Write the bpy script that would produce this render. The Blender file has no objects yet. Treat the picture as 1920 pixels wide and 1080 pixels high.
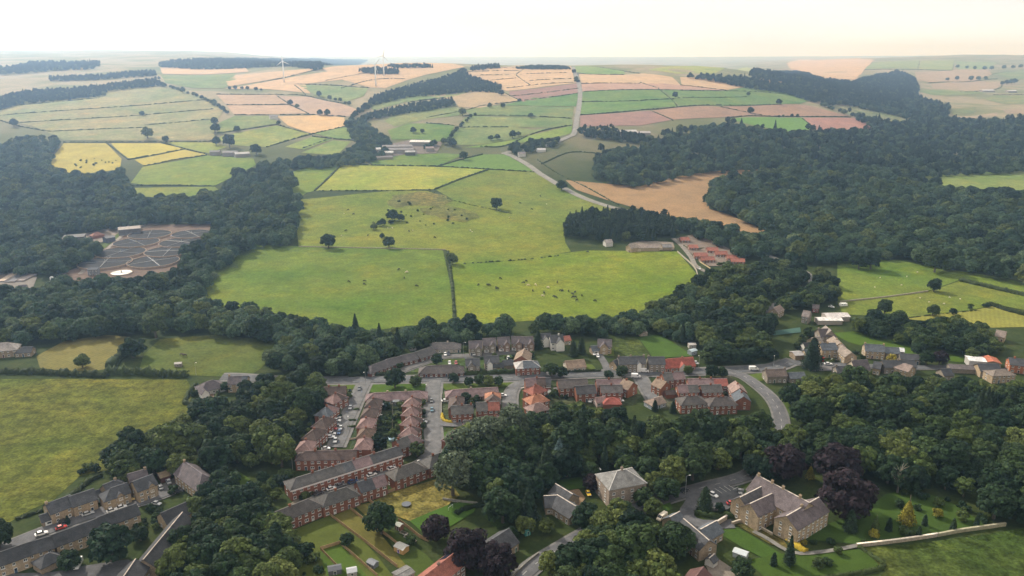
import bpy, bmesh, math, random
import numpy as np
from mathutils import Vector, Matrix, Quaternion
from mathutils.geometry import delaunay_2d_cdt

random.seed(7)
RNG = np.random.default_rng(11)
SC = bpy.context.scene
COL = SC.collection
R = math.radians

# ------------------------------------------------------------------ camera
CAM_H = 180.0
FOC = 1478.0            # focal length in photo pixels (1920 wide)
PITCH = R(16.8)
cd = bpy.data.cameras.new('camera')
cd.sensor_width = 36.0
cd.lens = 36.0 * FOC / 1920.0
cd.clip_start = 1.0
cd.clip_end = 60000.0
cam = bpy.data.objects.new('camera', cd)
cam.location = (0, 0, CAM_H)
cam.rotation_euler = (math.pi / 2 - PITCH, 0, 0)
COL.objects.link(cam)
SC.camera = cam

# ------------------------------------------------------------------ light
SUN_DIR = Vector((-0.560, 0.590, 0.582)).normalized()     # towards the sun
w = bpy.data.worlds.new('World')
SC.world = w
w.use_nodes = True
nt = w.node_tree
nt.nodes.clear()
out = nt.nodes.new('ShaderNodeOutputWorld')
bg = nt.nodes.new('ShaderNodeBackground')
bg.inputs['Strength'].default_value = 0.1
sky = nt.nodes.new('ShaderNodeTexSky')
sky.sky_type = 'NISHITA'
sky.sun_disc = False
sky.sun_elevation = math.asin(SUN_DIR.z)
sky.sun_rotation = math.atan2(SUN_DIR.x, SUN_DIR.y)
sky.air_density = 1.0
sky.dust_density = 4.0
tc = nt.nodes.new('ShaderNodeTexCoord')
mp = nt.nodes.new('ShaderNodeMapping')
mp.inputs['Scale'].default_value = (1.2, 1.2, 9.0)
nz = nt.nodes.new('ShaderNodeTexNoise')
nz.inputs['Scale'].default_value = 2.2
nz.inputs['Detail'].default_value = 5.0
cr = nt.nodes.new('ShaderNodeValToRGB')
cr.color_ramp.elements[0].position = 0.3
cr.color_ramp.elements[0].color = (0.84, 0.805, 0.775, 1)
cr.color_ramp.elements[1].position = 0.7
cr.color_ramp.elements[1].color = (1.0, 0.955, 0.885, 1)
sc_ = nt.nodes.new('ShaderNodeVectorMath')
sc_.operation = 'SCALE'
sc_.inputs['Scale'].default_value = 10.8
mx = nt.nodes.new('ShaderNodeMix')
mx.data_type = 'RGBA'
mx.inputs['Factor'].default_value = 0.93        # nearly closed overcast over the clear sky
L = nt.links
L.new(tc.outputs['Generated'], mp.inputs['Vector'])
L.new(mp.outputs['Vector'], nz.inputs['Vector'])
L.new(nz.outputs['Fac'], cr.inputs['Fac'])
L.new(cr.outputs['Color'], sc_.inputs[0])
L.new(sky.outputs['Color'], mx.inputs['A'])
L.new(sc_.outputs['Vector'], mx.inputs['B'])
L.new(mx.outputs['Result'], bg.inputs['Color'])
L.new(bg.outputs['Background'], out.inputs['Surface'])

sl = bpy.data.lights.new('sun', 'SUN')
sl.energy = 5.0
sl.angle = R(2.0)
sl.color = (1.0, 0.93, 0.82)
sun = bpy.data.objects.new('sun', sl)
sun.rotation_euler = SUN_DIR.to_track_quat('Z', 'Y').to_euler()
sun.location = SUN_DIR * 500 + Vector((0, 600, 300))
COL.objects.link(sun)

vs = SC.view_settings
vs.view_transform = 'Standard'
vs.look = 'None'
vs.exposure = 0.25
vs.gamma = 1.0
vs.use_curve_mapping = False
cy = SC.cycles
cy.use_denoising = True
cy.max_bounces = 5
cy.diffuse_bounces = 2
cy.glossy_bounces = 1
cy.transmission_bounces = 2
cy.volume_bounces = 1
cy.transparent_max_bounces = 4
cy.use_fast_gi = False
cy.sample_clamp_indirect = 4.0

HAZE_DENSITY = 1.75e-4
HAZE_COLOR = (0.42, 0.64, 1.0)
HAZE_G = 0.75

# ------------------------------------------------------------------ terrain
def _prof(pts, n=4001, ymax=20000.0, smooth=70.0):
    g = np.linspace(-1000, ymax, n)
    v = np.interp(g, [p[0] for p in pts], [p[1] for p in pts])
    k = max(1, int(smooth / (g[1] - g[0])))
    ker = np.ones(2 * k + 1) / (2 * k + 1)
    for _ in range(2):
        v = np.convolve(np.pad(v, (k, k), mode='edge'), ker, mode='valid')
    return g, v
PC = _prof([(0, 0), (560, 0), (740, 3), (853, 8), (1026, 22), (1170, 34), (1335, 57), (1535, 80), (1790, 110),
            (2080, 139), (2300, 143), (2700, 118), (3400, 80), (5000, 60), (20000, 70)])
PL = _prof([(0, 0), (560, 0), (740, 2), (853, 5), (1026, 16), (1200, 34), (1400, 58), (1600, 82), (1900, 112), (2500, 134),
            (3500, 152), (4800, 170), (6200, 179), (8000, 150), (11000, 110), (20000, 100)])
PR = _prof([(0, 0), (620, 0), (853, 3), (1200, 12), (1500, 22), (1900, 30), (2400, 42), (3100, 74), (4000, 112), (5000, 136),
            (6000, 146), (7500, 110), (10000, 90), (20000, 90)], smooth=140)

def sst(t):
    t = np.clip(t, 0, 1)
    return t * t * (3 - 2 * t)

def zt(x, y):
    x = np.asarray(x, dtype=float)
    y = np.asarray(y, dtype=float)
    u = x / np.maximum(y, 700.0)
    wr = sst((u - 0.16) / 0.42)
    wl = sst((-u - 0.12) / 0.30)
    z = (1 - wr - wl) * np.interp(y, *PC) + wr * np.interp(y, *PR) + wl * np.interp(y, *PL)
    a = sst((y - 560) / 900)
    z = z + a * (3.2 * np.sin(x / 173 + 0.6) * np.cos(y / 241 + 0.3) + 1.6 * np.sin(x / 71 + y / 97) + 1.0 * np.sin(y / 53 - x / 88 + 1.0))
    z = z + 0.5 * np.sin(x / 47 + 1.1) * np.sin(y / 59 + 0.4)
    return z

_T = np.geomspace(120, 16000, 700)
CP, SP = math.cos(PITCH), math.sin(PITCH)

def ray(px, py):
    a = (px - 960.0) / FOC
    b = -(py - 540.0) / FOC
    return np.array((a, CP + b * SP, -SP + b * CP))

def unproj(px, py, h=0.0):
    """The point of the terrain (raised by h) that the photo shows at (px, py)."""
    d = ray(px, py)
    X = _T * d[0]
    Y = _T * d[1]
    Z = CAM_H + _T * d[2]
    f = Z - (zt(X, Y) + h)
    k = np.nonzero(f < 0)[0]
    if len(k) == 0:
        t = _T[np.argmin(f)]
    else:
        k = k[0]
        if k == 0:
            t = _T[0]
        else:
            t0, t1 = _T[k - 1], _T[k]
            for _ in range(12):
                tm = 0.5 * (t0 + t1)
                if CAM_H + tm * d[2] - (float(zt(tm * d[0], tm * d[1])) + h) < 0:
                    t1 = tm
                else:
                    t0 = tm
            t = 0.5 * (t0 + t1)
    p = d * t
    return Vector((p[0], p[1], float(zt(p[0], p[1]))))

def gz(x, y):
    return float(zt(x, y))

# ------------------------------------------------------------------ object helpers
def tag(o, label=None, cat=None, group=None, kind=None):
    if label: o['label'] = label
    if cat: o['category'] = cat
    if group: o['group'] = group
    if kind: o['kind'] = kind
    return o

def mesh(name, verts, faces, mats=(), mids=None, smooth=False):
    me = bpy.data.meshes.new(name)
    me.from_pydata([tuple(map(float, v)) for v in verts], [], [tuple(map(int, f)) for f in faces])
    for m in mats:
        me.materials.append(m)
    if mids is not None:
        me.polygons.foreach_set('material_index', np.asarray(mids, dtype=np.int32))
    if smooth:
        me.polygons.foreach_set('use_smooth', np.ones(len(me.polygons), dtype=bool))
    me.update()
    return me

def obj(name, data, parent=None, loc=None, rz=None, scale=None, color=None):
    o = bpy.data.objects.new(name, data)
    COL.objects.link(o)
    if parent is not None: o.parent = parent
    if loc is not None: o.location = loc
    if rz is not None: o.rotation_euler = (0, 0, rz)
    if scale is not None: o.scale = scale if hasattr(scale, '__len__') else (scale,) * 3
    if color is not None: o.color = (*color[:3], 1.0)
    return o

def empty(name, loc, rz=0.0, scale=None):
    o = bpy.data.objects.new(name, None)
    o.empty_display_size = 0.5
    COL.objects.link(o)
    o.location = loc
    o.rotation_euler = (0, 0, rz)
    if scale is not None: o.scale = (scale,) * 3 if not hasattr(scale, '__len__') else scale
    return o

class MB:
    """Collects boxes, prisms and tubes into one mesh."""
    def __init__(self):
        self.v = []; self.f = []; self.m = []
    def add(self, vs_, fs, mi=0):
        n = len(self.v)
        self.v += [tuple(v) for v in vs_]
        self.f += [tuple(i + n for i in f) for f in fs]
        self.m += [mi] * len(fs)
    def box(self, x0, x1, y0, y1, z0, z1, mi=0):
        self.add([(x0, y0, z0), (x1, y0, z0), (x1, y1, z0), (x0, y1, z0), (x0, y0, z1), (x1, y0, z1), (x1, y1, z1), (x0, y1, z1)],
                 [(0, 3, 2, 1), (4, 5, 6, 7), (0, 1, 5, 4), (1, 2, 6, 5), (2, 3, 7, 6), (3, 0, 4, 7)], mi)
    def tube(self, p0, p1, r0, r1, n=8, mi=0, cap=True):
        p0, p1 = Vector(p0), Vector(p1)
        d = (p1 - p0).normalized()
        a = d.orthogonal().normalized(); b = d.cross(a)
        vs_ = []
        for p, r in ((p0, r0), (p1, r1)):
            for i in range(n):
                t = 2 * math.pi * i / n
                vs_.append(p + a * (r * math.cos(t)) + b * (r * math.sin(t)))
        fs = [(i, (i + 1) % n, n + (i + 1) % n, n + i) for i in range(n)]
        if cap:
            fs += [tuple(range(n - 1, -1, -1)), tuple(range(n, 2 * n))]
        self.add(vs_, fs, mi)
    def lathe(self, prof, n=16, mi=0, c=(0, 0, 0)):
        vs_ = []
        for r, z in prof:
            for i in range(n):
                t = 2 * math.pi * i / n
                vs_.append((c[0] + r * math.cos(t), c[1] + r * math.sin(t), c[2] + z))
        fs = []
        for k in range(len(prof) - 1):
            for i in range(n):
                fs.append((k * n + i, k * n + (i + 1) % n, (k + 1) * n + (i + 1) % n, (k + 1) * n + i))
        fs.append(tuple(range((len(prof) - 1) * n, len(prof) * n)))
        self.add(vs_, fs, mi)
    def mesh(self, name, mats=(), smooth=False):
        return mesh(name, self.v, self.f, mats, self.m, smooth)

# ------------------------------------------------------------------ materials
def newmat(name):
    m = bpy.data.materials.new(name)
    m.use_nodes = True
    nt = m.node_tree
    b = nt.nodes['Principled BSDF']
    return m, nt, b

def N(nt, typ, **kw):
    n = nt.nodes.new(typ)
    for k, v in kw.items():
        if k in n.inputs.keys():
            n.inputs[k].default_value = v
        else:
            setattr(n, k, v)
    return n

def noise(nt, scale, detail=4.0, coord='pos', rough=0.55, stretch=None):
    if coord == 'pos':
        g = nt.nodes.new('ShaderNodeNewGeometry').outputs['Position']
    else:
        g = nt.nodes.new('ShaderNodeTexCoord').outputs['Object']
    if stretch:
        mpn = nt.nodes.new('ShaderNodeMapping')
        mpn.inputs['Scale'].default_value = stretch
        nt.links.new(g, mpn.inputs['Vector'])
        g = mpn.outputs['Vector']
    n = nt.nodes.new('ShaderNodeTexNoise')
    n.inputs['Scale'].default_value = scale
    n.inputs['Detail'].default_value = detail
    n.inputs['Roughness'].default_value = rough
    nt.links.new(g, n.inputs['Vector'])
    return n.outputs['Fac']

def ramp(nt, fac, stops):
    r = nt.nodes.new('ShaderNodeValToRGB')
    e = r.color_ramp.elements
    while len(e) < len(stops):
        e.new(0.5)
    for i, (p, c) in enumerate(stops):
        e[i].position = p
        e[i].color = (*c[:3], 1) if len(c) >= 3 else (c[0],) * 3 + (1,)
    nt.links.new(fac, r.inputs['Fac'])
    return r.outputs['Color']

def mul(nt, a, b, typ='MULTIPLY', fac=1.0):
    m = nt.nodes.new('ShaderNodeMix')
    m.data_type = 'RGBA'
    m.blend_type = typ
    m.inputs['Factor'].default_value = fac
    for s, i in ((a, 'A'), (b, 'B')):
        if isinstance(s, tuple):
            m.inputs[i].default_value = (*s[:3], 1)
        else:
            nt.links.new(s, m.inputs[i])
    return m.outputs['Result']

def objcol(nt):
    return nt.nodes.new('ShaderNodeObjectInfo').outputs['Color']

def G(v):
    return (v, v, v)

def simple(name, c, rough=0.7, metal=0.0, var=0.0, scale=1.5, spec=0.3):
    m, nt, b = newmat(name)
    b.inputs['Roughness'].default_value = rough
    b.inputs['Metallic'].default_value = metal
    b.inputs['Specular IOR Level'].default_value = spec
    if var:
        col = mul(nt, c, ramp(nt, noise(nt, scale, 5), [(0.3, G(1 - var)), (0.7, G(1 + var))]))
        nt.links.new(col, b.inputs['Base Color'])
    else:
        b.inputs['Base Color'].default_value = (*c, 1)
    return m

def tinted(name, rough=0.8, spots=((0.8, 0.35), (0.12, 0.25)), spec=0.2, extra=None, bump=None):
    """Takes its base colour from the object and breaks it up with noise of several sizes."""
    m, nt, b = newmat(name)
    b.inputs['Roughness'].default_value = rough
    b.inputs['Specular IOR Level'].default_value = spec
    col = objcol(nt)
    for sc, amt in spots:
        col = mul(nt, col, ramp(nt, noise(nt, sc, 5), [(0.28, G(1 - amt)), (0.72, G(1 + amt))]))
    if extra:
        col = extra(nt, col)
    nt.links.new(col, b.inputs['Base Color'])
    if bump:
        bn = nt.nodes.new('ShaderNodeBump')
        bn.inputs['Strength'].default_value = bump[1]
        bn.inputs['Distance'].default_value = bump[2]
        nt.links.new(noise(nt, bump[0], 4), bn.inputs['Height'])
        nt.links.new(bn.outputs['Normal'], b.inputs['Normal'])
    return m

def _grass_extra(nt, col):
    # drier, yellower tufts and a little clover green, in patches
    dry = ramp(nt, noise(nt, 0.03, 6, rough=0.65), [(0.40, (0.92, 0.98, 0.95)), (0.55, (1.0, 1.0, 1.0)), (0.72, (1.32, 1.10, 0.85))])
    col = mul(nt, col, dry)
    wet = ramp(nt, noise(nt, 0.013, 4), [(0.32, (0.66, 0.86, 0.75)), (0.52, (0.95, 1.0, 1.0)), (0.68, (1.12, 1.06, 1.0))])
    return mul(nt, col, wet)

def _stripe_extra(nt, col):
    g = nt.nodes.new('ShaderNodeNewGeometry').outputs['Position']
    oi = nt.nodes.new('ShaderNodeObjectInfo').outputs['Random']
    mr = nt.nodes.new('ShaderNodeVectorRotate')
    mr.rotation_type = 'Z_AXIS'
    ml = nt.nodes.new('ShaderNodeMath'); ml.operation = 'MULTIPLY_ADD'
    ml.inputs[1].default_value = 1.2; ml.inputs[2].default_value = -0.2
    nt.links.new(oi, ml.inputs[0])
    nt.links.new(ml.outputs[0], mr.inputs['Angle'])
    nt.links.new(g, mr.inputs['Vector'])
    wv = nt.nodes.new('ShaderNodeTexWave')
    wv.bands_direction = 'X'
    wv.inputs['Scale'].default_value = 0.11
    wv.inputs['Distortion'].default_value = 0.5
    wv.inputs['Detail'].default_value = 2
    nt.links.new(mr.outputs['Vector'], wv.inputs['Vector'])
    col = mul(nt, col, ramp(nt, wv.outputs['Fac'], [(0.1, G(0.93)), (0.9, G(1.06))]))
    return mul(nt, col, ramp(nt, noise(nt, 0.02, 5), [(0.3, (0.86, 0.9, 0.95)), (0.7, (1.1, 1.05, 1.0))]))

M = {}
M['grass'] = tinted('pasture_grass', 0.95, ((0.6, 0.32), (0.14, 0.2), (0.04, 0.15)), 0.05, _grass_extra, (0.6, 0.5, 0.6))
M['rough'] = tinted('rough_grass', 0.95, ((0.9, 0.5), (0.2, 0.5), (0.06, 0.3)), 0.05, _grass_extra, (0.35, 0.8, 1.2))
M['lawn'] = tinted('mown_lawn', 0.95, ((1.5, 0.18), (0.15, 0.16)), 0.05)
M['crop'] = tinted('crop_stubble', 0.95, ((0.4, 0.16), (0.05, 0.14)), 0.05, _stripe_extra)
M['asphalt'] = tinted('asphalt', 0.9, ((1.6, 0.2), (0.3, 0.28), (0.08, 0.15)), 0.2)
M['paving'] = tinted('paving', 0.9, ((2.0, 0.2), (0.3, 0.2)), 0.2)
M['paint'] = simple('white_line_paint', (0.42, 0.42, 0.40), 0.7, var=0.12, scale=3)
M['brick'] = tinted('brick_wall', 0.9, ((3.0, 0.25), (0.5, 0.16)), 0.15)
M['stone'] = tinted('stone_wall', 0.9, ((2.2, 0.32), (0.6, 0.2)), 0.15)
M['roof'] = tinted('roof_tiles', 0.85, ((2.6, 0.34), (0.55, 0.3), (0.12, 0.14)), 0.2)
M['wood'] = tinted('weathered_wood', 0.85, ((2.5, 0.25), (0.4, 0.15)), 0.15)
M['plain'] = tinted('painted_surface', 0.6, ((1.2, 0.1),), 0.3)
M['white'] = simple('white_frame_paint', (0.72, 0.72, 0.7), 0.5, var=0.06)
M['glass'] = simple('window_glass', (0.02, 0.024, 0.028), 0.08, spec=0.6)
M['tyre'] = simple('tyre_rubber', (0.015, 0.015, 0.016), 0.8)
M['bark'] = simple('tree_bark', (0.10, 0.085, 0.07), 0.9, var=0.3, scale=3)
M['metal'] = simple('galvanised_steel', (0.35, 0.36, 0.37), 0.5, 0.4, var=0.1)
M['soil'] = tinted('bare_soil', 0.95, ((1.5, 0.25), (0.2, 0.25)), 0.05)
m, nt2, b = newmat('car_paint')
b.inputs['Roughness'].default_value = 0.25
b.inputs['Coat Weight'].default_value = 0.5
nt2.links.new(objcol(nt2), b.inputs['Base Color'])
M['car'] = m

def foliage(name, stops, leaf=0.55, big=0.35):
    m, nt, b = newmat(name)
    b.inputs['Roughness'].default_value = 0.75
    b.inputs['Specular IOR Level'].default_value = 0.12
    rnd = nt.nodes.new('ShaderNodeObjectInfo').outputs['Random']
    col = ramp(nt, rnd, stops)
    isl = nt.nodes.new('ShaderNodeNewGeometry').outputs['Random Per Island']
    col = mul(nt, col, ramp(nt, isl, [(0.0, G(1 - leaf)), (1.0, G(1 + leaf))]))
    col = mul(nt, col, ramp(nt, noise(nt, 0.35, 3), [(0.3, G(1 - big)), (0.7, G(1 + big))]))
    nt.links.new(col, b.inputs['Base Color'])
    tr = nt.nodes.new('ShaderNodeBsdfTranslucent')
    nt.links.new(mul(nt, col, (1.0, 1.25, 0.6)), tr.inputs['Color'])
    ms = nt.nodes.new('ShaderNodeMixShader')
    ms.inputs[0].default_value = 0.1
    nt.links.new(b.outputs[0], ms.inputs[1])
    nt.links.new(tr.outputs[0], ms.inputs[2])
    nt.links.new(ms.outputs[0], nt.nodes['Material Output'].inputs['Surface'])
    return m

M['leaf'] = foliage('broadleaf_foliage', [(0.0, (0.007, 0.019, 0.010)), (0.2, (0.020, 0.039, 0.015)), (0.38, (0.010, 0.026, 0.014)), (0.55, (0.036, 0.060, 0.019)), (0.68, (0.014, 0.032, 0.017)), (0.84, (0.056, 0.080, 0.023)), (1.0, (0.088, 0.108, 0.030))])  # tone darkened to stand in for cloud shade over the foreground
M['leaf_sunlit'] = foliage('sunlit_wood_foliage', [(0.0, (0.018, 0.042, 0.028)), (0.25, (0.045, 0.078, 0.038)), (0.45, (0.026, 0.055, 0.034)), (0.65, (0.062, 0.095, 0.042)), (0.85, (0.034, 0.066, 0.038)), (1.0, (0.088, 0.115, 0.048))])  # brighter, bluer copy of the broadleaf tone: sunlight put into the colour
M['leaf_light'] = foliage('light_foliage', [(0.0, (0.044, 0.070, 0.019)), (0.5, (0.062, 0.085, 0.021)), (1.0, (0.040, 0.062, 0.023))])
M['leaf_grey'] = foliage('willow_foliage', [(0.0, (0.055, 0.078, 0.046)), (1.0, (0.075, 0.095, 0.058))])
M['needle'] = foliage('conifer_needles', [(0.0, (0.013, 0.027, 0.017)), (0.5, (0.019, 0.036, 0.02)), (1.0, (0.026, 0.043, 0.021))])
M['copper'] = foliage('copper_beech_leaves', [(0.0, (0.014, 0.009, 0.013)), (1.0, (0.020, 0.013, 0.017))])
M['blue'] = foliage('blue_spruce_needles', [(0.0, (0.07, 0.115, 0.12)), (1.0, (0.08, 0.125, 0.13))])
M['gold'] = foliage('golden_foliage', [(0.0, (0.15, 0.14, 0.02)), (1.0, (0.22, 0.18, 0.03))])
M['hedge'] = foliage('hedge_leaves', [(0.0, (0.022, 0.036, 0.013)), (1.0, (0.038, 0.053, 0.017))], 0.4, 0.3)
# ------------------------------------------------------------------ ground sheet
def axis(stops):
    a = [stops[0][0]]
    for (x0, s0), (x1, s1) in zip(stops[:-1], stops[1:]):
        x = a[-1]
        while x < x1 - 1e-6:
            t = (x - x0) / (x1 - x0)
            x = min(x + s0 + (s1 - s0) * t, x1)
            a.append(x)
    return np.array(a)
gy = axis([(-400, 60), (100, 12), (700, 10), (1400, 16), (3000, 30), (6000, 130), (14000, 600)])
half = axis([(0, 10), (500, 12), (1500, 28), (4000, 110), (12000, 700)])
gx = np.concatenate([-half[::-1][:-1], half])
XX, YY = np.meshgrid(gx, gy)
ZZ = zt(XX, YY)
nv, nu = XX.shape
vv = np.stack([XX, YY, ZZ], -1).reshape(-1, 3)
ii = np.arange(nv * nu).reshape(nv, nu)
ff = np.stack([ii[:-1, :-1], ii[:-1, 1:], ii[1:, 1:], ii[1:, :-1]], -1).reshape(-1, 4)
me = bpy.data.meshes.new('ground')
me.vertices.add(len(vv)); me.vertices.foreach_set('co', vv.ravel())
me.loops.add(ff.size); me.loops.foreach_set('vertex_index', ff.ravel().astype(np.int32))
me.polygons.add(len(ff)); me.polygons.foreach_set('loop_start', np.arange(0, ff.size, 4, dtype=np.int32))
me.update(calc_edges=True)
me.polygons.foreach_set('use_smooth', np.ones(len(ff), dtype=bool))
m, nt, b = newmat('ground_cover')
b.inputs['Roughness'].default_value = 0.95
b.inputs['Specular IOR Level'].default_value = 0.05
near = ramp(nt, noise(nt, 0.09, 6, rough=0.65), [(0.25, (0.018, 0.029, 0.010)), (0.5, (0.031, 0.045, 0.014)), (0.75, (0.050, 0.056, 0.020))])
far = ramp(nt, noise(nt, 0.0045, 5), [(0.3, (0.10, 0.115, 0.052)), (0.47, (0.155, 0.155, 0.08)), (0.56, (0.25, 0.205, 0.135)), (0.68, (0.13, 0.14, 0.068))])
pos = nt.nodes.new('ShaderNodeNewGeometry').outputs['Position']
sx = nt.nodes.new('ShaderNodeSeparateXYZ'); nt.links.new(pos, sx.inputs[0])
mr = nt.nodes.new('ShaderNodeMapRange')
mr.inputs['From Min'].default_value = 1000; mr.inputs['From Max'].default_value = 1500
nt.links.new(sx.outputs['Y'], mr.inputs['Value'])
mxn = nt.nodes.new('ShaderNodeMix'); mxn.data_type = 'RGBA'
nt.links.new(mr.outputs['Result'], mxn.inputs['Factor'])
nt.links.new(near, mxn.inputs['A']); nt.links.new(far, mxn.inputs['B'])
col = mul(nt, mxn.outputs['Result'], ramp(nt, noise(nt, 0.7, 4), [(0.3, G(0.75)), (0.7, G(1.25))]))
nt.links.new(col, b.inputs['Base Color'])
me.materials.append(m)
ground = obj('ground', me)
tag(ground, 'rolling farmland ground under the village, woods and fields', None, None, 'structure')

# ------------------------------------------------------------------ draped sheets
_sheet_n = [0]
def lift(y):
    return 0.10 + max(0.0, y - 400) * 3.2e-4

def densify(P, closed=True, step=None):
    out_ = []
    n = len(P)
    for i in range(n if closed else n - 1):
        a, b_ = P[i], P[(i + 1) % n]
        d = math.hypot(b_[0] - a[0], b_[1] - a[1])
        s = step or max(6.0, 0.012 * max(a[1], 300))
        k = max(1, int(d / s))
        for j in range(k):
            t = j / k
            out_.append((a[0] + (b_[0] - a[0]) * t, a[1] + (b_[1] - a[1]) * t))
    if not closed:
        out_.append(tuple(P[-1][:2]))
    return out_

def inside(poly, x, y):
    x = np.asarray(x); y = np.asarray(y)
    c = np.zeros(x.shape, dtype=bool)
    n = len(poly)
    for i in range(n):
        x0, y0 = poly[i][0], poly[i][1]
        x1, y1 = poly[(i + 1) % n][0], poly[(i + 1) % n][1]
        cond = ((y0 > y) != (y1 > y))
        with np.errstate(divide='ignore', invalid='ignore'):
            xi = (x1 - x0) * (y - y0) / (y1 - y0 + 1e-12) + x0
        c ^= cond & (x < xi)
    return c

def drape(name, P, mat, color, extra=0.0, wob=0.0):
    """A sheet of ground cover over the plan polygon P, lying just above the terrain."""
    _sheet_n[0] += 1
    B = densify(P)
    if wob:
        B = [(x + random.uniform(-wob, wob), y + random.uniform(-wob, wob)) for x, y in B]
    xs = [p[0] for p in B]; ys = [p[1] for p in B]
    ext = max(max(xs) - min(xs), max(ys) - min(ys))
    s = max(8.0, 0.014 * (sum(ys) / len(ys)), ext / 40)
    gx_, gy_ = np.meshgrid(np.arange(min(xs) + s / 2, max(xs), s), np.arange(min(ys) + s / 2, max(ys), s))
    gx_ = gx_.ravel(); gy_ = gy_.ravel()
    k = inside(B, gx_, gy_) if len(gx_) else np.zeros(0, bool)
    gx_, gy_ = gx_[k], gy_[k]
    vs_ = [Vector(p) for p in B] + [Vector((a, b_)) for a, b_ in zip(gx_, gy_)]
    ed = [(i, (i + 1) % len(B)) for i in range(len(B))]
    r = delaunay_2d_cdt(vs_, ed, [], 1, 1e-4)
    V2, F = r[0], r[2]
    e = extra + 0.006 * (_sheet_n[0] % 40)
    arr = np.array([(v.x, v.y) for v in V2])
    zz = zt(arr[:, 0], arr[:, 1]) + 0.10 + np.maximum(0, arr[:, 1] - 400) * 3.2e-4 + e
    me = mesh(name, np.column_stack([arr, zz]), F, [mat], smooth=True)
    o = obj(name, me, color=color)
    return o

def pxpoly(pts, h=0.0):
    return [unproj(a, b_, h)[:2] for a, b_ in pts]

def smooth_line(P, step=4.0):
    """Catmull-Rom through plan points, resampled."""
    P = [np.array(p[:2], dtype=float) for p in P]
    if len(P) == 2:
        pts = P
    else:
        Q = [2 * P[0] - P[1]] + P + [2 * P[-1] - P[-2]]
        pts = []
        for i in range(1, len(Q) - 2):
            p0, p1, p2, p3 = Q[i - 1:i + 3]
            k = max(2, int(np.linalg.norm(p2 - p1) / step))
            for j in range(k):
                t = j / k
                pts.append(0.5 * ((2 * p1) + (-p0 + p2) * t + (2 * p0 - 5 * p1 + 4 * p2 - p3) * t * t + (-p0 + 3 * p1 - 3 * p2 + p3) * t ** 3))
        pts.append(P[-1])
    d = np.concatenate([[0], np.cumsum([np.linalg.norm(pts[i + 1] - pts[i]) for i in range(len(pts) - 1)])])
    n = max(2, int(d[-1] / step) + 1)
    s = np.linspace(0, d[-1], n)
    A = np.array(pts)
    return np.column_stack([np.interp(s, d, A[:, 0]), np.interp(s, d, A[:, 1])])

def normals2(C):
    t = np.gradient(C, axis=0)
    t /= np.linalg.norm(t, axis=1)[:, None] + 1e-9
    return np.column_stack([-t[:, 1], t[:, 0]])

_ribbon_n = [0]
ROADS = []      # (centreline, half width): where no tree or hedge may stand
def ribbon_mesh(name, C, w0, w1, z_extra, mat):
    nrm = normals2(C)
    k = 3 if abs(w1 - w0) > 3 else 2
    rows = []
    for f in np.linspace(0, 1, k):
        q = C + nrm * (w0 + (w1 - w0) * f)
        z = zt(q[:, 0], q[:, 1]) + 0.10 + np.maximum(0, q[:, 1] - 400) * 3.2e-4 + z_extra
        rows.append(np.column_stack([q, z]))
    V = np.concatenate(rows)
    n = len(C)
    F = []
    for r_ in range(k - 1):
        for i in range(n - 1):
            F.append((r_ * n + i, r_ * n + i + 1, (r_ + 1) * n + i + 1, (r_ + 1) * n + i))
    if w1 > w0:
        F = [f[::-1] for f in F]
    return mesh(name, V, F, [mat], smooth=True)

def road(name, pts, w_, label, color=(0.10, 0.105, 0.11), pave=0.0, dash=False, mat='asphalt', world=False):
    color = tuple(v * 0.58 for v in color)
    P = pts if world else [unproj(a, b_) for a, b_ in pts]
    C = smooth_line(P, 4.0 if P[0][1] < 900 else 12.0)
    _ribbon_n[0] += 1
    e = 0.36 + 0.006 * _ribbon_n[0]
    o = obj(name, ribbon_mesh(name, C, -w_ / 2, w_ / 2, e, M[mat]), color=color)
    tag(o, label, None, None, 'structure')
    ROADS.append((C, w_ / 2 + pave))
    if pave:
        for s in (-1, 1):
            me = ribbon_mesh('pavement', C, s * (w_ / 2 + (pave if s < 0 else 0.0)), s * (w_ / 2 + (0.0 if s < 0 else pave)), e - 0.2, M['paving'])
            q = obj('pavement', me, o, color=(0.13, 0.128, 0.125))
    if dash:
        mb = MB()
        nrm = normals2(C)
        for i in range(1, len(C) - 1, 2):
            a, b2 = C[i], C[i] + (C[i + 1] - C[i]) * 0.75
            nn = nrm[i] * 0.08
            q = [a - nn, b2 - nn, b2 + nn, a + nn]
            mb.add([(p[0], p[1], gz(p[0], p[1]) + lift(p[1]) + e + 0.03) for p in q], [(0, 1, 2, 3)])
        mk = obj('lane_marking', mb.mesh('lane_marking', [M['paint']]), o)
        mk['kind'] = 'stuff'
    return o, C

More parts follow.
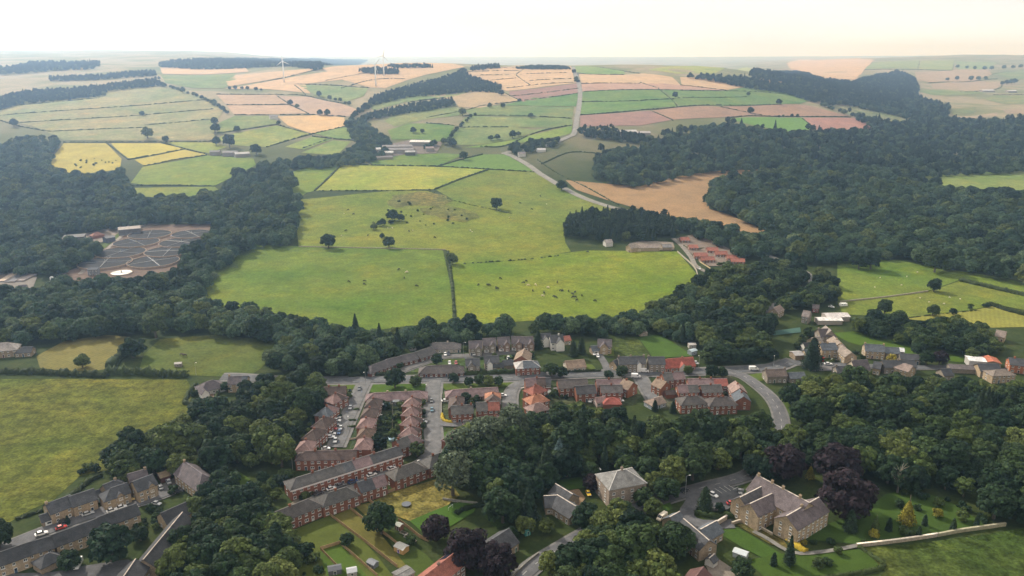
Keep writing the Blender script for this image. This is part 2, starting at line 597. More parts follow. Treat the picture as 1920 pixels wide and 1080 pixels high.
# colours of each field's grass, stubble or soil, some with sunlight put in
GR = (0.150, 0.190, 0.034)      # grazed pasture
GY = (0.245, 0.240, 0.045)      # yellowing pasture
GYY = (0.40, 0.34, 0.075)       # bright yellow, sunlight put in
GD = (0.105, 0.165, 0.040)      # lush green
GP = (0.20, 0.22, 0.085)        # pale grey green
ST = (0.52, 0.36, 0.215)        # stubble
SB = (0.33, 0.215, 0.15)        # brown stubble
SP_ = (0.30, 0.185, 0.155)      # pinkish tilled soil
FIELDS = [
 # name, material, colour, label, photo outline
 ('field', 'rough', (0.195, 0.188, 0.036), 'rough yellow green pasture beside the stone terraces', [(-90,712),(350,712),(364,735),(350,765),(395,768),(330,795),(280,815),(215,852),(210,880),(150,893),(100,938),(60,955),(0,990),(-90,1030)]),
 ('field', 'crop', (0.30, 0.27, 0.085), 'small straw coloured field left of the hedge', [(75,690),(68,668),(120,640),(200,628),(245,632),(232,660),(212,690),(150,700)]),
 ('field', 'grass', (0.17, 0.19, 0.045), 'small horse paddock with bare worn patches', [(270,665),(300,636),(400,628),(470,635),(515,642),(517,660),(490,690),(465,708),(300,702),(262,690)]),
 ('field', 'grass', (0.158, 0.195, 0.032), 'large green cattle pasture with straight footpath', [(372,540),(440,468),(470,458),(560,462),(830,468),(846,540),(852,605),(760,612),(700,620),(620,612),(560,598),(480,585),(372,570)]),
 ('field', 'grass', (0.20, 0.225, 0.03), 'large yellow green pasture with grazing black cattle', [(838,470),(868,495),(985,487),(1050,476),(1100,470),(1270,472),(1307,515),(1305,540),(1230,565),(1200,590),(1100,598),(990,602),(900,608),(853,605)]),
 ('field', 'grass', (0.205, 0.215, 0.035), 'uneven tussocky pasture in the middle distance', [(560,375),(735,358),(800,358),(850,375),(960,400),(1055,420),(1060,455),(1070,472),(985,487),(868,495),(835,468),(560,462),(555,420)]),
 ('field', 'grass', (0.315, 0.295, 0.055), 'sunlit yellow meadow above the tussocky pasture', [(640,308),(800,312),(915,318),(815,355),(735,357),(590,358),(615,335)]),  # the sun on this meadow is put into its yellow
 ('field', 'grass', (0.17, 0.21, 0.035), 'green pasture strip beside the stream wood', [(530,330),(560,318),(640,308),(590,358),(575,362),(555,376),(545,350)]),
 ('field', 'grass', (0.20, 0.215, 0.042), 'green pasture sloping down to the hill road', [(915,318),(1002,322),(1090,365),(1165,397),(1055,420),(960,400),(850,375),(815,355)]),
 ('field', 'grass', (0.155, 0.20, 0.045), 'green pasture below the farmyard', [(690,302),(760,290),(830,288),(868,290),(820,312),(700,309)]),
 ('field', 'lawn', (0.13, 0.205, 0.045), 'wedge of fresh green grass beside the hill road', [(866,300),(905,290),(948,290),(1002,321),(915,318),(822,312)]),
 ('field', 'crop', (0.36, 0.235, 0.125), 'brown harvested field in front of the conifer wood', [(1060,338),(1150,346),(1200,350),(1240,337),(1330,322),(1430,318),(1440,324),(1345,338),(1325,362),(1330,392),(1365,402),(1435,432),(1425,442),(1330,422),(1270,408),(1220,398),(1140,376),(1080,356)]),
 ('field', 'grass', (0.165, 0.205, 0.038), 'green sheep pasture beside the oak wood', [(1570,492),(1620,486),(1690,488),(1745,488),(1765,503),(1830,513),(1920,530),(1990,542),(1990,562),(1900,545),(1800,525),(1740,546),(1570,566)]),
 ('field', 'grass', (0.19, 0.205, 0.04), 'green pasture with dotted round bushes', [(1570,567),(1740,547),(1800,527),(1900,548),(1990,568),(1990,595),(1870,572),(1820,582),(1700,595),(1580,590)]),
 ('field', 'crop', (0.29, 0.27, 0.06), 'yellow hay field behind the village', [(1680,597),(1820,583),(1870,573),(1990,600),(1990,612),(1860,615),(1780,606)]),
 ('field', 'lawn', (0.125, 0.205, 0.03), 'bright green paddock behind the cottages', [(1560,625),(1600,622),(1680,640),(1760,655),(1815,662),(1832,672),(1800,680),(1720,670),(1640,655),(1590,642)]),
 ('field', 'lawn', (0.11, 0.19, 0.04), 'bright green strip garden behind the semi-detached houses', [(1196,632),(1240,628),(1300,668),(1225,672)]),
 ('field', 'rough', (0.10, 0.125, 0.035), 'dark overgrown plot behind the stone houses', [(1148,634),(1195,632),(1222,672),(1155,668)]),
 ('field', 'grass', (0.20, 0.225, 0.07), 'pale green clearing between two woods', [(1715,330),(1800,326),(1900,320),(1990,318),(1990,360),(1900,357),(1780,352)]),
 ('field', 'rough', (0.115, 0.135, 0.035), 'rough green field below the manor garden wall', [(1610,1028),(1700,1022),(1850,1003),(1930,988),(2000,992),(2000,1150),(1590,1150),(1660,1072),(1625,1052)]),
 # middle distance round the farm
 ('field', 'grass', (0.15, 0.20, 0.05), 'green pasture above the grey farm sheds', [(727,245),(765,232),(800,232),(852,236),(842,260),(815,266),(790,262),(735,262)]),
 ('field', 'grass', GP, 'grey green pasture crossed by a tree line', [(855,240),(960,238),(1000,244),(1032,240),(960,262),(900,272),(858,272),(845,262)]),
 ('field', 'grass', (0.21, 0.26, 0.06), 'bright green band of pasture above the roadside trees', [(870,277),(950,265),(1030,246),(1073,236),(1071,250),(1050,256),(1000,264),(950,273),(900,277)]),
 ('field', 'grass', GP, 'long grey green pasture below the hedge of thorn bushes', [(870,222),(885,218),(950,220),(1072,222),(1074,235),(1030,240),(950,239),(862,238)]),
 ('field', 'grass', (0.18, 0.205, 0.08), 'pale green pasture left of the straight road', [(872,208),(900,201),(945,199),(1076,201),(1073,221),(950,219),(885,217)]),
 ('field', 'grass', (0.135, 0.205, 0.065), 'bright green wedge field left of the straight road', [(945,198),(1000,183),(1085,175),(1080,200)]),
 ('field', 'crop', SP_, 'pink brown tilled field left of the straight road', [(955,172),(1085,157),(1085,174),(980,191),(955,181)]),
 ('field', 'crop', ST, 'pale stubble field on the hilltop left of the road', [(850,137),(905,130),(1000,124),(1070,125),(1076,145),(1082,156),(950,171),(940,168),(905,151),(870,146)]),
 ('field', 'crop', (0.40, 0.30, 0.18), 'tan stubble strip between two plantations', [(800,180),(895,163),(930,169),(975,188),(900,203),(860,201),(850,187)]),
 ('field', 'grass', (0.23, 0.24, 0.10), 'pale grass strip between the plantations', [(690,196),(720,184),(790,174),(890,162),(880,173),(850,182),(760,192),(700,208)]),
 ('field', 'grass', (0.22, 0.225, 0.09), 'pale pasture below the long plantation', [(735,217),(790,207),(850,202),(872,207),(860,217),(790,226),(740,238),(722,228)]),
 ('field', 'grass', (0.24, 0.28, 0.09), 'pale green field on the crest beside the road', [(1075,125),(1110,125),(1170,133),(1172,140),(1100,139),(1078,135)]),
 ('field', 'crop', ST, 'pale stubble field right of the road on the crest', [(1085,139),(1170,141),(1205,138),(1260,145),(1276,160),(1200,157),(1090,157)]),
 ('field', 'crop', (0.42, 0.27, 0.20), 'pink stubble strip right of the straight road', [(1090,158),(1200,157),(1245,157),(1362,170),(1240,168),(1092,172)]),
 ('field', 'grass', (0.15, 0.205, 0.06), 'upper green field right of the straight road', [(1092,173),(1200,169),(1240,169),(1262,186),(1200,189),(1090,191)]),
 ('field', 'grass', (0.15, 0.215, 0.06), 'lower green field right of the straight road', [(1090,192),(1200,190),(1263,187),(1272,200),(1200,206),(1088,215)]),
 ('field', 'grass', (0.15, 0.205, 0.065), 'long green field on the far spur', [(1242,169),(1362,171),(1400,164),(1470,172),(1522,189),(1500,195),(1360,199),(1273,200),(1263,186)]),
 ('field', 'crop', SP_, 'brown tilled field above the spruce shelter belt', [(1088,217),(1220,208),(1262,225),(1200,236),(1150,236),(1088,238)]),
 ('field', 'crop', SB, 'brown stubble field in the middle of the spur', [(1222,208),(1350,201),(1442,217),(1350,221),(1264,225)]),
 ('field', 'crop', SB, 'brown stubble field on the right of the spur', [(1352,200),(1455,196),(1510,197),(1592,218),(1444,218)]),
 ('field', 'lawn', (0.14, 0.245, 0.055), 'vivid green field against the dark forest', [(1365,223),(1440,220),(1505,221),(1527,242),(1480,247),(1420,237)]),
 ('field', 'crop', (0.36, 0.20, 0.16), 'pinkish tilled field at the tip of the spur', [(1507,221),(1610,222),(1643,241),(1530,243)]),
 ('field', 'crop', ST, 'thin stubble strips behind the far spur', [(1275,145),(1330,147),(1400,157),(1395,164),(1362,169),(1278,160)]),
 ('field', 'crop', ST, 'narrow stubble clearing in the far valley', [(1375,146),(1460,150),(1482,158),(1400,155)]),
 ('field', 'crop', ST, 'large pale stubble field on the far ridge', [(1475,119),(1500,112),(1640,113),(1622,130),(1602,150),(1540,146),(1482,129)]),
 ('field', 'grass', (0.26, 0.27, 0.10), 'pale green ridge field left of the far hedge', [(1636,118),(1725,113),(1720,130),(1622,130)]),
 ('field', 'grass', (0.28, 0.28, 0.10), 'pale green ridge field right of the far hedge', [(1727,114),(1790,113),(1785,132),(1722,130)]),
 ('field', 'grass', (0.24, 0.26, 0.11), 'pale green ridge field beside the far hamlet', [(1792,115),(1870,118),(1850,130),(1795,131)]),
 ('field', 'crop', (0.36, 0.27, 0.18), 'tan field below the far ridge', [(1715,136),(1850,131),(1860,140),(1830,151),(1740,155),(1720,149)]),
 ('field', 'crop', (0.34, 0.26, 0.18), 'tan field above the far white sheds', [(1745,158),(1830,153),(1880,156),(1870,166),(1800,172),(1750,166)]),
 ('field', 'grass', (0.22, 0.23, 0.09), 'pale green glade beside the far plantation', [(1718,171),(1790,167),(1850,175),(1800,179),(1750,179)]),
 ('field', 'grass', (0.20, 0.22, 0.10), 'grey green field at the far right ridge', [(1862,140),(1920,131),(1990,130),(1990,146),(1900,149)]),
 ('field', 'grass', (0.23, 0.22, 0.10), 'pale field at the right edge below the white sheds', [(1845,186),(1870,179),(1990,176),(1990,196),(1885,196)]),
 ('field', 'grass', (0.19, 0.19, 0.09), 'small pale clearing in the right hand forest', [(1780,206),(1830,201),(1825,213),(1790,216)]),
 ('field', 'crop', (0.34, 0.27, 0.19), 'thin tan clearing in the right hand forest', [(1790,219),(1870,211),(1870,218),(1800,223)]),
 ('field', 'crop', (0.32, 0.25, 0.18), 'tan field at the right edge between woods', [(1880,206),(1990,203),(1990,216),(1885,213)]),
 ('field', 'grass', (0.34, 0.32, 0.10), 'far yellow green fields beyond the valley', [(1215,132),(1300,124),(1400,126),(1412,133),(1340,139),(1270,139)]),
 ('field', 'rough', (0.24, 0.22, 0.12), 'pale felled scrub patch in the valley forest', [(1545,197),(1600,200),(1660,212),(1715,226),(1700,234),(1640,228),(1590,214)]),
 # left distance
 ('field', 'grass', (0.29, 0.255, 0.13), 'broad grey green hillside pasture with thin hedges', [(200,167),(300,158),(395,186),(420,206),(402,235),(402,262),(330,263),(120,263),(60,236),(-20,222),(35,192),(100,182)]),
 ('field', 'crop', GYY, 'sunlit yellow field with scattered bushes', [(120,269),(200,269),(228,298),(225,318),(140,329),(85,316),(105,287)]),  # sunlight falling here is put into the field colour
 ('field', 'crop', (0.46, 0.39, 0.08), 'brightest yellow field left of the hill farm', [(208,269),(300,269),(345,279),(250,298),(235,296)]),
 ('field', 'crop', GYY, 'narrow yellow field below the brightest one', [(252,300),(345,281),(388,290),(270,311)]),
 ('field', 'grass', (0.20, 0.225, 0.045), 'green hill pasture below the hill farm', [(268,313),(388,292),(475,298),(480,310),(440,330),(402,349),(275,347),(245,344)]),
 ('field', 'grass', (0.22, 0.24, 0.05), 'small green field above the stream wood', [(245,353),(402,350),(418,363),(330,371),(255,369)]),
 ('field', 'grass', (0.30, 0.29, 0.07), 'yellow green field behind the hill farm', [(306,266),(402,268),(425,276),(392,288),(350,279)]),
 ('field', 'crop', (0.44, 0.31, 0.21), 'tan tilled field above the long hedge', [(405,178),(520,178),(542,195),(425,197)]),
 ('field', 'crop', (0.48, 0.33, 0.22), 'tan stubble field below the long hedge', [(425,198),(545,197),(576,213),(440,216)]),
 ('field', 'crop', (0.42, 0.30, 0.22), 'pinkish stubble field running down to the ravine', [(522,180),(580,182),(640,195),(680,210),(650,219),(582,215),(546,196)]),
 ('field', 'crop', (0.58, 0.39, 0.20), 'bright orange stubble field above the ravine', [(520,219),(600,216),(645,221),(650,236),(586,251),(540,236)]),
 ('field', 'grass', (0.24, 0.235, 0.085), 'pale pasture above the hill farm trees', [(410,231),(440,218),(512,218),(520,232),(450,243),(410,251)]),
 ('field', 'grass', (0.26, 0.26, 0.075), 'yellow green pasture right of the hill farm', [(414,256),(520,236),(586,252),(500,276),(440,273),(410,263)]),
 ('field', 'grass', (0.22, 0.245, 0.075), 'green triangle field beside the ravine', [(590,251),(645,238),(682,256),(650,263),(620,258)]),
 ('field', 'grass', (0.25, 0.27, 0.075), 'small square pasture above the stream trees', [(535,276),(585,257),(622,262),(570,281)]),
 ('field', 'grass', (0.26, 0.26, 0.08), 'small pasture corner against the ravine wood', [(565,287),(625,264),(658,266),(632,292)]),
 ('field', 'crop', ST, 'pale stubble field on the left skyline', [(300,127),(380,123),(455,122),(466,135),(380,140),(305,139)]),
 ('field', 'grass', GP, 'grey green field below the left skyline', [(302,141),(440,138),(442,150),(420,166),(360,166),(310,156)]),
 ('field', 'crop', ST, 'stubble field behind the nearest wind turbine', [(442,141),(560,131),(600,128),(562,140),(500,151),(430,162),(422,156)]),
 ('field', 'crop', (0.54, 0.37, 0.22), 'stubble field under the left wind turbine', [(502,153),(570,141),(680,128),(692,136),(640,150),(572,158),(582,176),(490,167),(422,167)]),
 ('field', 'grass', (0.22, 0.24, 0.10), 'green field between the wind turbines', [(556,159),(600,161),(690,166),(682,181),(650,191),(590,179)]),
 ('field', 'crop', ST, 'wide stubble fields round the paired wind turbines', [(604,129),(680,122),(850,120),(872,126),(800,140),(722,166),(692,164),(645,151)]),
]
for nm, mt_, c, lab, pts in FIELDS:
    pl_ = pxpoly(pts)
    ym_ = sum(q[1] for q in pl_) / len(pl_)
    k_ = 0.46 if ym_ < 480 else 0.67 if ym_ < 1000 else 0.76  # cloud shade put into near field colours, sunlight into middle ones
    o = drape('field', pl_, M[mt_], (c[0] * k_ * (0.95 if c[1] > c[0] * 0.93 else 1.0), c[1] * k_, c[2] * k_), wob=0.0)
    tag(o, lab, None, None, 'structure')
# ------------------------------------------------------------------ roads
AS = (0.150, 0.155, 0.165)
road('road', [(415,708),(440,708),(500,712),(560,716),(640,714),(760,712),(850,711),(960,709),(1060,704),(1150,701),(1240,699),(1320,697),(1400,693),(1450,690),(1478,680)], 8.5, 'main village road running across between the brick estate and the bungalows', AS, 2.2, True)
road('road', [(1330,697),(1385,703),(1420,724),(1450,752),(1464,785),(1462,820),(1440,860),(1400,893),(1320,915),(1255,934),(1190,957),(1120,990),(1050,1030),(1000,1062),(965,1095)], 6.4, 'curving road past the manor to the bottom of the view', (0.17, 0.17, 0.18), 1.2, True)
road('road', [(1455,690),(1478,676),(1500,683),(1540,684),(1600,686),(1680,690),(1760,690),(1840,693),(1960,700)], 5.5, 'narrow village street among the stone cottages', AS, 1.0)
road('road', [(686,716),(680,728),(666,757),(654,784),(641,815),(630,840)], 6.5, 'estate cul-de-sac lined with parked cars', (0.19, 0.19, 0.195), 1.6)
road('road', [(816,714),(813,740),(811,775),(813,810),(815,840),(803,862),(778,878),(735,888),(690,903),(645,921),(600,938),(560,956)], 6.5, 'estate street bending between the long terrace and hipped houses', (0.195, 0.195, 0.20), 1.6)
road('road', [(818,795),(845,797),(872,797)], 5.0, 'short side spur of the estate street', (0.19, 0.19, 0.195))
road('road', [(1010,712),(982,718),(963,729),(957,748),(958,772)], 6.0, 'estate street beside the orange roofed houses', (0.20, 0.20, 0.205), 1.4)
road('road', [(1198,704),(1206,718),(1215,734),(1226,752)], 6.5, 'estate street between the brick gables', (0.19, 0.19, 0.195), 1.4)
road('road', [(752,697),(775,688),(805,677),(838,669),(880,668),(925,663),(966,661)], 5.5, 'bungalow cul-de-sac behind the tall hedge', (0.17, 0.165, 0.165), 1.0)
road('road', [(1140,699),(1134,683),(1124,667),(1118,655)], 4.5, 'grey driveway up to the cream stone house', (0.16, 0.16, 0.165))
road('road', [(1074,126),(1081,145),(1087,170),(1087,190),(1082,222),(1077,250),(1066,257),(1020,276),(975,284),(942,287),(958,292),(990,310),(1012,326),(1045,346),(1075,363),(1110,378),(1165,394),(1215,402)], 9.0, 'straight road climbing the far hill to the crest', (0.33, 0.31, 0.28))
road('lane', [(1262,448),(1278,462),(1296,484),(1303,498),(1318,508),(1330,512)], 4.5, 'pale lane running up to the red roofed chalets', (0.30, 0.27, 0.24))
road('road', [(1425,475),(1462,489),(1500,505),(1522,524),(1512,545),(1475,562),(1448,578),(1440,600)], 6.0, 'valley road winding through the trees', (0.24, 0.235, 0.23))
road('road', [(-60,1060),(-5,1034),(67,1004),(150,973),(217,954),(283,935),(330,917)], 7.0, 'street between the two rows of stone terraces', (0.16, 0.16, 0.17), 1.0)
road('driveway', [(1255,934),(1293,925),(1300,942),(1287,960),(1292,975),(1320,985),(1375,984)], 6.0, 'dark driveway curving to the manor car park', (0.15, 0.15, 0.16))
road('path', [(150,515),(165,500),(190,478),(212,458),(232,440)], 3.5, 'pale service track beside the sewage filter beds', (0.34, 0.30, 0.26))
road('path', [(1412,998),(1440,1012),(1470,1032),(1500,1040),(1560,1034),(1610,1024)], 2.0, 'grey garden path below the manor', (0.26, 0.25, 0.23))

def lawn(pts, c, label, mat='lawn', name='lawn', extra=0.12, wob=0.0):
    o = drape(name, pxpoly(pts), M[mat], tuple(v * 0.53 for v in c), extra, wob)
    return tag(o, label, None, None, 'structure')
lawn([(688,721),(760,719),(803,719),(808,724),(800,731),(755,735),(700,737),(684,731)], (0.105,0.185,0.03), 'green verge with two round trees beside the main road')
lawn([(826,724),(838,717),(900,715),(985,713),(968,723),(930,727),(880,729),(836,732)], (0.12,0.17,0.035), 'green verge with a row of dark street trees')
lawn([(615,722),(678,720),(672,729),(640,731)], (0.12,0.17,0.03), 'small verge at the top of the estate cul-de-sac')
lawn([(1395,705),(1440,697),(1455,700),(1440,712),(1420,716)], (0.13,0.185,0.04), 'green verge at the road junction')
lawn([(1455,755),(1470,775),(1490,790),(1486,765),(1468,745)], (0.11,0.165,0.035), 'grass verge outside the road bend')
lawn([(536,1000),(575,985),(622,966),(640,972),(700,1035),(740,1085),(560,1100),(552,1050)], (0.125,0.155,0.035), 'mown back lawns of the brick terrace')
lawn([(626,968),(662,952),(676,966),(712,1000),(745,1040),(776,1062),(760,1075),(700,1030)], (0.20,0.185,0.05), 'dry tan lawn strip between two fences')
lawn([(666,950),(690,944),(712,962),(690,972)], (0.19,0.175,0.055), 'small square of dry lawn in the fence corner')
lawn([(598,1036),(640,1022),(672,1062),(700,1095),(620,1100)], (0.10,0.165,0.03), 'deep green fenced lawn with shadowed corner')
lawn([(712,985),(752,1005),(800,1042),(842,1085),(790,1100),(745,1040)], (0.09,0.13,0.03), 'dark green lawns behind the red roofed terrace')
lawn([(688,946),(740,922),(800,905),(836,893),(862,930),(840,948),(800,964),(768,978),(725,962)], (0.25,0.205,0.06), 'straw coloured unmown meadow with a trampoline', 'rough')
lawn([(768,978),(800,964),(840,948),(880,938),(897,942),(888,962),(858,980),(806,1012)], (0.085,0.17,0.03), 'bright green lawn with goal posts')
lawn([(905,968),(940,955),(955,985),(930,992)], (0.07,0.12,0.028), 'dark green lawn beside the slate roofed bungalow')
lawn([(1346,1000),(1372,985),(1400,1000),(1466,1040),(1440,1052),(1395,1030)], (0.075,0.14,0.028), 'green lawn below the manor yard')
lawn([(1378,984),(1400,980),(1470,1015),(1480,1030),(1445,1022)], (0.15,0.13,0.045), 'brown mossy lawn in front of the manor', 'rough')
lawn([(1400,1052),(1460,1040),(1540,1038),(1620,1030),(1652,1066),(1560,1078),(1440,1090)], (0.075,0.13,0.025), 'lower manor lawn with clipped shrubs')
lawn([(1500,1012),(1548,985),(1620,960),(1660,928),(1700,918),(1770,935),(1848,985),(1800,998),(1700,1014),(1610,1022)], (0.07,0.125,0.026), 'manor garden lawn dotted with topiary')
lawn([(1042,902),(1090,895),(1100,915),(1060,920)], (0.075,0.14,0.03), 'dark green lawn left of the square stone house')
lawn([(1230,945),(1255,940),(1262,955),(1240,965)], (0.08,0.15,0.03), 'small roadside lawn by the manor drive')
lawn([(1780,766),(1880,760),(1925,775),(1900,785),(1800,780)], (0.085,0.135,0.03), 'grass clearing at the right edge of the wood')
lawn([(395,895),(440,880),(470,900),(440,925),(400,915)], (0.09,0.145,0.03), 'garden lawns behind the stone barn house')
lawn([(452,945),(478,935),(485,950),(465,958)], (0.25,0.25,0.26), 'bare grey hardstanding among the trees', 'asphalt', 'hardstanding')
lawn([(1298,928),(1345,910),(1395,918),(1390,942),(1368,956),(1318,962)], (0.155,0.16,0.17), 'manor car park with white bay lines', 'asphalt', 'car_park', 0.2)
lawn([(1060,922),(1085,918),(1098,935),(1082,955),(1066,945)], (0.36,0.25,0.16), 'tan gravel yard beside the slate barns', 'soil', 'yard')
lawn([(-60,1098),(0,1078),(100,1074),(160,1062),(240,1050),(262,1062),(230,1100)], (0.15,0.15,0.16), 'grey parking yard behind the stone terrace', 'asphalt', 'yard')
lawn([(300,912),(330,895),(350,902),(340,915),(318,928)], (0.22,0.21,0.20), 'paved parking court by the stone houses', 'paving', 'yard')
lawn([(1320,1055),(1345,1048),(1400,1085),(1340,1100)], (0.34,0.29,0.24), 'pale paved drive at the bottom of the view', 'paving', 'yard')
lawn([(100,520),(150,500),(190,462),(232,436),(300,422),(395,420),(392,440),(340,470),(330,512),(240,525),(140,527)], (0.24,0.175,0.14), 'red brown ground of the sewage works', 'soil', 'yard', 0.0)
lawn([(118,512),(160,492),(212,455),(232,440),(222,438),(180,468),(140,500),(112,508)], (0.14,0.19,0.045), 'grass strip beside the filter beds')
lawn([(-30,515),(30,512),(70,520),(60,545),(-30,545)], (0.27,0.24,0.21), 'concrete ground round the settling tanks', 'paving', 'yard')
lawn([(90,450),(150,440),(200,430),(240,420),(300,420),(235,440),(190,455),(130,455)], (0.36,0.30,0.25), 'pale concrete apron behind the filter beds', 'paving', 'yard', 0.05)
lawn([(1180,470),(1180,457),(1205,452),(1262,455),(1265,465),(1240,470)], (0.38,0.32,0.27), 'pale stony ground inside the walled yard', 'soil', 'yard')
lawn([(1268,448),(1300,440),(1345,455),(1400,485),(1385,498),(1330,500),(1300,480)], (0.30,0.24,0.20), 'bare ground among the red roofed chalets', 'soil', 'yard')
lawn([(1448,622),(1500,615),(1502,624),(1450,630)], (0.07,0.16,0.13), 'green tennis court among the trees', 'paving', 'tennis_court')
lawn([(690,292),(720,272),(775,262),(830,268),(818,288),(760,290),(720,297)], (0.30,0.25,0.22), 'dusty farmyard round the grey sheds', 'soil', 'yard')
lawn([(1500,684),(1545,680),(1600,684),(1590,695),(1520,697)], (0.22,0.21,0.21), 'paved square in front of the stone cottages', 'paving', 'yard')
lawn([(373,752),(392,738),(402,740),(400,760),(380,765)], (0.34,0.25,0.18), 'pinkish gravel drive by the white bungalow', 'soil', 'driveway')
lawn([(738,366),(790,360),(832,364),(850,378),(822,388),(780,384),(745,392),(728,384)], (0.225,0.20,0.06), 'upper brown bracken patch in the tussocky pasture', 'rough', 'bracken_patch', wob=4.0)
lawn([(790,392),(836,386),(880,396),(905,408),(870,418),(825,410),(800,404)], (0.22,0.205,0.055), 'lower brown bracken patch in the tussocky pasture', 'rough', 'bracken_patch', wob=4.0)
lawn([(555,956),(575,945),(560,930),(545,945)], (0.24,0.21,0.17), 'bare verge at the end of the terrace', 'soil', 'yard')
# gardens and hard ground inside the estate
lawn([(560,855),(600,770),(640,730),(665,728),(640,790),(615,850)], (0.12,0.12,0.08), 'front gardens and drives of the left estate row', 'rough', 'garden', 0.0)
lawn([(655,842),(670,790),(690,745),(715,738),(800,738),(800,800),(790,830),(740,850)], (0.095,0.115,0.06), 'back gardens enclosed by the estate block', 'rough', 'garden', 0.0)
lawn([(828,735),(950,735),(950,790),(900,800),(828,800)], (0.10,0.12,0.06), 'gardens of the second estate block', 'rough', 'garden', 0.0)
lawn([(975,722),(1190,708),(1205,740),(1190,760),(985,765)], (0.10,0.11,0.06), 'gardens round the brick houses by the main road', 'rough', 'garden', 0.0)
lawn([(1232,712),(1370,705),(1410,760),(1240,768)], (0.11,0.11,0.07), 'yards between the purple roofed houses', 'rough', 'garden', 0.0)
lawn([(690,690),(760,668),(860,640),(1000,635),(1005,690),(860,696),(700,700)], (0.10,0.13,0.05), 'gardens round the bungalows and stone houses', 'rough', 'garden', 0.0)
lawn([(740,780),(752,776),(760,800),(742,802)], (0.085,0.18,0.03), 'one bright green back lawn in the estate block')
lawn([(826,812),(842,810),(842,822),(826,826)], (0.09,0.18,0.03), 'upper green verge by the estate street bend')
lawn([(826,830),(842,826),(842,840),(826,846)], (0.09,0.18,0.03), 'lower green verge by the estate street bend')
lawn([(1126,650),(1150,655),(1152,668),(1128,668)], (0.15,0.20,0.04), 'bright front lawn of the cream stone house')
lawn([(1052,692),(1060,684),(1110,684),(1118,692),(1090,696)], (0.13,0.18,0.04), 'front lawn of the tan roofed bungalow')

# car park lines
mb = MB()
for (a, b_) in [((1340,918),(1354,927)),((1348,915),(1362,924)),((1357,913),(1370,922)),((1366,912),(1378,919)),((1374,920),(1384,915)),((1318,930),(1330,938)),((1310,935),(1322,943))]:
    p, q = unproj(*a), unproj(*b_)
    n_ = Vector((-(q - p).y, (q - p).x, 0)).normalized() * 0.12
    zz = 0.55
    mb.add([(p - n_) + Vector((0, 0, zz)), (q - n_) + Vector((0, 0, zz)), (q + n_) + Vector((0, 0, zz)), (p + n_) + Vector((0, 0, zz))], [(0, 1, 2, 3)])
bl = obj('bay_marking', mb.mesh('bay_marking', [M['paint']]), [o for o in COL.objects if o.name.startswith('car_park')][0])
bl['kind'] = 'stuff'
# ------------------------------------------------------------------ buildings
FOOT = []          # (x, y, radius): ground taken by buildings
# shared window, door and chimney meshes (unit sized, scaled per object); x along the wall, y outwards, z up
def _window_frame():
    mb = MB()
    t, d = 0.09, 0.07
    mb.box(-0.5, 0.5, 0, d, -0.5, -0.5 + t); mb.box(-0.5, 0.5, 0, d, 0.5 - t, 0.5)
    mb.box(-0.5, -0.5 + t, 0, d, -0.5 + t, 0.5 - t); mb.box(0.5 - t, 0.5, 0, d, -0.5 + t, 0.5 - t)
    mb.box(-t / 2, t / 2, 0, d, -0.5 + t, 0.5 - t)
    mb.box(-0.56, 0.56, 0, 0.12, -0.58, -0.5)
    return mb.mesh('window_frame', [M['white']])
def _pane():
    mb = MB()
    mb.box(-0.42, 0.42, -0.02, 0.03, -0.42, 0.42)
    return mb.mesh('window_pane', [M['glass']])
def _door():
    mb = MB()
    mb.box(-0.5, 0.5, 0, 0.06, 0, 1.0, 0)
    mb.box(-0.58, -0.5, 0, 0.1, 0, 1.04, 1); mb.box(0.5, 0.58, 0, 0.1, 0, 1.04, 1); mb.box(-0.58, 0.58, 0, 0.1, 1.0, 1.06, 1)
    mb.box(-0.3, 0.3, 0.05, 0.075, 0.55, 0.9, 2)
    return mb.mesh('door', [M['plain'], M['white'], M['glass']])
def _chimney():
    mb = MB()
    mb.box(-0.5, 0.5, -0.5, 0.5, -1.2, 0.85, 0); mb.box(-0.58, 0.58, -0.58, 0.58, 0.85, 1.0, 0)
    for x in (-0.22, 0.22):
        mb.tube((x, 0, 1.0), (x, 0, 1.35), 0.15, 0.12, 6, 1)
    return mb.mesh('chimney', [M['brick'], M['plain']])
ME_WIN, ME_PANE, ME_DOOR, ME_CHIM = _window_frame(), _pane(), _door(), _chimney()

# wall and roof colours
BR = (0.27, 0.115, 0.075); BRD = (0.20, 0.09, 0.065); BRO = (0.33, 0.14, 0.08)
SN = (0.34, 0.265, 0.19); SNL = (0.44, 0.34, 0.23); SNG = (0.30, 0.26, 0.215); WHT = (0.68, 0.66, 0.62); TAN = (0.42, 0.325, 0.22)
SL = (0.085, 0.087, 0.095); SLD = (0.060, 0.061, 0.066); SLB = (0.12, 0.135, 0.155); SLP = (0.13, 0.112, 0.120); SLL = (0.19, 0.185, 0.18)
TB = (0.115, 0.085, 0.075); TP = (0.225, 0.16, 0.162); TPK = (0.28, 0.185, 0.172); TR = (0.31, 0.12, 0.09); TO = (0.40, 0.185, 0.115); TT = (0.27, 0.20, 0.15); TG = (0.13, 0.125, 0.12)

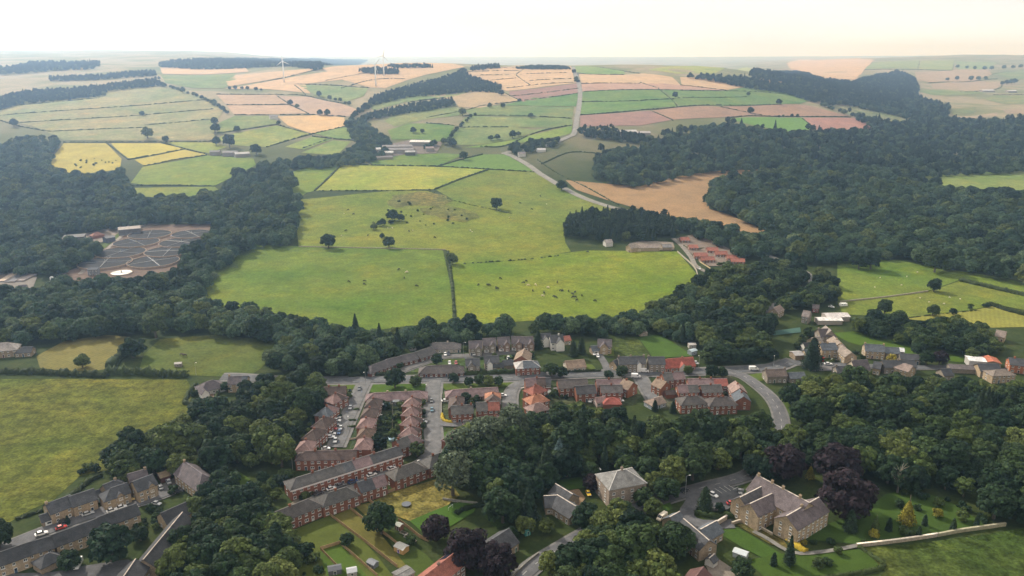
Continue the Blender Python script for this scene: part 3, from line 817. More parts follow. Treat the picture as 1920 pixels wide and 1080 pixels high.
def house(label, r0, r1, D=8.0, He=5.0, Hr=7.8, wall=BR, roof=TB, hip=(0, 0), chim=(), wins=True, name='house', cat='house',
          segs=None, mat='brick', band=None, door=(0.5, 0.5, 0.48), ridge=None, unit=6.0, group=None, front_gable=None, garage=None, wx=3.0, wside=None, shrink=1.0):
    wall = tuple(v * 0.74 for v in wall); roof = tuple(v * 0.74 for v in roof)
    if segs: segs = [(a, b_, tuple(v * 0.74 for v in c)) for a, b_, c in segs]
    P0, P1 = unproj(r0[0], r0[1], Hr), unproj(r1[0], r1[1], Hr)
    if shrink != 1.0:
        mid_ = (P0 + P1) / 2
        P0, P1 = mid_ + (P0 - mid_) * shrink, mid_ + (P1 - mid_) * shrink
    v = Vector((P1.x - P0.x, P1.y - P0.y))
    Lr = max(v.length, 0.6)
    ang = math.atan2(v.y, v.x)
    x0 = -(D / 2 if hip[0] else 0.25); x1 = Lr + (D / 2 if hip[1] else 0.25)
    zb = min(P0.z, P1.z)
    root = empty(name, (P0.x, P0.y, zb), ang)
    cx = 0.5 * (x0 + x1)
    ca, sa = math.cos(ang), math.sin(ang)
    ccx, ccy = P0.x + ca * cx, P0.y + sa * cx
    hl = 0.5 * (x1 - x0)
    nfoot = max(1, int(hl * 2 / D))
    for i in range(nfoot):
        xx = x0 + (i + 0.5) * (x1 - x0) / nfoot
        FOOT.append((P0.x + ca * xx, P0.y + sa * xx, D * 0.62))
    dist = math.hypot(ccx, ccy)
    h2 = D / 2
    # walls
    mb = MB()
    b0 = -1.2
    Vw = [(x0, -h2, b0), (x1, -h2, b0), (x1, h2, b0), (x0, h2, b0), (x0, -h2, He), (x1, -h2, He), (x1, h2, He), (x0, h2, He)]
    Fw = [(0, 1, 5, 4), (2, 3, 7, 6), (0, 3, 2, 1)]
    g = Hr - 0.10
    Vw += [(x0, 0, g), (x1, 0, g)]
    Fw += [(3, 0, 4, 8, 7) if not hip[0] else (3, 0, 4, 7), (1, 2, 6, 9, 5) if not hip[1] else (1, 2, 6, 5)]
    mb.add(Vw, Fw)
    mw = MB(); mw.v, mw.f, mw.m = mb.v, mb.f, mb.m
    obj('wall', mb.mesh('wall', [M[mat]]), root, color=wall)
    # roof in one or more lengths
    ov, th = 0.35, 0.16
    pitch = (Hr - He) / h2
    ye = h2 + ov; ze = He - ov * pitch
    segs = segs or [(0.0, 1.0, roof)]
    for si, (t0, t1, c) in enumerate(segs):
        a0, a1 = x0 + (x1 - x0) * t0, x0 + (x1 - x0) * t1
        first, last = t0 <= 0.001, t1 >= 0.999
        e0 = a0 - (ov if first else -0.01); e1 = a1 + (ov if last else -0.01)
        ra = (0.0 if hip[0] else e0) if first else a0 + 0.01
        rb = (Lr if hip[1] else e1) if last else a1 - 0.01
        if hip[0] and not first: ra = max(ra, 0.0)
        if hip[1] and not last: rb = min(rb, Lr)
        dz = 0.015 * si
        V = []
        for q in (0, th):
            V += [(e0, -ye, ze + q + dz), (e1, -ye, ze + q + dz), (e1, ye, ze + q + dz), (e0, ye, ze + q + dz), (ra, 0, Hr + q + dz), (rb, 0, Hr + q + dz)]
        F = [(6, 7, 11, 10), (8, 9, 10, 11), (9, 6, 10), (7, 8, 11), (0, 4, 5, 1), (2, 5, 4, 3), (3, 4, 0), (1, 5, 2),
             (0, 1, 7, 6), (2, 3, 9, 8), (1, 2, 8, 7), (3, 0, 6, 9)]
        if not (hip[0] and first):
            F.remove((9, 6, 10)); F.remove((3, 4, 0)); F.remove((3, 0, 6, 9)); F += [(3, 4, 10, 9), (4, 0, 6, 10)]
        if not (hip[1] and last):
            F.remove((7, 8, 11)); F.remove((1, 5, 2)); F.remove((1, 2, 8, 7)); F += [(1, 5, 11, 7), (5, 2, 8, 11)]
        rf = obj('roof', mesh('roof', V, F, [M['roof']]), root, color=c)
        if si == 0:
            m2 = MB()
            rc = ridge or tuple(min(1, k * 1.25 + 0.02) for k in c)
            m2.box(ra, (Lr if hip[1] else x1 + ov) if len(segs) > 1 else rb, -0.2, 0.2, Hr + th * 0.7, Hr + th + 0.1)
            if dist < 520:
                for end, xr in ((0, 0.0), (1, Lr)):
                    if not hip[end]: continue
                    xe = (x0 - ov) if end == 0 else (x1 + ov)
                    for sy in (-1, 1):
                        a = Vector((xr, 0, Hr + th + 0.02)); b_ = Vector((xe, sy * ye, ze + th + 0.02))
                        m2.tube(a, b_, 0.17, 0.17, 4)
            obj('ridge', m2.mesh('ridge', [M['roof']]), rf, color=rc)
    # pale band under the eaves
    if band:
        mbb = MB()
        for sy in (-1, 1):
            mbb.box(x0 - 0.03, x1 + 0.03, sy * h2 - 0.06, sy * h2 + 0.06, He - 1.1, He - 0.18)
        mbb.box(x0 - 0.06, x0 + 0.06, -h2, h2, He - 1.1, He - 0.18)
        obj('fascia_band', mbb.mesh('fascia_band', [M['plain']]), root, color=band)
    # chimneys
    for t in chim:
        c = obj('chimney', ME_CHIM, root, (t * Lr, 0, Hr + 0.1), scale=(0.9, 0.75, 0.95 if He < 6 else 1.3), color=tuple(k * 0.9 for k in wall))
    # windows and doors on the sides that face the village lens
    if wins:
        toc = Vector((-ccx, -ccy)).normalized()
        floors = [(1.45, 1.25)] + ([(3.95, 1.15)] if He > 4.2 else []) + ([(6.3, 1.2)] if He > 6.5 else [])
        n_un = max(1, round((x1 - x0) / unit))
        for sy in (-1, 1):
            nx, ny = -sa * sy * -1 * -1, ca * sy
            nx, ny = -sa * sy, ca * sy
            if nx * toc.x + ny * toc.y < 0.05: continue
            if wside is not None and sy != wside: continue
            k = max(2, int(round((x1 - x0) / wx)))
            for fi, (wz, wh) in enumerate(floors):
                for j in range(k):
                    xw = x0 + (j + 0.5) * (x1 - x0) / k + random.uniform(-0.12, 0.12)
                    isdoor = fi == 0 and (j % max(2, round(k / n_un)) == (1 if n_un > 1 else k // 2))
                    if isdoor:
                        q = obj('door', ME_DOOR, root, (xw, sy * (h2 + 0.005), 0.0), rz=0.0 if sy > 0 else math.pi, scale=(0.95, 1, 2.1),
                                color=random.choice([(0.6, 0.6, 0.58), (0.12, 0.05, 0.04), (0.05, 0.09, 0.14), (0.5, 0.5, 0.48), (0.06, 0.12, 0.07)]) if door is None or True else door)
                        continue
                    wwid = random.choice((1.1, 1.35, 1.6)) if mat != 'stone' else random.choice((0.95, 1.1, 1.25))
                    q = obj('window', ME_WIN, root, (xw, sy * (h2 + 0.004), wz + random.uniform(-.04, .04)), rz=0.0 if sy > 0 else math.pi, scale=(wwid, 1, wh))
                    obj('pane', ME_PANE, q)
        for ex, xe, hp in ((-1, x0, hip[0]), (1, x1, hip[1])):
            nx, ny = ca * ex, sa * ex
            if nx * toc.x + ny * toc.y < 0.25: continue
            for fi, (wz, wh) in enumerate(floors):
                for yy in ((-0.22 * D, 0.22 * D) if D > 8.5 else (0.12 * D,)):
                    q = obj('window', ME_WIN, root, (xe + ex * 0.004, yy, wz), rz=-ex * math.pi / 2, scale=(1.05, 1, wh))
                    obj('pane', ME_PANE, q)
    # small front gable, bay or porch on the visible long side
    if front_gable:
        t, gw, col, dep = front_gable
        toc = Vector((-ccx, -ccy)).normalized()
        sy = 1 if (-sa * toc.x + ca * toc.y) > 0 else -1
        xm = x0 + (x1 - x0) * t
        y0_, y1_ = sy * (h2 - 2.0), sy * (h2 + dep)
        hh = min(He, Hr - 1.2); top = min(Hr - 0.35, hh + gw * 0.55)
        V = [(xm - gw / 2, y0_, b0), (xm + gw / 2, y0_, b0), (xm + gw / 2, y1_, b0), (xm - gw / 2, y1_, b0), (xm - gw / 2, y0_, hh), (xm + gw / 2, y0_, hh), (xm + gw / 2, y1_, hh), (xm - gw / 2, y1_, hh), (xm, y0_, top), (xm, y1_, top)]
        F = [(0, 1, 5, 4), (1, 2, 6, 5), (2, 3, 7, 9, 6), (3, 0, 4, 7), (4, 5, 8)]
        fg = obj('front_gable', mesh('front_gable', V, F, [M[mat] if col is None else M['plain']]), root, color=col or wall)
        yb = sy * (h2 - 2.6 - (Hr - top) * 0.3); ye2 = sy * (h2 + dep + 0.3)
        ov2 = 0.3; zz = hh - ov2 * (top - hh) / (gw / 2)
        V = []
        for q in (0.02, 0.17):
            V += [(xm - gw / 2 - ov2, yb, zz + q), (xm, yb, top + q), (xm + gw / 2 + ov2, yb, zz + q), (xm - gw / 2 - ov2, ye2, zz + q), (xm, ye2, top + q), (xm + gw / 2 + ov2, ye2, zz + q)]
        F = [(6, 7, 10, 9), (7, 8, 11, 10), (0, 3, 4, 1), (1, 4, 5, 2), (3, 9, 10, 4), (4, 10, 11, 5), (0, 6, 9, 3), (2, 5, 11, 8)]
        obj('gable_roof', mesh('gable_roof', V, F, [M['roof']]), fg, color=roof)
        for wz in ([1.4, 3.8] if He > 4.2 else [1.4]):
            q = obj('window', ME_WIN, fg, (xm, y1_ + sy * 0.004, wz), rz=0.0 if sy > 0 else math.pi, scale=(1.4, 1, 1.15))
    if garage:
        toc = Vector((-ccx, -ccy)).normalized()
        sy = 1 if (-sa * toc.x + ca * toc.y) > 0 else -1
        q = obj('garage_door', ME_DOOR, root, (x0 + (x1 - x0) * garage[0], sy * (h2 + 0.01), 0.0), rz=0.0 if sy > 0 else math.pi, scale=(2.4, 1, 2.1), color=garage[1])
    tag(root, label, cat, group)
    return root

def H(label, r0, r1, **k):
    return house(label, r0, r1, **k)

hip2 = (1, 1)
# --- estate, left row beside the cul-de-sac
H('dark roofed brick house at the top of the cul-de-sac', (609,726), (647,724), D=8, roof=TB, chim=(0.2, 0.7))
H('brick house with pink hipped roof, farthest in the left estate row', (621,742), (637,735), D=7.6, hip=hip2, roof=TPK, segs=[(0, 0.55, TPK), (0.55, 1, TB)], chim=(0.5,), name='semi_detached_house', shrink=0.45)
H('brick semi with half blue grey, half pink hipped roof', (605,768), (620,757), D=7.6, hip=hip2, segs=[(0, 0.5, SLB), (0.5, 1, TPK)], chim=(0.5,), name='semi_detached_house', shrink=0.45)
H('brick semi with mottled brown hipped roof beside the white cars', (600,789), (613,778), D=7.6, hip=hip2, roof=TB, chim=(0.5,), name='semi_detached_house', shrink=0.45)
H('brick semi with mottled brown hipped roof beside the red car', (582,811), (596,799), D=7.6, hip=hip2, roof=TB, chim=(0.5,), name='semi_detached_house', shrink=0.45)
H('brick house with pink hipped roof, nearest in the left estate row', (569,833), (575,823), D=7.6, hip=hip2, roof=TPK, chim=(1.0,), name='semi_detached_house', shrink=0.45)
# --- estate, right of the cul-de-sac
H('brick semi with brown hipped roof at the far end of the second row', (698,752), (702,743), D=7.6, hip=hip2, roof=TB, chim=(0.3,), name='semi_detached_house', shrink=0.3)
H('brick semi with brown hipped roof, second from the far end', (691,770), (695,761), D=7.6, hip=hip2, roof=TB, chim=(0.5,), name='semi_detached_house', shrink=0.3)
H('brick semi with pink hipped roof in the middle of the second row', (684,789), (689,780), D=7.6, hip=hip2, roof=TPK, chim=(0.4,), name='semi_detached_house', shrink=0.3)
H('brick semi with tawny brown hipped roof behind the pink decking', (684,808), (688,799), D=7.6, hip=hip2, roof=(0.16, 0.11, 0.085), chim=(0.5,), name='semi_detached_house', shrink=0.3)
H('brick house with pink hipped roof, nearest of the second row', (680,829), (685,817), D=7.6, hip=hip2, roof=TPK, chim=(1.0,), name='semi_detached_house', shrink=0.3)
H('long low terrace of cream bungalows with purple roof, left block', (701,737), (786,733), D=8.5, He=2.6, Hr=5.2, roof=TP, hip=(1, 1), wall=(0.5, 0.42, 0.33), chim=(0.3, 0.7), name='bungalow_terrace', wx=2.6)
for i, (a, b_) in enumerate([((768,751), (776,741)), ((767,768), (776,758)), ((765,786), (776,776)), ((763,806), (774,795))]):
    H('brick semi with pink and brown hipped roof, %s along the estate street' % ['first', 'second', 'third', 'fourth'][i], a, b_, D=7.4, hip=hip2, segs=[(0, 0.6, TPK), (0.6, 1, TB)], chim=(0.7,), name='semi_detached_house', shrink=0.35)
H('brick pair with grey and purple roof at the street bend', (744,825), (771,815), D=8, hip=(0, 1), segs=[(0, 0.5, TG), (0.5, 1, TP)], chim=(0.1,), name='semi_detached_house')
# --- second estate block
H('long low terrace of bungalows with purple roof, right block', (850,731), (932,726), D=8.5, He=2.6, Hr=5.2, roof=TP, hip=(1, 0), wall=(0.42, 0.34, 0.28), chim=(0.4,), name='bungalow_terrace', wx=2.6)
H('brick house with brown hipped roof beside the white curved car', (855,752), (856,742), D=7.5, hip=hip2, roof=TB, chim=(0.5,), name='semi_detached_house')
H('brick pair with long grey roof behind the yellow hedge', (847,761), (885,759), D=8, roof=TG, chim=(0.5, 0.95), name='semi_detached_house')
H('brick house with red and brown hipped roof at the estate corner', (924,743), (924,734), D=8, hip=hip2, segs=[(0, 0.5, TB), (0.5, 1, TO)], chim=(0.5,), name='semi_detached_house')
H('brick pair, half grey roof and half red roof', (894,755), (934,753), D=8, segs=[(0, 0.5, TG), (0.5, 1, TR)], chim=(0.5,), name='semi_detached_house')
H('purple roofed brick house half hidden by the big willow', (917,783), (940,781), D=8, roof=TP, chim=(0.5,), name='house')
H('dark roofed brick house behind the big willow', (870,789), (903,786), D=7.5, roof=TG, chim=(0.4,))
H('pink roofed brick house beside the green verges', (848,812), (858,803), D=7.5, hip=hip2, roof=TPK, chim=(0.5,))
H('brick house with grey hipped roof under the willow', (810,855), (842,843), D=8.5, hip=(1, 0), roof=TG, chim=(0.05,))
H('low brick extension with bright red roof', (793,868), (806,878), D=4.5, He=2.6, Hr=3.5, roof=(0.5, 0.12, 0.10), name='garage', cat='garage', wx=4)
# --- terraces
H('brick terrace with seven upper windows closing the cul-de-sac', (572,846), (667,844), D=7.5, He=5.2, Hr=7.6, roof=(0.12, 0.088, 0.08), hip=(1, 0), chim=(0.2, 0.6), name='terrace', wx=2.9)
H('long brick terrace with white band under the eaves', (555,895), (746,837), D=8, He=5.6, Hr=7.9, roof=TG, hip=(1, 0), band=(0.7, 0.68, 0.66), segs=[(0, 0.47, (0.115, 0.11, 0.108)), (0.47, 0.56, (0.105, 0.11, 0.12)), (0.56, 0.72, TP), (0.72, 1.0, (0.09, 0.09, 0.094))], chim=(0.15, 0.35, 0.55, 0.75, 1.0), name='terrace', wx=3.0)
H('brick pair with dark hipped roof beside the dark parked car', (616,924), (648,914), D=8.5, hip=hip2, roof=(0.10, 0.095, 0.09), chim=(0.4,), name='semi_detached_house')
H('brick pair with half grey, half purple gabled roof', (671,904), (717,890), D=8, segs=[(0, 0.55, SL), (0.55, 1, TP)], chim=(0.3,), name='semi_detached_house')
H('brick house with grey brown hipped roof by the long fence', (747,877), (775,867), D=8.5, hip=hip2, roof=(0.125, 0.115, 0.105), chim=(0.1,), name='semi_detached_house')
H('brick pair with dark roof at the head of the fenced lawns', (508,963), (577,936), D=8, hip=(0, 1), roof=(0.105, 0.095, 0.09), chim=(0.5,), name='semi_detached_house')
H('red tiled terrace with solar panels at the bottom edge', (790,1084), (853,1036), D=9, He=5.2, Hr=8.2, roof=TR, wall=(0.3, 0.2, 0.16), chim=(0.5,), name='terrace', wx=2.6)
H('grey flat roofed annex behind the red tiled terrace', (745,1078), (768,1066), D=5, He=2.7, Hr=3.0, roof=SLL, wall=(0.5, 0.4, 0.34), name='annex', cat='annex')
H('slate roofed stone bungalow beside the copper trees', (914,1017), (953,992), D=10, He=3.6, Hr=7.2, roof=SL, wall=SN, mat='stone', name='bungalow')
# --- stone terraces at the left
H('stone terrace house with arched window at the bottom left corner', (-12,1040), (48,1019), D=8.5, roof=SLD, wall=SNL, mat='stone', name='stone_house')
H('stone terrace house second from the bottom left corner', (48,1019), (97,1005), D=8.5, He=4.8, Hr=7.4, roof=SLD, wall=SNL, mat='stone', name='stone_house')
H('long stone terrace with dark slate roof behind the white van', (99,1003), (180,973), D=8.5, roof=SLD, wall=SNL, mat='stone', name='stone_terrace', wx=3.4)
H('stone terrace house at the upper end of the lower row', (182,971), (253,945), D=8, roof=SLD, wall=SNL, mat='stone', name='stone_house', wx=3.4)
H('stone house with white door in the upper row', (87,945), (129,929), D=8.5, roof=SL, wall=SNL, mat='stone', chim=(0.0,), name='stone_house', wx=3.6)
H('stone house with white framed porch bay in the upper row', (131,931), (173,917), D=8.5, roof=SL, wall=SNL, mat='stone', name='stone_house', wx=3.6)
H('small stone garage with white door', (76,966), (94,960), D=5.5, He=2.6, Hr=4.4, roof=SL, wall=SN, mat='stone', name='garage', cat='garage', wins=False, garage=(0.6, (0.7, 0.7, 0.68)))
H('dark roofed shed with pale blue door', (176,921), (193,916), D=6, He=2.6, Hr=4.2, roof=SLD, wall=SN, mat='stone', name='garage', cat='garage', wins=False, garage=(0.6, (0.30, 0.50, 0.60)))
H('back range of the dormered stone house', (195,909), (216,900), D=7, roof=SL, wall=SN, mat='stone', hip=(0, 1), chim=(1.0,), wins=False, name='stone_house')
H('stone house with dormer windows above the yellow car', (207,916), (236,906), D=7.5, roof=SL, wall=SNL, mat='stone', hip=(1, 0), front_gable=(0.6, 3.0, None, 0.3), name='stone_house')
H('back wing of the tall gabled stone house', (241,889), (272,880), D=7, He=5.5, Hr=8.5, roof=SLP, wall=SN, mat='stone', chim=(1.0,), wins=False, name='stone_house')
H('tall gabled stone house with twin dormers', (250,903), (284,890), D=8, He=5.8, Hr=8.8, roof=SL, wall=SNL, mat='stone', front_gable=(0.7, 3.0, None, 0.3), name='stone_house')
H('large stone barn house with arched openings and skylights', (346,866), (379,889), D=10, He=4.8, Hr=8.6, roof=SLP, wall=SNL, mat='stone', hip=(0, 1), chim=(0.0,), name='stone_house', wx=3.0)
H('tan roofed open carport beside the stone houses', (298,888), (314,883), D=6, He=2.6, Hr=3.4, roof=(0.26, 0.20, 0.13), wall=(0.16, 0.07, 0.06), wins=False, name='carport', cat='carport')
H('slate wing with gable end above the stone barn range', (303,962), (346,943), D=8, He=4.0, Hr=7.0, roof=SLD, wall=SNL, mat='stone', name='stone_barn', cat='barn')
H('long stone barn range with slate roof and pale ridge', (341,962), (270,1048), D=8, He=4.2, Hr=7.2, roof=SLD, wall=SN, mat='stone', ridge=(0.34, 0.29, 0.25), name='stone_barn', cat='barn', wx=5)
H('stone barn at the bottom edge with roof lights', (253,1050), (226,1090), D=9, He=4.2, Hr=7.2, roof=SLD, wall=SN, mat='stone', ridge=(0.34, 0.29, 0.25), name='stone_barn', cat='barn')
H('small hipped stone garage in the terrace yard', (84,1041), (92,1037), D=6.5, He=2.8, Hr=5.2, roof=SL, wall=SN, mat='stone', hip=hip2, wins=False, name='garage', cat='garage')
# --- bungalows and modern stone houses above the main road
H('brown roofed bungalow at the low end of the stepped row', (697,685), (724,675), D=8.5, He=2.6, Hr=5.3, roof=(0.12, 0.11, 0.115), wall=BRD, hip=(1, 0), name='bungalow')
H('second bungalow of the stepped row', (725,674), (751,668), D=8.5, He=2.6, Hr=5.3, roof=(0.12, 0.11, 0.115), wall=BRD, name='bungalow')
H('third bungalow of the stepped row', (752,667), (778,661), D=8.5, He=2.6, Hr=5.3, roof=(0.13, 0.12, 0.125), wall=BRD, name='bungalow')
H('fourth bungalow of the stepped row with bare gable', (780,660), (809,650), D=9, He=2.7, Hr=5.6, roof=(0.125, 0.12, 0.12), wall=BRD, name='bungalow')
H('grey roofed bungalow with pale walls at the top of the stepped row', (812,643), (851,642), D=8.5, He=2.7, Hr=5.4, roof=(0.14, 0.13, 0.13), wall=(0.5, 0.45, 0.4), hip=(0, 1), chim=(0.7,), name='bungalow')
H('bungalow with long brown hipped roof behind the roadside hedge', (800,686), (855,684), D=9, He=2.6, Hr=5.6, roof=(0.125, 0.11, 0.108), wall=BRD, hip=hip2, name='bungalow')
for i, (a, b_, lab) in enumerate([((880,640), (902,639), 'modern stone house with dark garage, leftmost of the five'), ((906,635), (928,634), 'modern stone house with white garage door, second of the five'),
        ((934,633), (954,632), 'modern brick house with white car in front, middle of the five'), ((960,631), (978,631), 'modern gabled house, fourth of the five'), ((980,632), (998,631), 'modern gabled house, last of the five by the tall conifer')]):
    H(lab, a, b_, D=9, He=5.0, Hr=8.0, roof=SLP, wall=(0.30, 0.21, 0.165) if i > 1 else SNG, mat='stone', front_gable=(0.72, 3.6, None, 1.2), garage=(0.25, (0.6, 0.6, 0.6) if i else (0.03, 0.035, 0.05)), name='house', wx=3.4)
H('stone house with rounded porch facing the roadside hedge', (874,673), (898,672), D=8, He=5, Hr=7.6, roof=SL, wall=SNG, mat='stone', front_gable=(0.4, 4, None, 1.5), name='house')
H('stone house with white conservatory', (909,668), (934,667), D=8, He=5, Hr=7.6, roof=SL, wall=SNG, mat='stone', front_gable=(0.35, 3.0, WHT, 2.2), name='house')
H('dark lean-to wing with timber deck beside the conservatory', (923,681), (942,680), D=5, He=2.7, Hr=4.4, roof=(0.07, 0.075, 0.08), wall=SN, mat='stone', name='annex', cat='annex')
H('grey garage in front of the tan roofed house', (944,676), (960,675), D=6, He=2.6, Hr=4.6, roof=SL, wall=SNG, mat='stone', wins=False, name='garage', cat='garage')
H('tan roofed house with blank brick gable', (978,667), (983,654), D=9, He=5, Hr=8, roof=TT, wall=BR, name='house')
H('brick house with blue grey hipped roof near the trees', (980,677), (996,676), D=9, He=4.8, Hr=7.4, hip=hip2, segs=[(0, 0.3, (0.5, 0.48, 0.46)), (0.3, 1, SLB)], wall=BR, name='house')
H('white half timbered house with front gables', (1032,629), (1054,628), D=9, He=5.2, Hr=8.4, roof=SL, wall=WHT, mat='plain', front_gable=(0.7, 5.0, WHT, 2.0), chim=(0.7,), name='house')
H('smaller white gabled house beside the timbered one', (1015,626), (1031,625), D=7, He=5, Hr=7.4, roof=SL, wall=WHT, mat='plain', front_gable=(0.4, 3.6, WHT, 1.5), name='house')
H('small annex with rust red roof behind the trees', (1057,631), (1067,630), D=6, He=3, Hr=4.8, roof=TR, wall=TAN, name='annex', cat='annex')
H('low bungalow with tan roof and front lawn', (1061,677), (1094,674), D=9, He=2.8, Hr=5.6, roof=TT, wall=(0.55, 0.48, 0.4), name='bungalow', wx=2.6)
H('cream stone house with double gables at the top of the drive', (1122,636), (1146,637), D=9, He=5, Hr=8, roof=SLP, wall=SNL, mat='stone', front_gable=(0.45, 5.0, None, 1.5), name='house')
H('slate roofed double garage of the cream stone house', (1109,649), (1122,648), D=6, He=2.7, Hr=4.8, roof=SLB, wall=SN, mat='stone', wins=False, garage=(0.5, (0.65, 0.65, 0.65)), name='garage', cat='garage')
H('stone semi-detached villas with white bay windows', (1160,669), (1207,668), D=9, He=5.4, Hr=8.2, roof=SL, wall=SNG, mat='stone', chim=(0.0, 0.48, 1.0), front_gable=(0.75, 2.4, WHT, 0.9), name='semi_detached_house', wx=2.7)
H('small stone cottage joined to the left of the villas', (1151,676), (1162,673), D=7, He=3.2, Hr=6, roof=SL, wall=SNL, mat='stone', name='house')
H('stone detached villa right of the white bays', (1216,669), (1244,669), D=9, He=5.4, Hr=8.2, roof=SL, wall=SNG, mat='stone', chim=(0.0,), name='house', wx=2.7)
H('red tiled bungalow with white front gable', (1251,673), (1298,670), D=9.5, He=2.8, Hr=6.4, roof=(0.34, 0.10, 0.075), wall=(0.4, 0.22, 0.16), front_gable=(0.62, 4.2, WHT, 0.8), hip=(1, 0), chim=(0.6,), name='bungalow', wx=2.6)
# --- brick houses along the lower side of the main road
H('brick pair with purple roof beside the circular flower bed', (986,710), (1020,708), D=8, He=5, Hr=7.8, segs=[(0, 0.55, TP), (0.55, 1, TB)], chim=(0.6,), name='semi_detached_house')
H('narrow brick house with grey roof next to the purple pair', (1023,709), (1031,709), D=7, He=5, Hr=7.4, roof=SL, name='house')
H('brick house with red hipped roof, first of the bright roofs', (1001,724), (1007,722), D=8, hip=hip2, roof=TR, chim=(0.5,), name='house')
H('brick house with bright orange hipped roof', (1001,741), (1009,739), D=8.5, hip=hip2, roof=TO, chim=(0.5,), name='house')
H('brick house with pale pink hipped roof above the wood', (1003,757), (1011,755), D=8, hip=hip2, roof=(0.30, 0.21, 0.19), name='house')
H('wide brick hall with dark brown roof by the main road', (1047,712), (1099,710), D=10, He=5, Hr=8, roof=(0.115, 0.10, 0.095), name='hall', cat='hall')
H('dark slate roofed brick house in front of the hall', (1080,724), (1114,722), D=8.5, He=5, Hr=7.8, roof=(0.085, 0.083, 0.088), name='house')
H('brick terrace with purple roof facing the main road', (1119,712), (1164,711), D=7.5, He=5, Hr=7.6, roof=TP, chim=(0.5,), name='terrace')
H('brick pair with grey roof behind the purple terrace', (1127,722), (1165,722), D=8, He=5, Hr=7.6, roof=(0.13, 0.12, 0.12), chim=(0.5,), name='semi_detached_house')
H('tan roofed house with large blank brick gable at the street corner', (1170,711), (1186,717), D=8.5, He=5, Hr=8, roof=TT, wall=BRO, chim=(0.3,), name='house')
H('low garage with brick red hipped roof at the edge of the wood', (1143,746), (1151,746), D=7, He=2.8, Hr=4.8, hip=hip2, roof=(0.33, 0.10, 0.08), name='garage', cat='garage', wins=False)
H('small pale gabled annex beside the red hipped garage', (1117,746), (1133,744), D=5, He=2.8, Hr=4.4, roof=TPK, wall=(0.55, 0.42, 0.38), name='annex', cat='annex')
H('brick house with dark and purple roof by the roadside', (1243,700), (1279,697), D=8, He=5, Hr=7.6, segs=[(0, 0.45, TG), (0.45, 1, TP)], chim=(0.0, 0.5), name='semi_detached_house')
H('tan roofed brick house turned side-on to the road', (1232,709), (1248,716), D=8, He=5, Hr=7.8, roof=TT, wall=BRO, chim=(0.1,), name='house')
H('long purple roofed terrace with one red roofed end', (1291,710), (1361,710), D=8, He=5, Hr=7.4, segs=[(0, 0.66, TP), (0.66, 1, (0.34, 0.12, 0.10))], chim=(0.3, 0.6), name='terrace')
H('brick pair with purple grey roof, left of the middle row', (1271,722), (1306,721), D=8, He=5, Hr=7.6, segs=[(0, 0.5, TP), (0.5, 1, TG)], chim=(0.0,), name='semi_detached_house')
H('brick pair with grey roof, right of the middle row', (1315,722), (1350,721), D=8, He=5, Hr=7.6, roof=TG, chim=(0.5,), name='semi_detached_house')
H('brick house with dark hipped roof at the edge of the wood, left one', (1288,743), (1306,742), D=9, hip=hip2, He=5, Hr=7.8, roof=(0.105, 0.095, 0.09), chim=(0.3, 0.7), name='house')
H('brick house with dark hipped roof at the edge of the wood, right one', (1341,745), (1362,744), D=9, hip=hip2, He=5, Hr=7.8, roof=(0.115, 0.10, 0.095), chim=(0.3, 0.7), name='house')
H('brick house with pinkish roof beside the curving road', (1379,715), (1387,727), D=8, He=5, Hr=7.8, roof=(0.30, 0.215, 0.19), chim=(0.5,), name='house')
H('brick house with blue grey roof beside the curving road', (1387,731), (1394,743), D=8, He=5, Hr=7.8, roof=SLB, chim=(0.5,), name='house')
H('low brown roofed garage beside the tan roofed house', (1248,733), (1264,732), D=5, He=2.5, Hr=3.6, roof=TB, name='garage', cat='garage', wins=False)
H('low pale roofed bungalow behind the dark conifers', (1226,747), (1240,743), D=7, He=2.6, Hr=4.8, roof=(0.30, 0.23, 0.19), wall=(0.45, 0.5, 0.56), hip=(1, 0), name='bungalow')
# --- stone village at the right
H('old stone farmhouse with mossy brown roof', (1535,617), (1556,616), D=9, He=5, Hr=8.6, roof=(0.12, 0.10, 0.10), wall=SNG, mat='stone', chim=(0.0,), name='stone_house')
H('pale roofed stone cross wing behind the farmhouse', (1548,611), (1558,620), D=8, He=5, Hr=8.6, roof=(0.3, 0.26, 0.23), wall=SNG, mat='stone', wins=False, name='stone_house')
H('tan roofed cottage row running down from the farmhouse', (1563,631), (1575,643), D=7.5, He=4.6, Hr=7.2, roof=(0.30, 0.245, 0.20), wall=SNL, mat='stone', chim=(0.5,), name='stone_terrace')
H('tan roofed cottage row at the lower end with pale gable', (1577,646), (1596,661), D=7.5, He=4.6, Hr=7.2, roof=(0.28, 0.235, 0.20), wall=SNL, mat='stone', chim=(0.0,), name='stone_terrace')
H('double fronted stone house with blue slate roof', (1538,644), (1565,643), D=8.5, He=5.2, Hr=8, roof=SLB, wall=SNL, mat='stone', chim=(0.0, 0.5), name='stone_house', wx=2.8)
H('stone outhouse with pale sheet roof by the lane', (1487,660), (1502,659), D=7, He=3.2, Hr=4.2, roof=(0.42, 0.40, 0.40), wall=SN, mat='stone', wins=False, name='outhouse', cat='outhouse')
H('stone cottage with green slate roof behind the dark fir', (1509,656), (1532,655), D=7.5, He=3.6, Hr=6.2, roof=SLB, wall=SNL, mat='stone', name='stone_house')
H('small dark roofed cottage above the stone outhouse', (1507,643), (1521,642), D=6, He=3, Hr=5.2, roof=SLD, wall=WHT, mat='plain', name='stone_house')
H('pale roofed stone barn beside the farmhouse', (1522,634), (1536,631), D=7, He=3, Hr=5.6, roof=(0.30, 0.265, 0.235), wall=SN, mat='stone', wins=False, name='stone_barn', cat='barn')
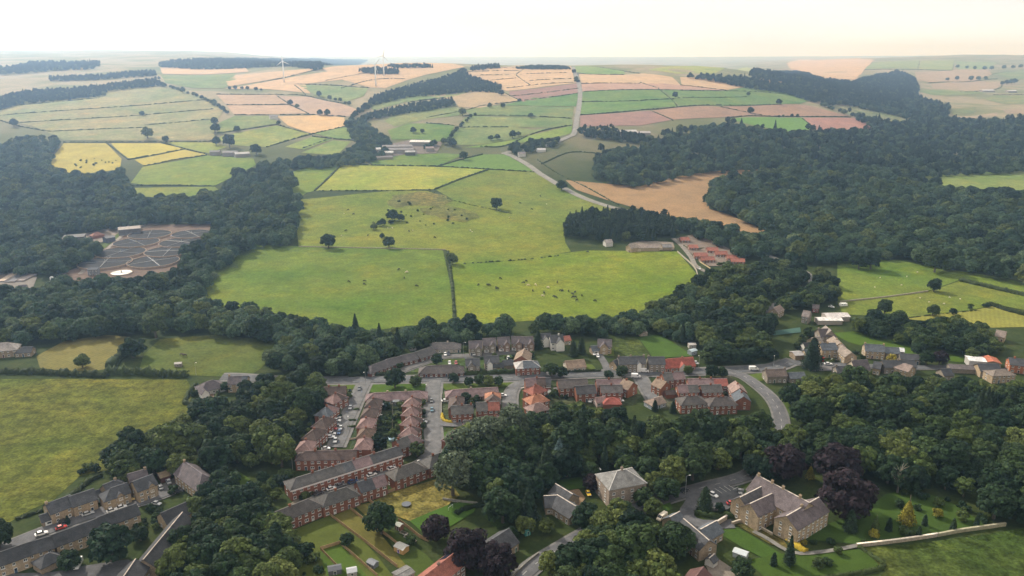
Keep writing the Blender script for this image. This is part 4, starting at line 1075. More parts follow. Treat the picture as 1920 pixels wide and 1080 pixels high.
H('stone barn with brown roof near the road junction', (1436,693), (1471,692), D=8, He=4.2, Hr=6.8, roof=(0.16, 0.125, 0.11), wall=SNG, mat='stone', chim=(0.0, 1.0), name='stone_barn', cat='barn')
H('stone outbuilding with blue grey roof beside the brown barn', (1479,699), (1506,698), D=7, He=3.2, Hr=5.2, roof=SLB, wall=SNG, mat='stone', name='outhouse', cat='outhouse')
H('converted barn with cream gable and roof lights', (1598,676), (1625,675), D=10, He=3.6, Hr=8, roof=SLP, wall=(0.56, 0.48, 0.37), mat='stone', chim=(0.0,), name='stone_house')
H('slate roofed stone cottage with hipped roof below the square', (1568,687), (1584,687), D=9, He=4.6, Hr=7.4, hip=(0, 1), roof=SL, wall=SNG, mat='stone', chim=(0.0,), name='stone_house')
H('long stone farmhouse with blue slate roof below the paddock', (1622,645), (1657,647), D=9, He=5, Hr=7.8, roof=SLB, wall=SNL, mat='stone', chim=(0.0, 1.0), name='stone_house')
H('lower wing of the long stone farmhouse', (1660,651), (1684,652), D=8, He=4, Hr=6.4, roof=SLB, wall=SNG, mat='stone', name='stone_house')
H('white sheet roofed lean-to by the farmhouse wing', (1685,653), (1694,654), D=7, He=3, Hr=3.8, roof=(0.6, 0.6, 0.62), wall=SNG, mat='stone', wins=False, name='outhouse', cat='outhouse')
H('low slate outbuilding row above the back lane', (1688,663), (1723,665), D=7, He=3, Hr=5, roof=SL, wall=SNG, mat='stone', name='outhouse', cat='outhouse')
H('long slate cottage row along the village street', (1655,676), (1713,675), D=8, He=4.2, Hr=6.8, roof=SL, wall=SNG, mat='stone', chim=(0.5,), name='stone_terrace')
H('tan gabled end cottage next to the golden tree', (1640,678), (1652,680), D=7.5, He=4, Hr=6.6, roof=SL, wall=SNL, mat='stone', name='stone_house')
H('stone cottage with pinkish roof at the village edge', (1697,682), (1710,686), D=8, He=4.4, Hr=7, roof=(0.30, 0.235, 0.21), wall=SNL, mat='stone', hip=(1, 0), name='stone_house')
H('small grey roofed cottage among the trees', (1765,692), (1781,691), D=7.5, He=3.4, Hr=6, roof=SL, wall=SNG, mat='stone', name='stone_house')
H('long low stone shed along the far street', (1780,683), (1825,685), D=6, He=2.8, Hr=4.2, roof=(0.17, 0.15, 0.15), wall=SNG, mat='stone', wins=False, name='shed', cat='shed')
H('white roofed workshop with flat sheets', (1815,670), (1845,672), D=8, He=4, Hr=4.6, roof=(0.72, 0.72, 0.72), wall=(0.5, 0.48, 0.46), mat='plain', wins=False, name='workshop', cat='workshop')
H('rust red roofed shed beside the white workshop', (1853,667), (1862,677), D=9, He=3.4, Hr=4.6, roof=(0.42, 0.14, 0.08), wall=SNG, mat='stone', wins=False, name='shed', cat='shed')
H('grey roofed stone house in front of the rust red shed', (1834,682), (1870,682), D=8.5, He=4, Hr=6.8, roof=SL, wall=SNL, mat='stone', name='stone_house')
H('square stone house with parapet at the far right street', (1866,694), (1884,693), D=8, He=4.6, Hr=6.4, roof=(0.24, 0.2, 0.17), wall=SNL, mat='stone', hip=hip2, name='stone_house')
H('orange brick house with grey roof at the right edge', (1893,671), (1925,674), D=9, He=5, Hr=7.6, roof=SL, wall=(0.42, 0.16, 0.08), chim=(0.3,), name='house')
H('lone tan house behind the yellow hay field', (1870,619), (1886,622), D=8, He=3.6, Hr=6.4, roof=(0.3, 0.245, 0.215), wall=SNL, mat='stone', name='stone_house')
H('long white roofed nursery shed behind the trees', (1532,596), (1576,596), D=7, He=3, Hr=3.8, roof=(0.75, 0.73, 0.70), wall=(0.45, 0.4, 0.35), mat='plain', wins=False, name='shed', cat='shed')
H('wide pale roofed shed beside the caravan', (1547,588), (1588,587), D=9, He=3.4, Hr=4.6, roof=(0.66, 0.62, 0.6), wall=(0.45, 0.4, 0.36), mat='plain', wins=False, name='shed', cat='shed')
H('small red timber shed above the nursery', (1525,571), (1535,572), D=5.5, He=3, Hr=5, roof=(0.2, 0.17, 0.17), wall=(0.25, 0.05, 0.045), mat='wood', name='shed', cat='shed')
H('stone lodge half hidden beside the valley road', (1451,578), (1462,572), D=7, He=4.4, Hr=7, roof=(0.26, 0.2, 0.17), wall=SN, mat='stone', name='stone_house')
H('grey stone house among trees above the tennis court', (1508,582), (1519,584), D=8, He=5, Hr=8, roof=(0.22, 0.19, 0.18), wall=SNG, mat='stone', name='stone_house')
# --- red roofed chalets
for i, (a, b_, lab) in enumerate([((1276,445), (1291,445), 'farthest red roofed chalet at the top of the lane'), ((1292,459), (1307,459), 'red roofed chalet with its own hedge'), ((1326,464), (1345,464), 'red roofed chalet in the back row, left'),
        ((1341,471), (1362,471), 'red roofed chalet in the back row, middle'), ((1363,478), (1380,478), 'red roofed chalet in the back row, right'), ((1302,474), (1325,474), 'red roofed chalet in the front row, upper'),
        ((1314,482), (1337,481), 'red roofed chalet in the front row beside the round lawn'), ((1371,484), (1395,485), 'low chalet with pale red roof behind the dark hedge')]):
    H(lab, a, b_, D=8, He=2.6, Hr=4.6, roof=(0.34, 0.135, 0.10), wall=(0.26, 0.13, 0.09), mat='wood', name='chalet', cat='chalet', group='red roofed chalets', wx=3)
H('stone gabled ruin at the end of the walled yard', (1179,459), (1192,457), D=8, He=4, Hr=6.6, roof=(0.34, 0.29, 0.25), wall=SNL, mat='stone', wins=False, name='stone_barn', cat='barn')
H('long low pale stone range inside the walled yard', (1196,459), (1234,458), D=8, He=3.2, Hr=5.4, roof=(0.34, 0.28, 0.25), wall=SNL, mat='stone', wins=False, name='stone_barn', cat='barn')
H('small grey shed inside the walled yard', (1242,458), (1258,458), D=7, He=3, Hr=5, roof=(0.25, 0.24, 0.24), wall=SN, mat='stone', wins=False, name='shed', cat='shed')
H('white cottage in front of the pine wood', (1134,450), (1146,449), D=7, He=3.4, Hr=5.8, roof=(0.4, 0.36, 0.34), wall=WHT, mat='plain', name='house', wins=False)
# --- farms in the distance
def F_(label, a, b_, D=16, He=5, Hr=7, roof=(0.26, 0.24, 0.24), wall=(0.3, 0.27, 0.25), nm='barn'):
    return house(label, a, b_, D=D, He=He, Hr=Hr, roof=roof, wall=wall, mat='plain', wins=False, name=nm, cat='barn')
F_('big white roofed barn at the back of the grey farm', (770,262), (807,263), roof=(0.75, 0.72, 0.68))
F_('wide grey roofed cattle shed in the middle of the farm', (717,272), (772,271))
F_('grey roofed cattle shed in front of the wide one', (727,277), (775,277), D=14)
F_('small white roofed shed at the left of the grey farm', (705,277), (718,276), D=9, roof=(0.66, 0.65, 0.64))
F_('thin white roofed shed in front of the grey farm', (721,283), (737,283), D=8, roof=(0.68, 0.67, 0.66))
F_('dark open fronted shed in front of the grey farm', (760,282), (778,282), D=8, roof=(0.5, 0.49, 0.49), wall=(0.1, 0.09, 0.09))
F_('long stone farm range at the lower edge of the grey farm', (706,293), (735,291), D=8, He=3.5, Hr=5, wall=SNG, roof=(0.24, 0.21, 0.21))
F_('pinkish shed at the right of the grey farm', (798,275), (812,274), D=10, roof=(0.36, 0.28, 0.27))
F_('purple grey barn of the hill farm on the left', (418,283), (445,281), D=14)
F_('white roofed barn of the hill farm on the left', (440,286), (466,282), D=10, roof=(0.6, 0.58, 0.57))
F_('small barn at the left end of the hill farm', (394,282), (412,281), D=9)
F_('white cottage beside the hill road', (972,285), (984,284), D=8, He=4, Hr=6.4, roof=(0.3, 0.25, 0.24), wall=WHT, nm='cottage')
F_('white roofed cottage behind the roadside copse', (1007,278), (1022,277), D=8, He=3, Hr=5, roof=(0.62, 0.6, 0.6), wall=WHT, nm='cottage')
F_('long pale shed on the hilltop beside the spruces', (1156,244), (1192,243), D=14, roof=(0.5, 0.48, 0.48))
F_('second pale shed behind the spruces', (1192,246), (1218,246), D=12, roof=(0.46, 0.42, 0.42))
F_('white roofed far shed below the right ridge', (1840,168), (1862,168), D=18, roof=(0.72, 0.7, 0.7))
F_('white roofed far barn at the right edge', (1888,169), (1904,169), D=18, roof=(0.66, 0.64, 0.66))
F_('tiny farmhouse on the stubble above the ravine', (505,216), (520,215), D=10, roof=(0.28, 0.25, 0.25), wall=WHT)
# --- houses at the far left
H('stone house with blue slate end behind the left hedge', (430,706), (463,705), D=8.5, He=5, Hr=7.8, segs=[(0, 0.7, SLP), (0.7, 1, SLB)], wall=SNL, mat='stone', chim=(0.0,), name='stone_house', wx=3.4)
H('dark hipped bungalow with white conservatory by the left field', (387,716), (399,713), D=10, He=2.8, Hr=6, hip=hip2, roof=SLP, wall=WHT, mat='plain', front_gable=(0.1, 4, WHT, 3.0), name='bungalow')
H('pale hipped stone house at the left edge', (-14,645), (16,642), D=10, He=4.6, Hr=8, hip=hip2, roof=(0.33, 0.30, 0.28), wall=SN, mat='stone', name='stone_house')
H('small slate roofed house beside the left edge house', (42,651), (60,650), D=7, He=2.8, Hr=5.2, hip=(1, 0), roof=SL, wall=SN, mat='stone', name='stone_house')
# --- manor and its neighbours
MR = (0.145, 0.12, 0.125)
def P_(label, a, b_, **k):
    k.setdefault('mat', 'stone'); k.setdefault('name', 'manor_wing'); k.setdefault('cat', 'manor')
    k.setdefault('ridge', (0.46, 0.41, 0.36))
    return house(label, a, b_, **k)
P_('main range of the manor with long purple slate roof', (1421,892), (1515,941), D=12, He=8, Hr=12.5, roof=MR, wall=TAN, chim=(0.02, 0.3, 0.52, 0.85))
P_('rear left wing of the manor with tan gable', (1389,932), (1430,911), D=8.5, He=7, Hr=10.5, roof=(0.10, 0.095, 0.098), wall=TAN)
P_('front left wing of the manor with tall tan gable', (1408,944), (1446,926), D=8.5, He=7, Hr=10.5, roof=MR, wall=TAN)
P_('long right wing of the manor with tan end gable', (1534,933), (1476,967), D=10, He=7, Hr=10.5, roof=MR, wall=TAN, chim=(0.55,))
P_('flat roofed stone link block in the manor courtyard', (1452,936), (1472,946), D=5, He=7.6, Hr=8.0, roof=(0.12, 0.12, 0.12), wall=TAN)
P_('slate stable range beside the manor lawn', (1315,992), (1342,977), D=7.5, He=3.8, Hr=6.6, roof=SLB, wall=SN, name='stable', cat='stable')
P_('long slate roofed coach house below the manor drive', (1283,974), (1328,1012), D=8, He=5, Hr=8, roof=SL, wall=SN, name='coach_house', cat='coach house')
P_('slate roofed lodge next to the white box van', (1257,969), (1273,960), D=7, He=3.2, Hr=5.8, roof=SLB, wall=SN, name='lodge', cat='lodge')
P_('small white porch with slate roof at the coach house end', (1331,1046), (1338,1040), D=3.5, He=2.5, Hr=3.8, roof=SL, wall=WHT, mat='plain', name='porch', cat='porch', wins=False)
P_('dark red roofed building at the bottom edge', (1318,1064), (1282,1110), D=9, He=3.5, Hr=6.5, roof=(0.13, 0.07, 0.065), wall=BRD, name='house', cat='house', ridge=None)
P_('square stone house with pale hipped slate roof', (1157,883), (1173,880), D=13, He=8.5, Hr=12.5, hip=hip2, roof=(0.25, 0.245, 0.235), wall=(0.36, 0.29, 0.235), chim=(0.55,), name='house', cat='house', ridge=(0.6, 0.58, 0.55), wx=4.2)
P_('slate roofed barn with pale ridge, upper of the three', (1043,908), (1072,926), D=8, He=3.4, Hr=6.2, roof=SL, wall=SN, name='stone_barn', cat='barn')
P_('slate roofed barn with pale ridge, lower of the three', (1046,929), (1082,951), D=9, He=3.4, Hr=6.4, roof=SL, wall=SN, name='stone_barn', cat='barn')
P_('slate cross wing joining the pale ridged barns', (1022,930), (1044,929), D=8, He=3.4, Hr=6.2, roof=SL, wall=SN, name='stone_barn', cat='barn')
print('houses done', len(bpy.data.objects))
# ------------------------------------------------------------------ tree meshes
def leafcloud(P, Nrm, size, rng, jitter=0.38, aspect=1.0):
    """One small leaf-clump quad at each point, facing roughly along its normal."""
    n = len(P)
    Nn = Nrm + rng.normal(0, jitter, (n, 3))
    Nn /= np.linalg.norm(Nn, axis=1)[:, None] + 1e-9
    a = np.cross(Nn, rng.normal(0, 1, (n, 3)))
    a /= np.linalg.norm(a, axis=1)[:, None] + 1e-9
    b_ = np.cross(Nn, a)
    s = size * rng.uniform(0.6, 1.3, n)[:, None] * 0.5
    q = np.stack([P - a * s - b_ * s * aspect * 0.6, P + a * s - b_ * s * aspect, P + a * s * 0.7 + b_ * s * aspect, P - a * s + b_ * s * aspect * 0.8], 1)
    q += rng.normal(0, 1, q.shape) * (size * 0.08)
    return q.reshape(-1, 3)

def quads_mesh(name, V, mat, core=None):
    n = len(V) // 4
    F = np.arange(n * 4).reshape(n, 4)
    verts = V
    nf = n
    me = bpy.data.meshes.new(name)
    if core is not None:
        cv, cf = core
        base = len(verts)
        verts = np.concatenate([verts, cv])
    me.vertices.add(len(verts)); me.vertices.foreach_set('co', verts.astype(np.float32).ravel())
    loops = F.ravel()
    starts = np.arange(0, n * 4, 4)
    if core is not None:
        loops = np.concatenate([loops, (cf + base).ravel()])
        starts = np.concatenate([starts, n * 4 + np.arange(0, len(cf) * 3, 3)])
    me.loops.add(len(loops)); me.loops.foreach_set('vertex_index', loops.astype(np.int32))
    me.polygons.add(len(starts)); me.polygons.foreach_set('loop_start', starts.astype(np.int32))
    me.update(calc_edges=True)
    me.materials.append(mat)
    return me

def ico(sub, c, r_):
    bm = bmesh.new()
    bmesh.ops.create_icosphere(bm, subdivisions=sub, radius=1.0)
    v = np.array([p.co[:] for p in bm.verts]); f = np.array([[p.index for p in q.verts] for q in bm.faces])
    bm.free()
    return v * np.array(r_) + np.array(c), f

def make_crown(name, seed, mat, R_=5.0, rz=4.2, zc=6.0, lumps=34, per=110, leaf=0.66, lump_r=(0.20, 0.34), low=-0.7, core=0.48, spread=(0.58, 0.86)):
    rng = np.random.default_rng(seed)
    cs, rs = [], []
    tries = 0
    while len(cs) < lumps and tries < 4000:
        tries += 1
        d = rng.normal(0, 1, 3); d /= np.linalg.norm(d)
        if d[2] < low: continue
        rad = rng.uniform(*spread)
        c = d * np.array((R_, R_, rz)) * rad
        r_ = rng.uniform(*lump_r) * R_
        if all(np.linalg.norm(c - q) > 0.24 * R_ for q in cs):
            cs.append(c); rs.append(r_)
    cs = np.array(cs); rs = np.array(rs)
    Ps, Ns = [], []
    for i in range(len(cs)):
        d = rng.normal(0, 1, (per, 3)); d /= np.linalg.norm(d, axis=1)[:, None]
        d[:, 2] = np.where(d[:, 2] < -0.35, -d[:, 2], d[:, 2])
        p = cs[i] + d * rs[i] * rng.uniform(0.82, 1.08, per)[:, None] * np.array((1, 1, 0.8))
        dist = np.linalg.norm((p[:, None, :] - cs[None]) / np.array((1, 1, 0.8)), axis=2) / rs[None]
        dist[:, i] = 9
        k = dist.min(axis=1) > 0.78
        Ps.append(p[k]); Ns.append(d[k])
    P = np.concatenate(Ps); Nn = np.concatenate(Ns)
    V = leafcloud(P, Nn + np.array((0, 0, 0.35)), leaf, rng)
    V[:, 2] += zc
    cv, cf = ico(2, (0, 0, zc - 0.1 * rz), (R_ * core, R_ * core, rz * core))
    return quads_mesh(name, V, mat, (cv, cf))

def make_conifer(name, seed, mat, H=14.0, Rb=3.0, leaf=0.6, n=1500, bare=0.12, power=1.0):
    rng = np.random.default_rng(seed)
    t = rng.uniform(0, 1, n) ** 0.8
    t = 1 - t            # more leaves low down
    tiers = np.round(t * 16) / 16
    z = H * (bare + (1 - bare) * (0.55 * t + 0.45 * tiers))
    r_ = Rb * (1 - t) ** power * (1 + 0.22 * np.sin(t * 16 * 2 * math.pi)) * rng.uniform(0.55, 1.08, n) + 0.12
    a = rng.uniform(0, 2 * math.pi, n)
    P = np.column_stack([r_ * np.cos(a), r_ * np.sin(a), z])
    Nn = np.column_stack([np.cos(a), np.sin(a), np.full(n, 0.7)])
    V = leafcloud(P, Nn, leaf, rng, 0.45)
    m_ = 8
    cv = []; cf = []
    for k, (zz, rr) in enumerate(((H * bare, Rb * 0.7), (H * 0.98, 0.05))):
        cv += [(rr * math.cos(2 * math.pi * i / m_), rr * math.sin(2 * math.pi * i / m_), zz) for i in range(m_)]
    for i in range(m_):
        cf += [(i, (i + 1) % m_, m_ + (i + 1) % m_), (i, m_ + (i + 1) % m_, m_ + i)]
    return quads_mesh(name, V, mat, (np.array(cv), np.array(cf)))

def make_trunk(name, H, r0, limbs, seed, spread=0.5):
    rnd = random.Random(seed)
    mb = MB()
    pts = [Vector((0, 0, -0.4)), Vector((0.08, 0.05, H * 0.35)), Vector((rnd.uniform(-.2, .2), rnd.uniform(-.2, .2), H * 0.7)), Vector((0, 0, H))]
    rr = [r0 * 1.3, r0, r0 * 0.7, r0 * 0.35]
    for i in range(3):
        mb.tube(pts[i], pts[i + 1], rr[i], rr[i + 1], 7, cap=(i == 2))
    for k in range(limbs):
        a = 2 * math.pi * (k + rnd.random() * 0.5) / limbs
        z0 = H * rnd.uniform(0.35, 0.75)
        e = Vector((math.cos(a), math.sin(a), 0)) * (H * spread * rnd.uniform(0.6, 1)) + Vector((0, 0, z0 + H * rnd.uniform(0.2, 0.35)))
        mb.tube((0, 0, z0), e, r0 * 0.45, r0 * 0.12, 5)
    return mb.mesh(name, [M['bark']], True)

CR = {
 'leaf': [make_crown('broadleaf_crown', 100 + i, M['leaf'], R_=5.0, rz=[4.4, 5.2, 3.9, 4.8, 5.6, 4.2, 4.6][i], zc=[4.9, 5.6, 4.4, 5.2, 6.0, 4.7, 5.0][i], lumps=[34, 40, 28, 36, 42, 30, 46][i]) for i in range(7)],
 'dome': [make_crown('domed_crown', 150 + i, M['leaf_sunlit'], R_=5.4, rz=[4.6, 5.4, 4.0, 5.0][i], zc=[4.6, 5.2, 4.2, 4.9][i], lumps=30, per=110, leaf=0.7, lump_r=(0.30, 0.44), spread=(0.42, 0.62), core=0.6) for i in range(4)],
 'light': [make_crown('light_crown', 200 + i, M['leaf_light'], rz=[4.6, 5.2, 4.2][i], zc=[5.1, 5.7, 4.7][i], lumps=26) for i in range(3)],
 'grey': [make_crown('willow_crown', 300 + i, M['leaf_grey'], rz=5.4, zc=6.0, lumps=40, lump_r=(0.24, 0.36), leaf=0.5) for i in range(2)],
 'copper': [make_crown('copper_beech_crown', 400 + i, M['copper'], rz=4.6, zc=4.9, lumps=44, lump_r=(0.26, 0.38)) for i in range(2)],
 'shrub': [make_crown('shrub_crown', 500 + i, M['leaf'], R_=1.0, rz=0.9, zc=0.85, lumps=12, per=60, leaf=0.26, lump_r=(0.35, 0.5), low=-0.8) for i in range(3)],
 'shrub_light': [make_crown('shrub_crown', 520 + i, M['leaf_light'], R_=1.0, rz=0.95, zc=0.9, lumps=12, per=60, leaf=0.26, lump_r=(0.35, 0.5), low=-0.8) for i in range(2)],
 'gold': [make_crown('golden_shrub_crown', 540, M['gold'], R_=1.0, rz=1.1, zc=1.0, lumps=14, per=70, leaf=0.24, lump_r=(0.32, 0.45), low=-0.8)],
 'conifer': [make_conifer('conifer_crown', 600 + i, M['needle'], H=[14, 15.5, 13][i], Rb=[3.0, 2.7, 3.3][i]) for i in range(3)],
 'pine': [make_crown('pine_crown', 640 + i, M['needle'], R_=3.4, rz=4.6, zc=9.0, lumps=22, per=90, leaf=0.6, low=-0.6) for i in range(2)],
 'spruce': [make_conifer('blue_spruce_crown', 660, M['blue'], H=13, Rb=4.2, leaf=0.7, n=1500)],
 'golden_conifer': [make_conifer('golden_conifer_crown', 680, M['gold'], H=9, Rb=2.6, leaf=0.5, power=0.75), make_conifer('light_conifer_crown', 681, M['leaf_light'], H=10, Rb=2.3, leaf=0.5, power=0.75)],
 'column': [make_conifer('cypress_crown', 690, M['needle'], H=6, Rb=1.3, leaf=0.4, n=900, bare=0.02, power=0.55)],
 'bigconifer': [make_conifer('dark_cypress_crown', 695, M['needle'], H=14, Rb=4.0, leaf=0.6, n=2200, bare=0.03, power=0.55)],
}
TRUNK = [make_trunk('broadleaf_trunk', 5.6, 0.38, 6, 1), make_trunk('broadleaf_trunk', 6.0, 0.42, 7, 2)]
TRUNK_PALE = make_trunk('pale_trunk', 9.0, 0.3, 6, 3, 0.35)
TRUNK_POLE = make_trunk('conifer_trunk', 11.5, 0.26, 0, 4)
TRUNK_STUB = make_trunk('shrub_stem', 0.9, 0.08, 3, 5)

def plant(kind, p, s, label, cat='tree', name='broadleaf_tree', group=None, sz=None, trunk=True, var=None, rz=None):
    """A tree or shrub as a thing: an Empty at its foot with trunk and crown."""
    e = empty(name, (p[0], p[1], p[2]), random.uniform(0, 6.28) if rz is None else rz, (s, s, s * (sz or 1.0)))
    ms = CR[kind]
    me = ms[(var if var is not None else random.randrange(len(ms))) % len(ms)]
    obj('crown', me, e)
    small = kind in ('shrub', 'shrub_light', 'gold', 'column')
    if trunk and not small:
        t = TRUNK_POLE if kind in ('conifer', 'pine', 'spruce', 'golden_conifer', 'bigconifer') else random.choice(TRUNK)
        obj('trunk', t, e)
    elif small:
        obj('stem', TRUNK_STUB, e)
    tag(e, label, cat, group)
    return e

def at_crown(px, py, wpx, hk=0.62):
    """Foot of a tree whose crown is centred on (px, py) and wpx photo pixels wide; returns foot and crown radius."""
    p = unproj(px, py, 6.0)
    d = math.sqrt(p.x ** 2 + p.y ** 2 + (CAM_H - p.z) ** 2)
    rad = 0.5 * wpx / FOC * d
    rad *= 0.9
    p = unproj(px, py, rad * 0.95)
    return p, rad

# ------------------------------------------------------------------ woods
def road_clear(x, y, pad):
    ok = np.ones(len(x), dtype=bool)
    for C, hw in ROADS:
        if C[:, 1].min() > 1000: continue
        for i in range(0, len(C), 1):
            ok &= (x - C[i, 0]) ** 2 + (y - C[i, 1]) ** 2 > (hw + pad) ** 2
    return ok
def foot_clear(x, y, pad):
    ok = np.ones(len(x), dtype=bool)
    for fx, fy, fr in FOOT:
        ok &= (x - fx) ** 2 + (y - fy) ** 2 > (fr + pad) ** 2
    return ok

def scatter(pts, spacing, seed, h=6.0, pad=3.5):
    poly = pxpoly(pts, h)
    rng = np.random.default_rng(seed)
    xs = [p[0] for p in poly]; ys = [p[1] for p in poly]
    s = spacing
    X, Y = np.meshgrid(np.arange(min(xs), max(xs) + s, s), np.arange(min(ys), max(ys) + s, s * 0.87))
    X = X + (np.arange(X.shape[0]) % 2)[:, None] * s * 0.5
    X = X.ravel(); Y = Y.ravel()
    X = X + rng.uniform(-0.36, 0.36, len(X)) * s
    Y = Y + rng.uniform(-0.36, 0.36, len(Y)) * s
    k = inside(poly, X, Y)
    X, Y = X[k], Y[k]
    k = foot_clear(X, Y, max(pad, 1.5))
    if pad > -50: k &= road_clear(X, Y, pad)
    return X[k], Y[k]

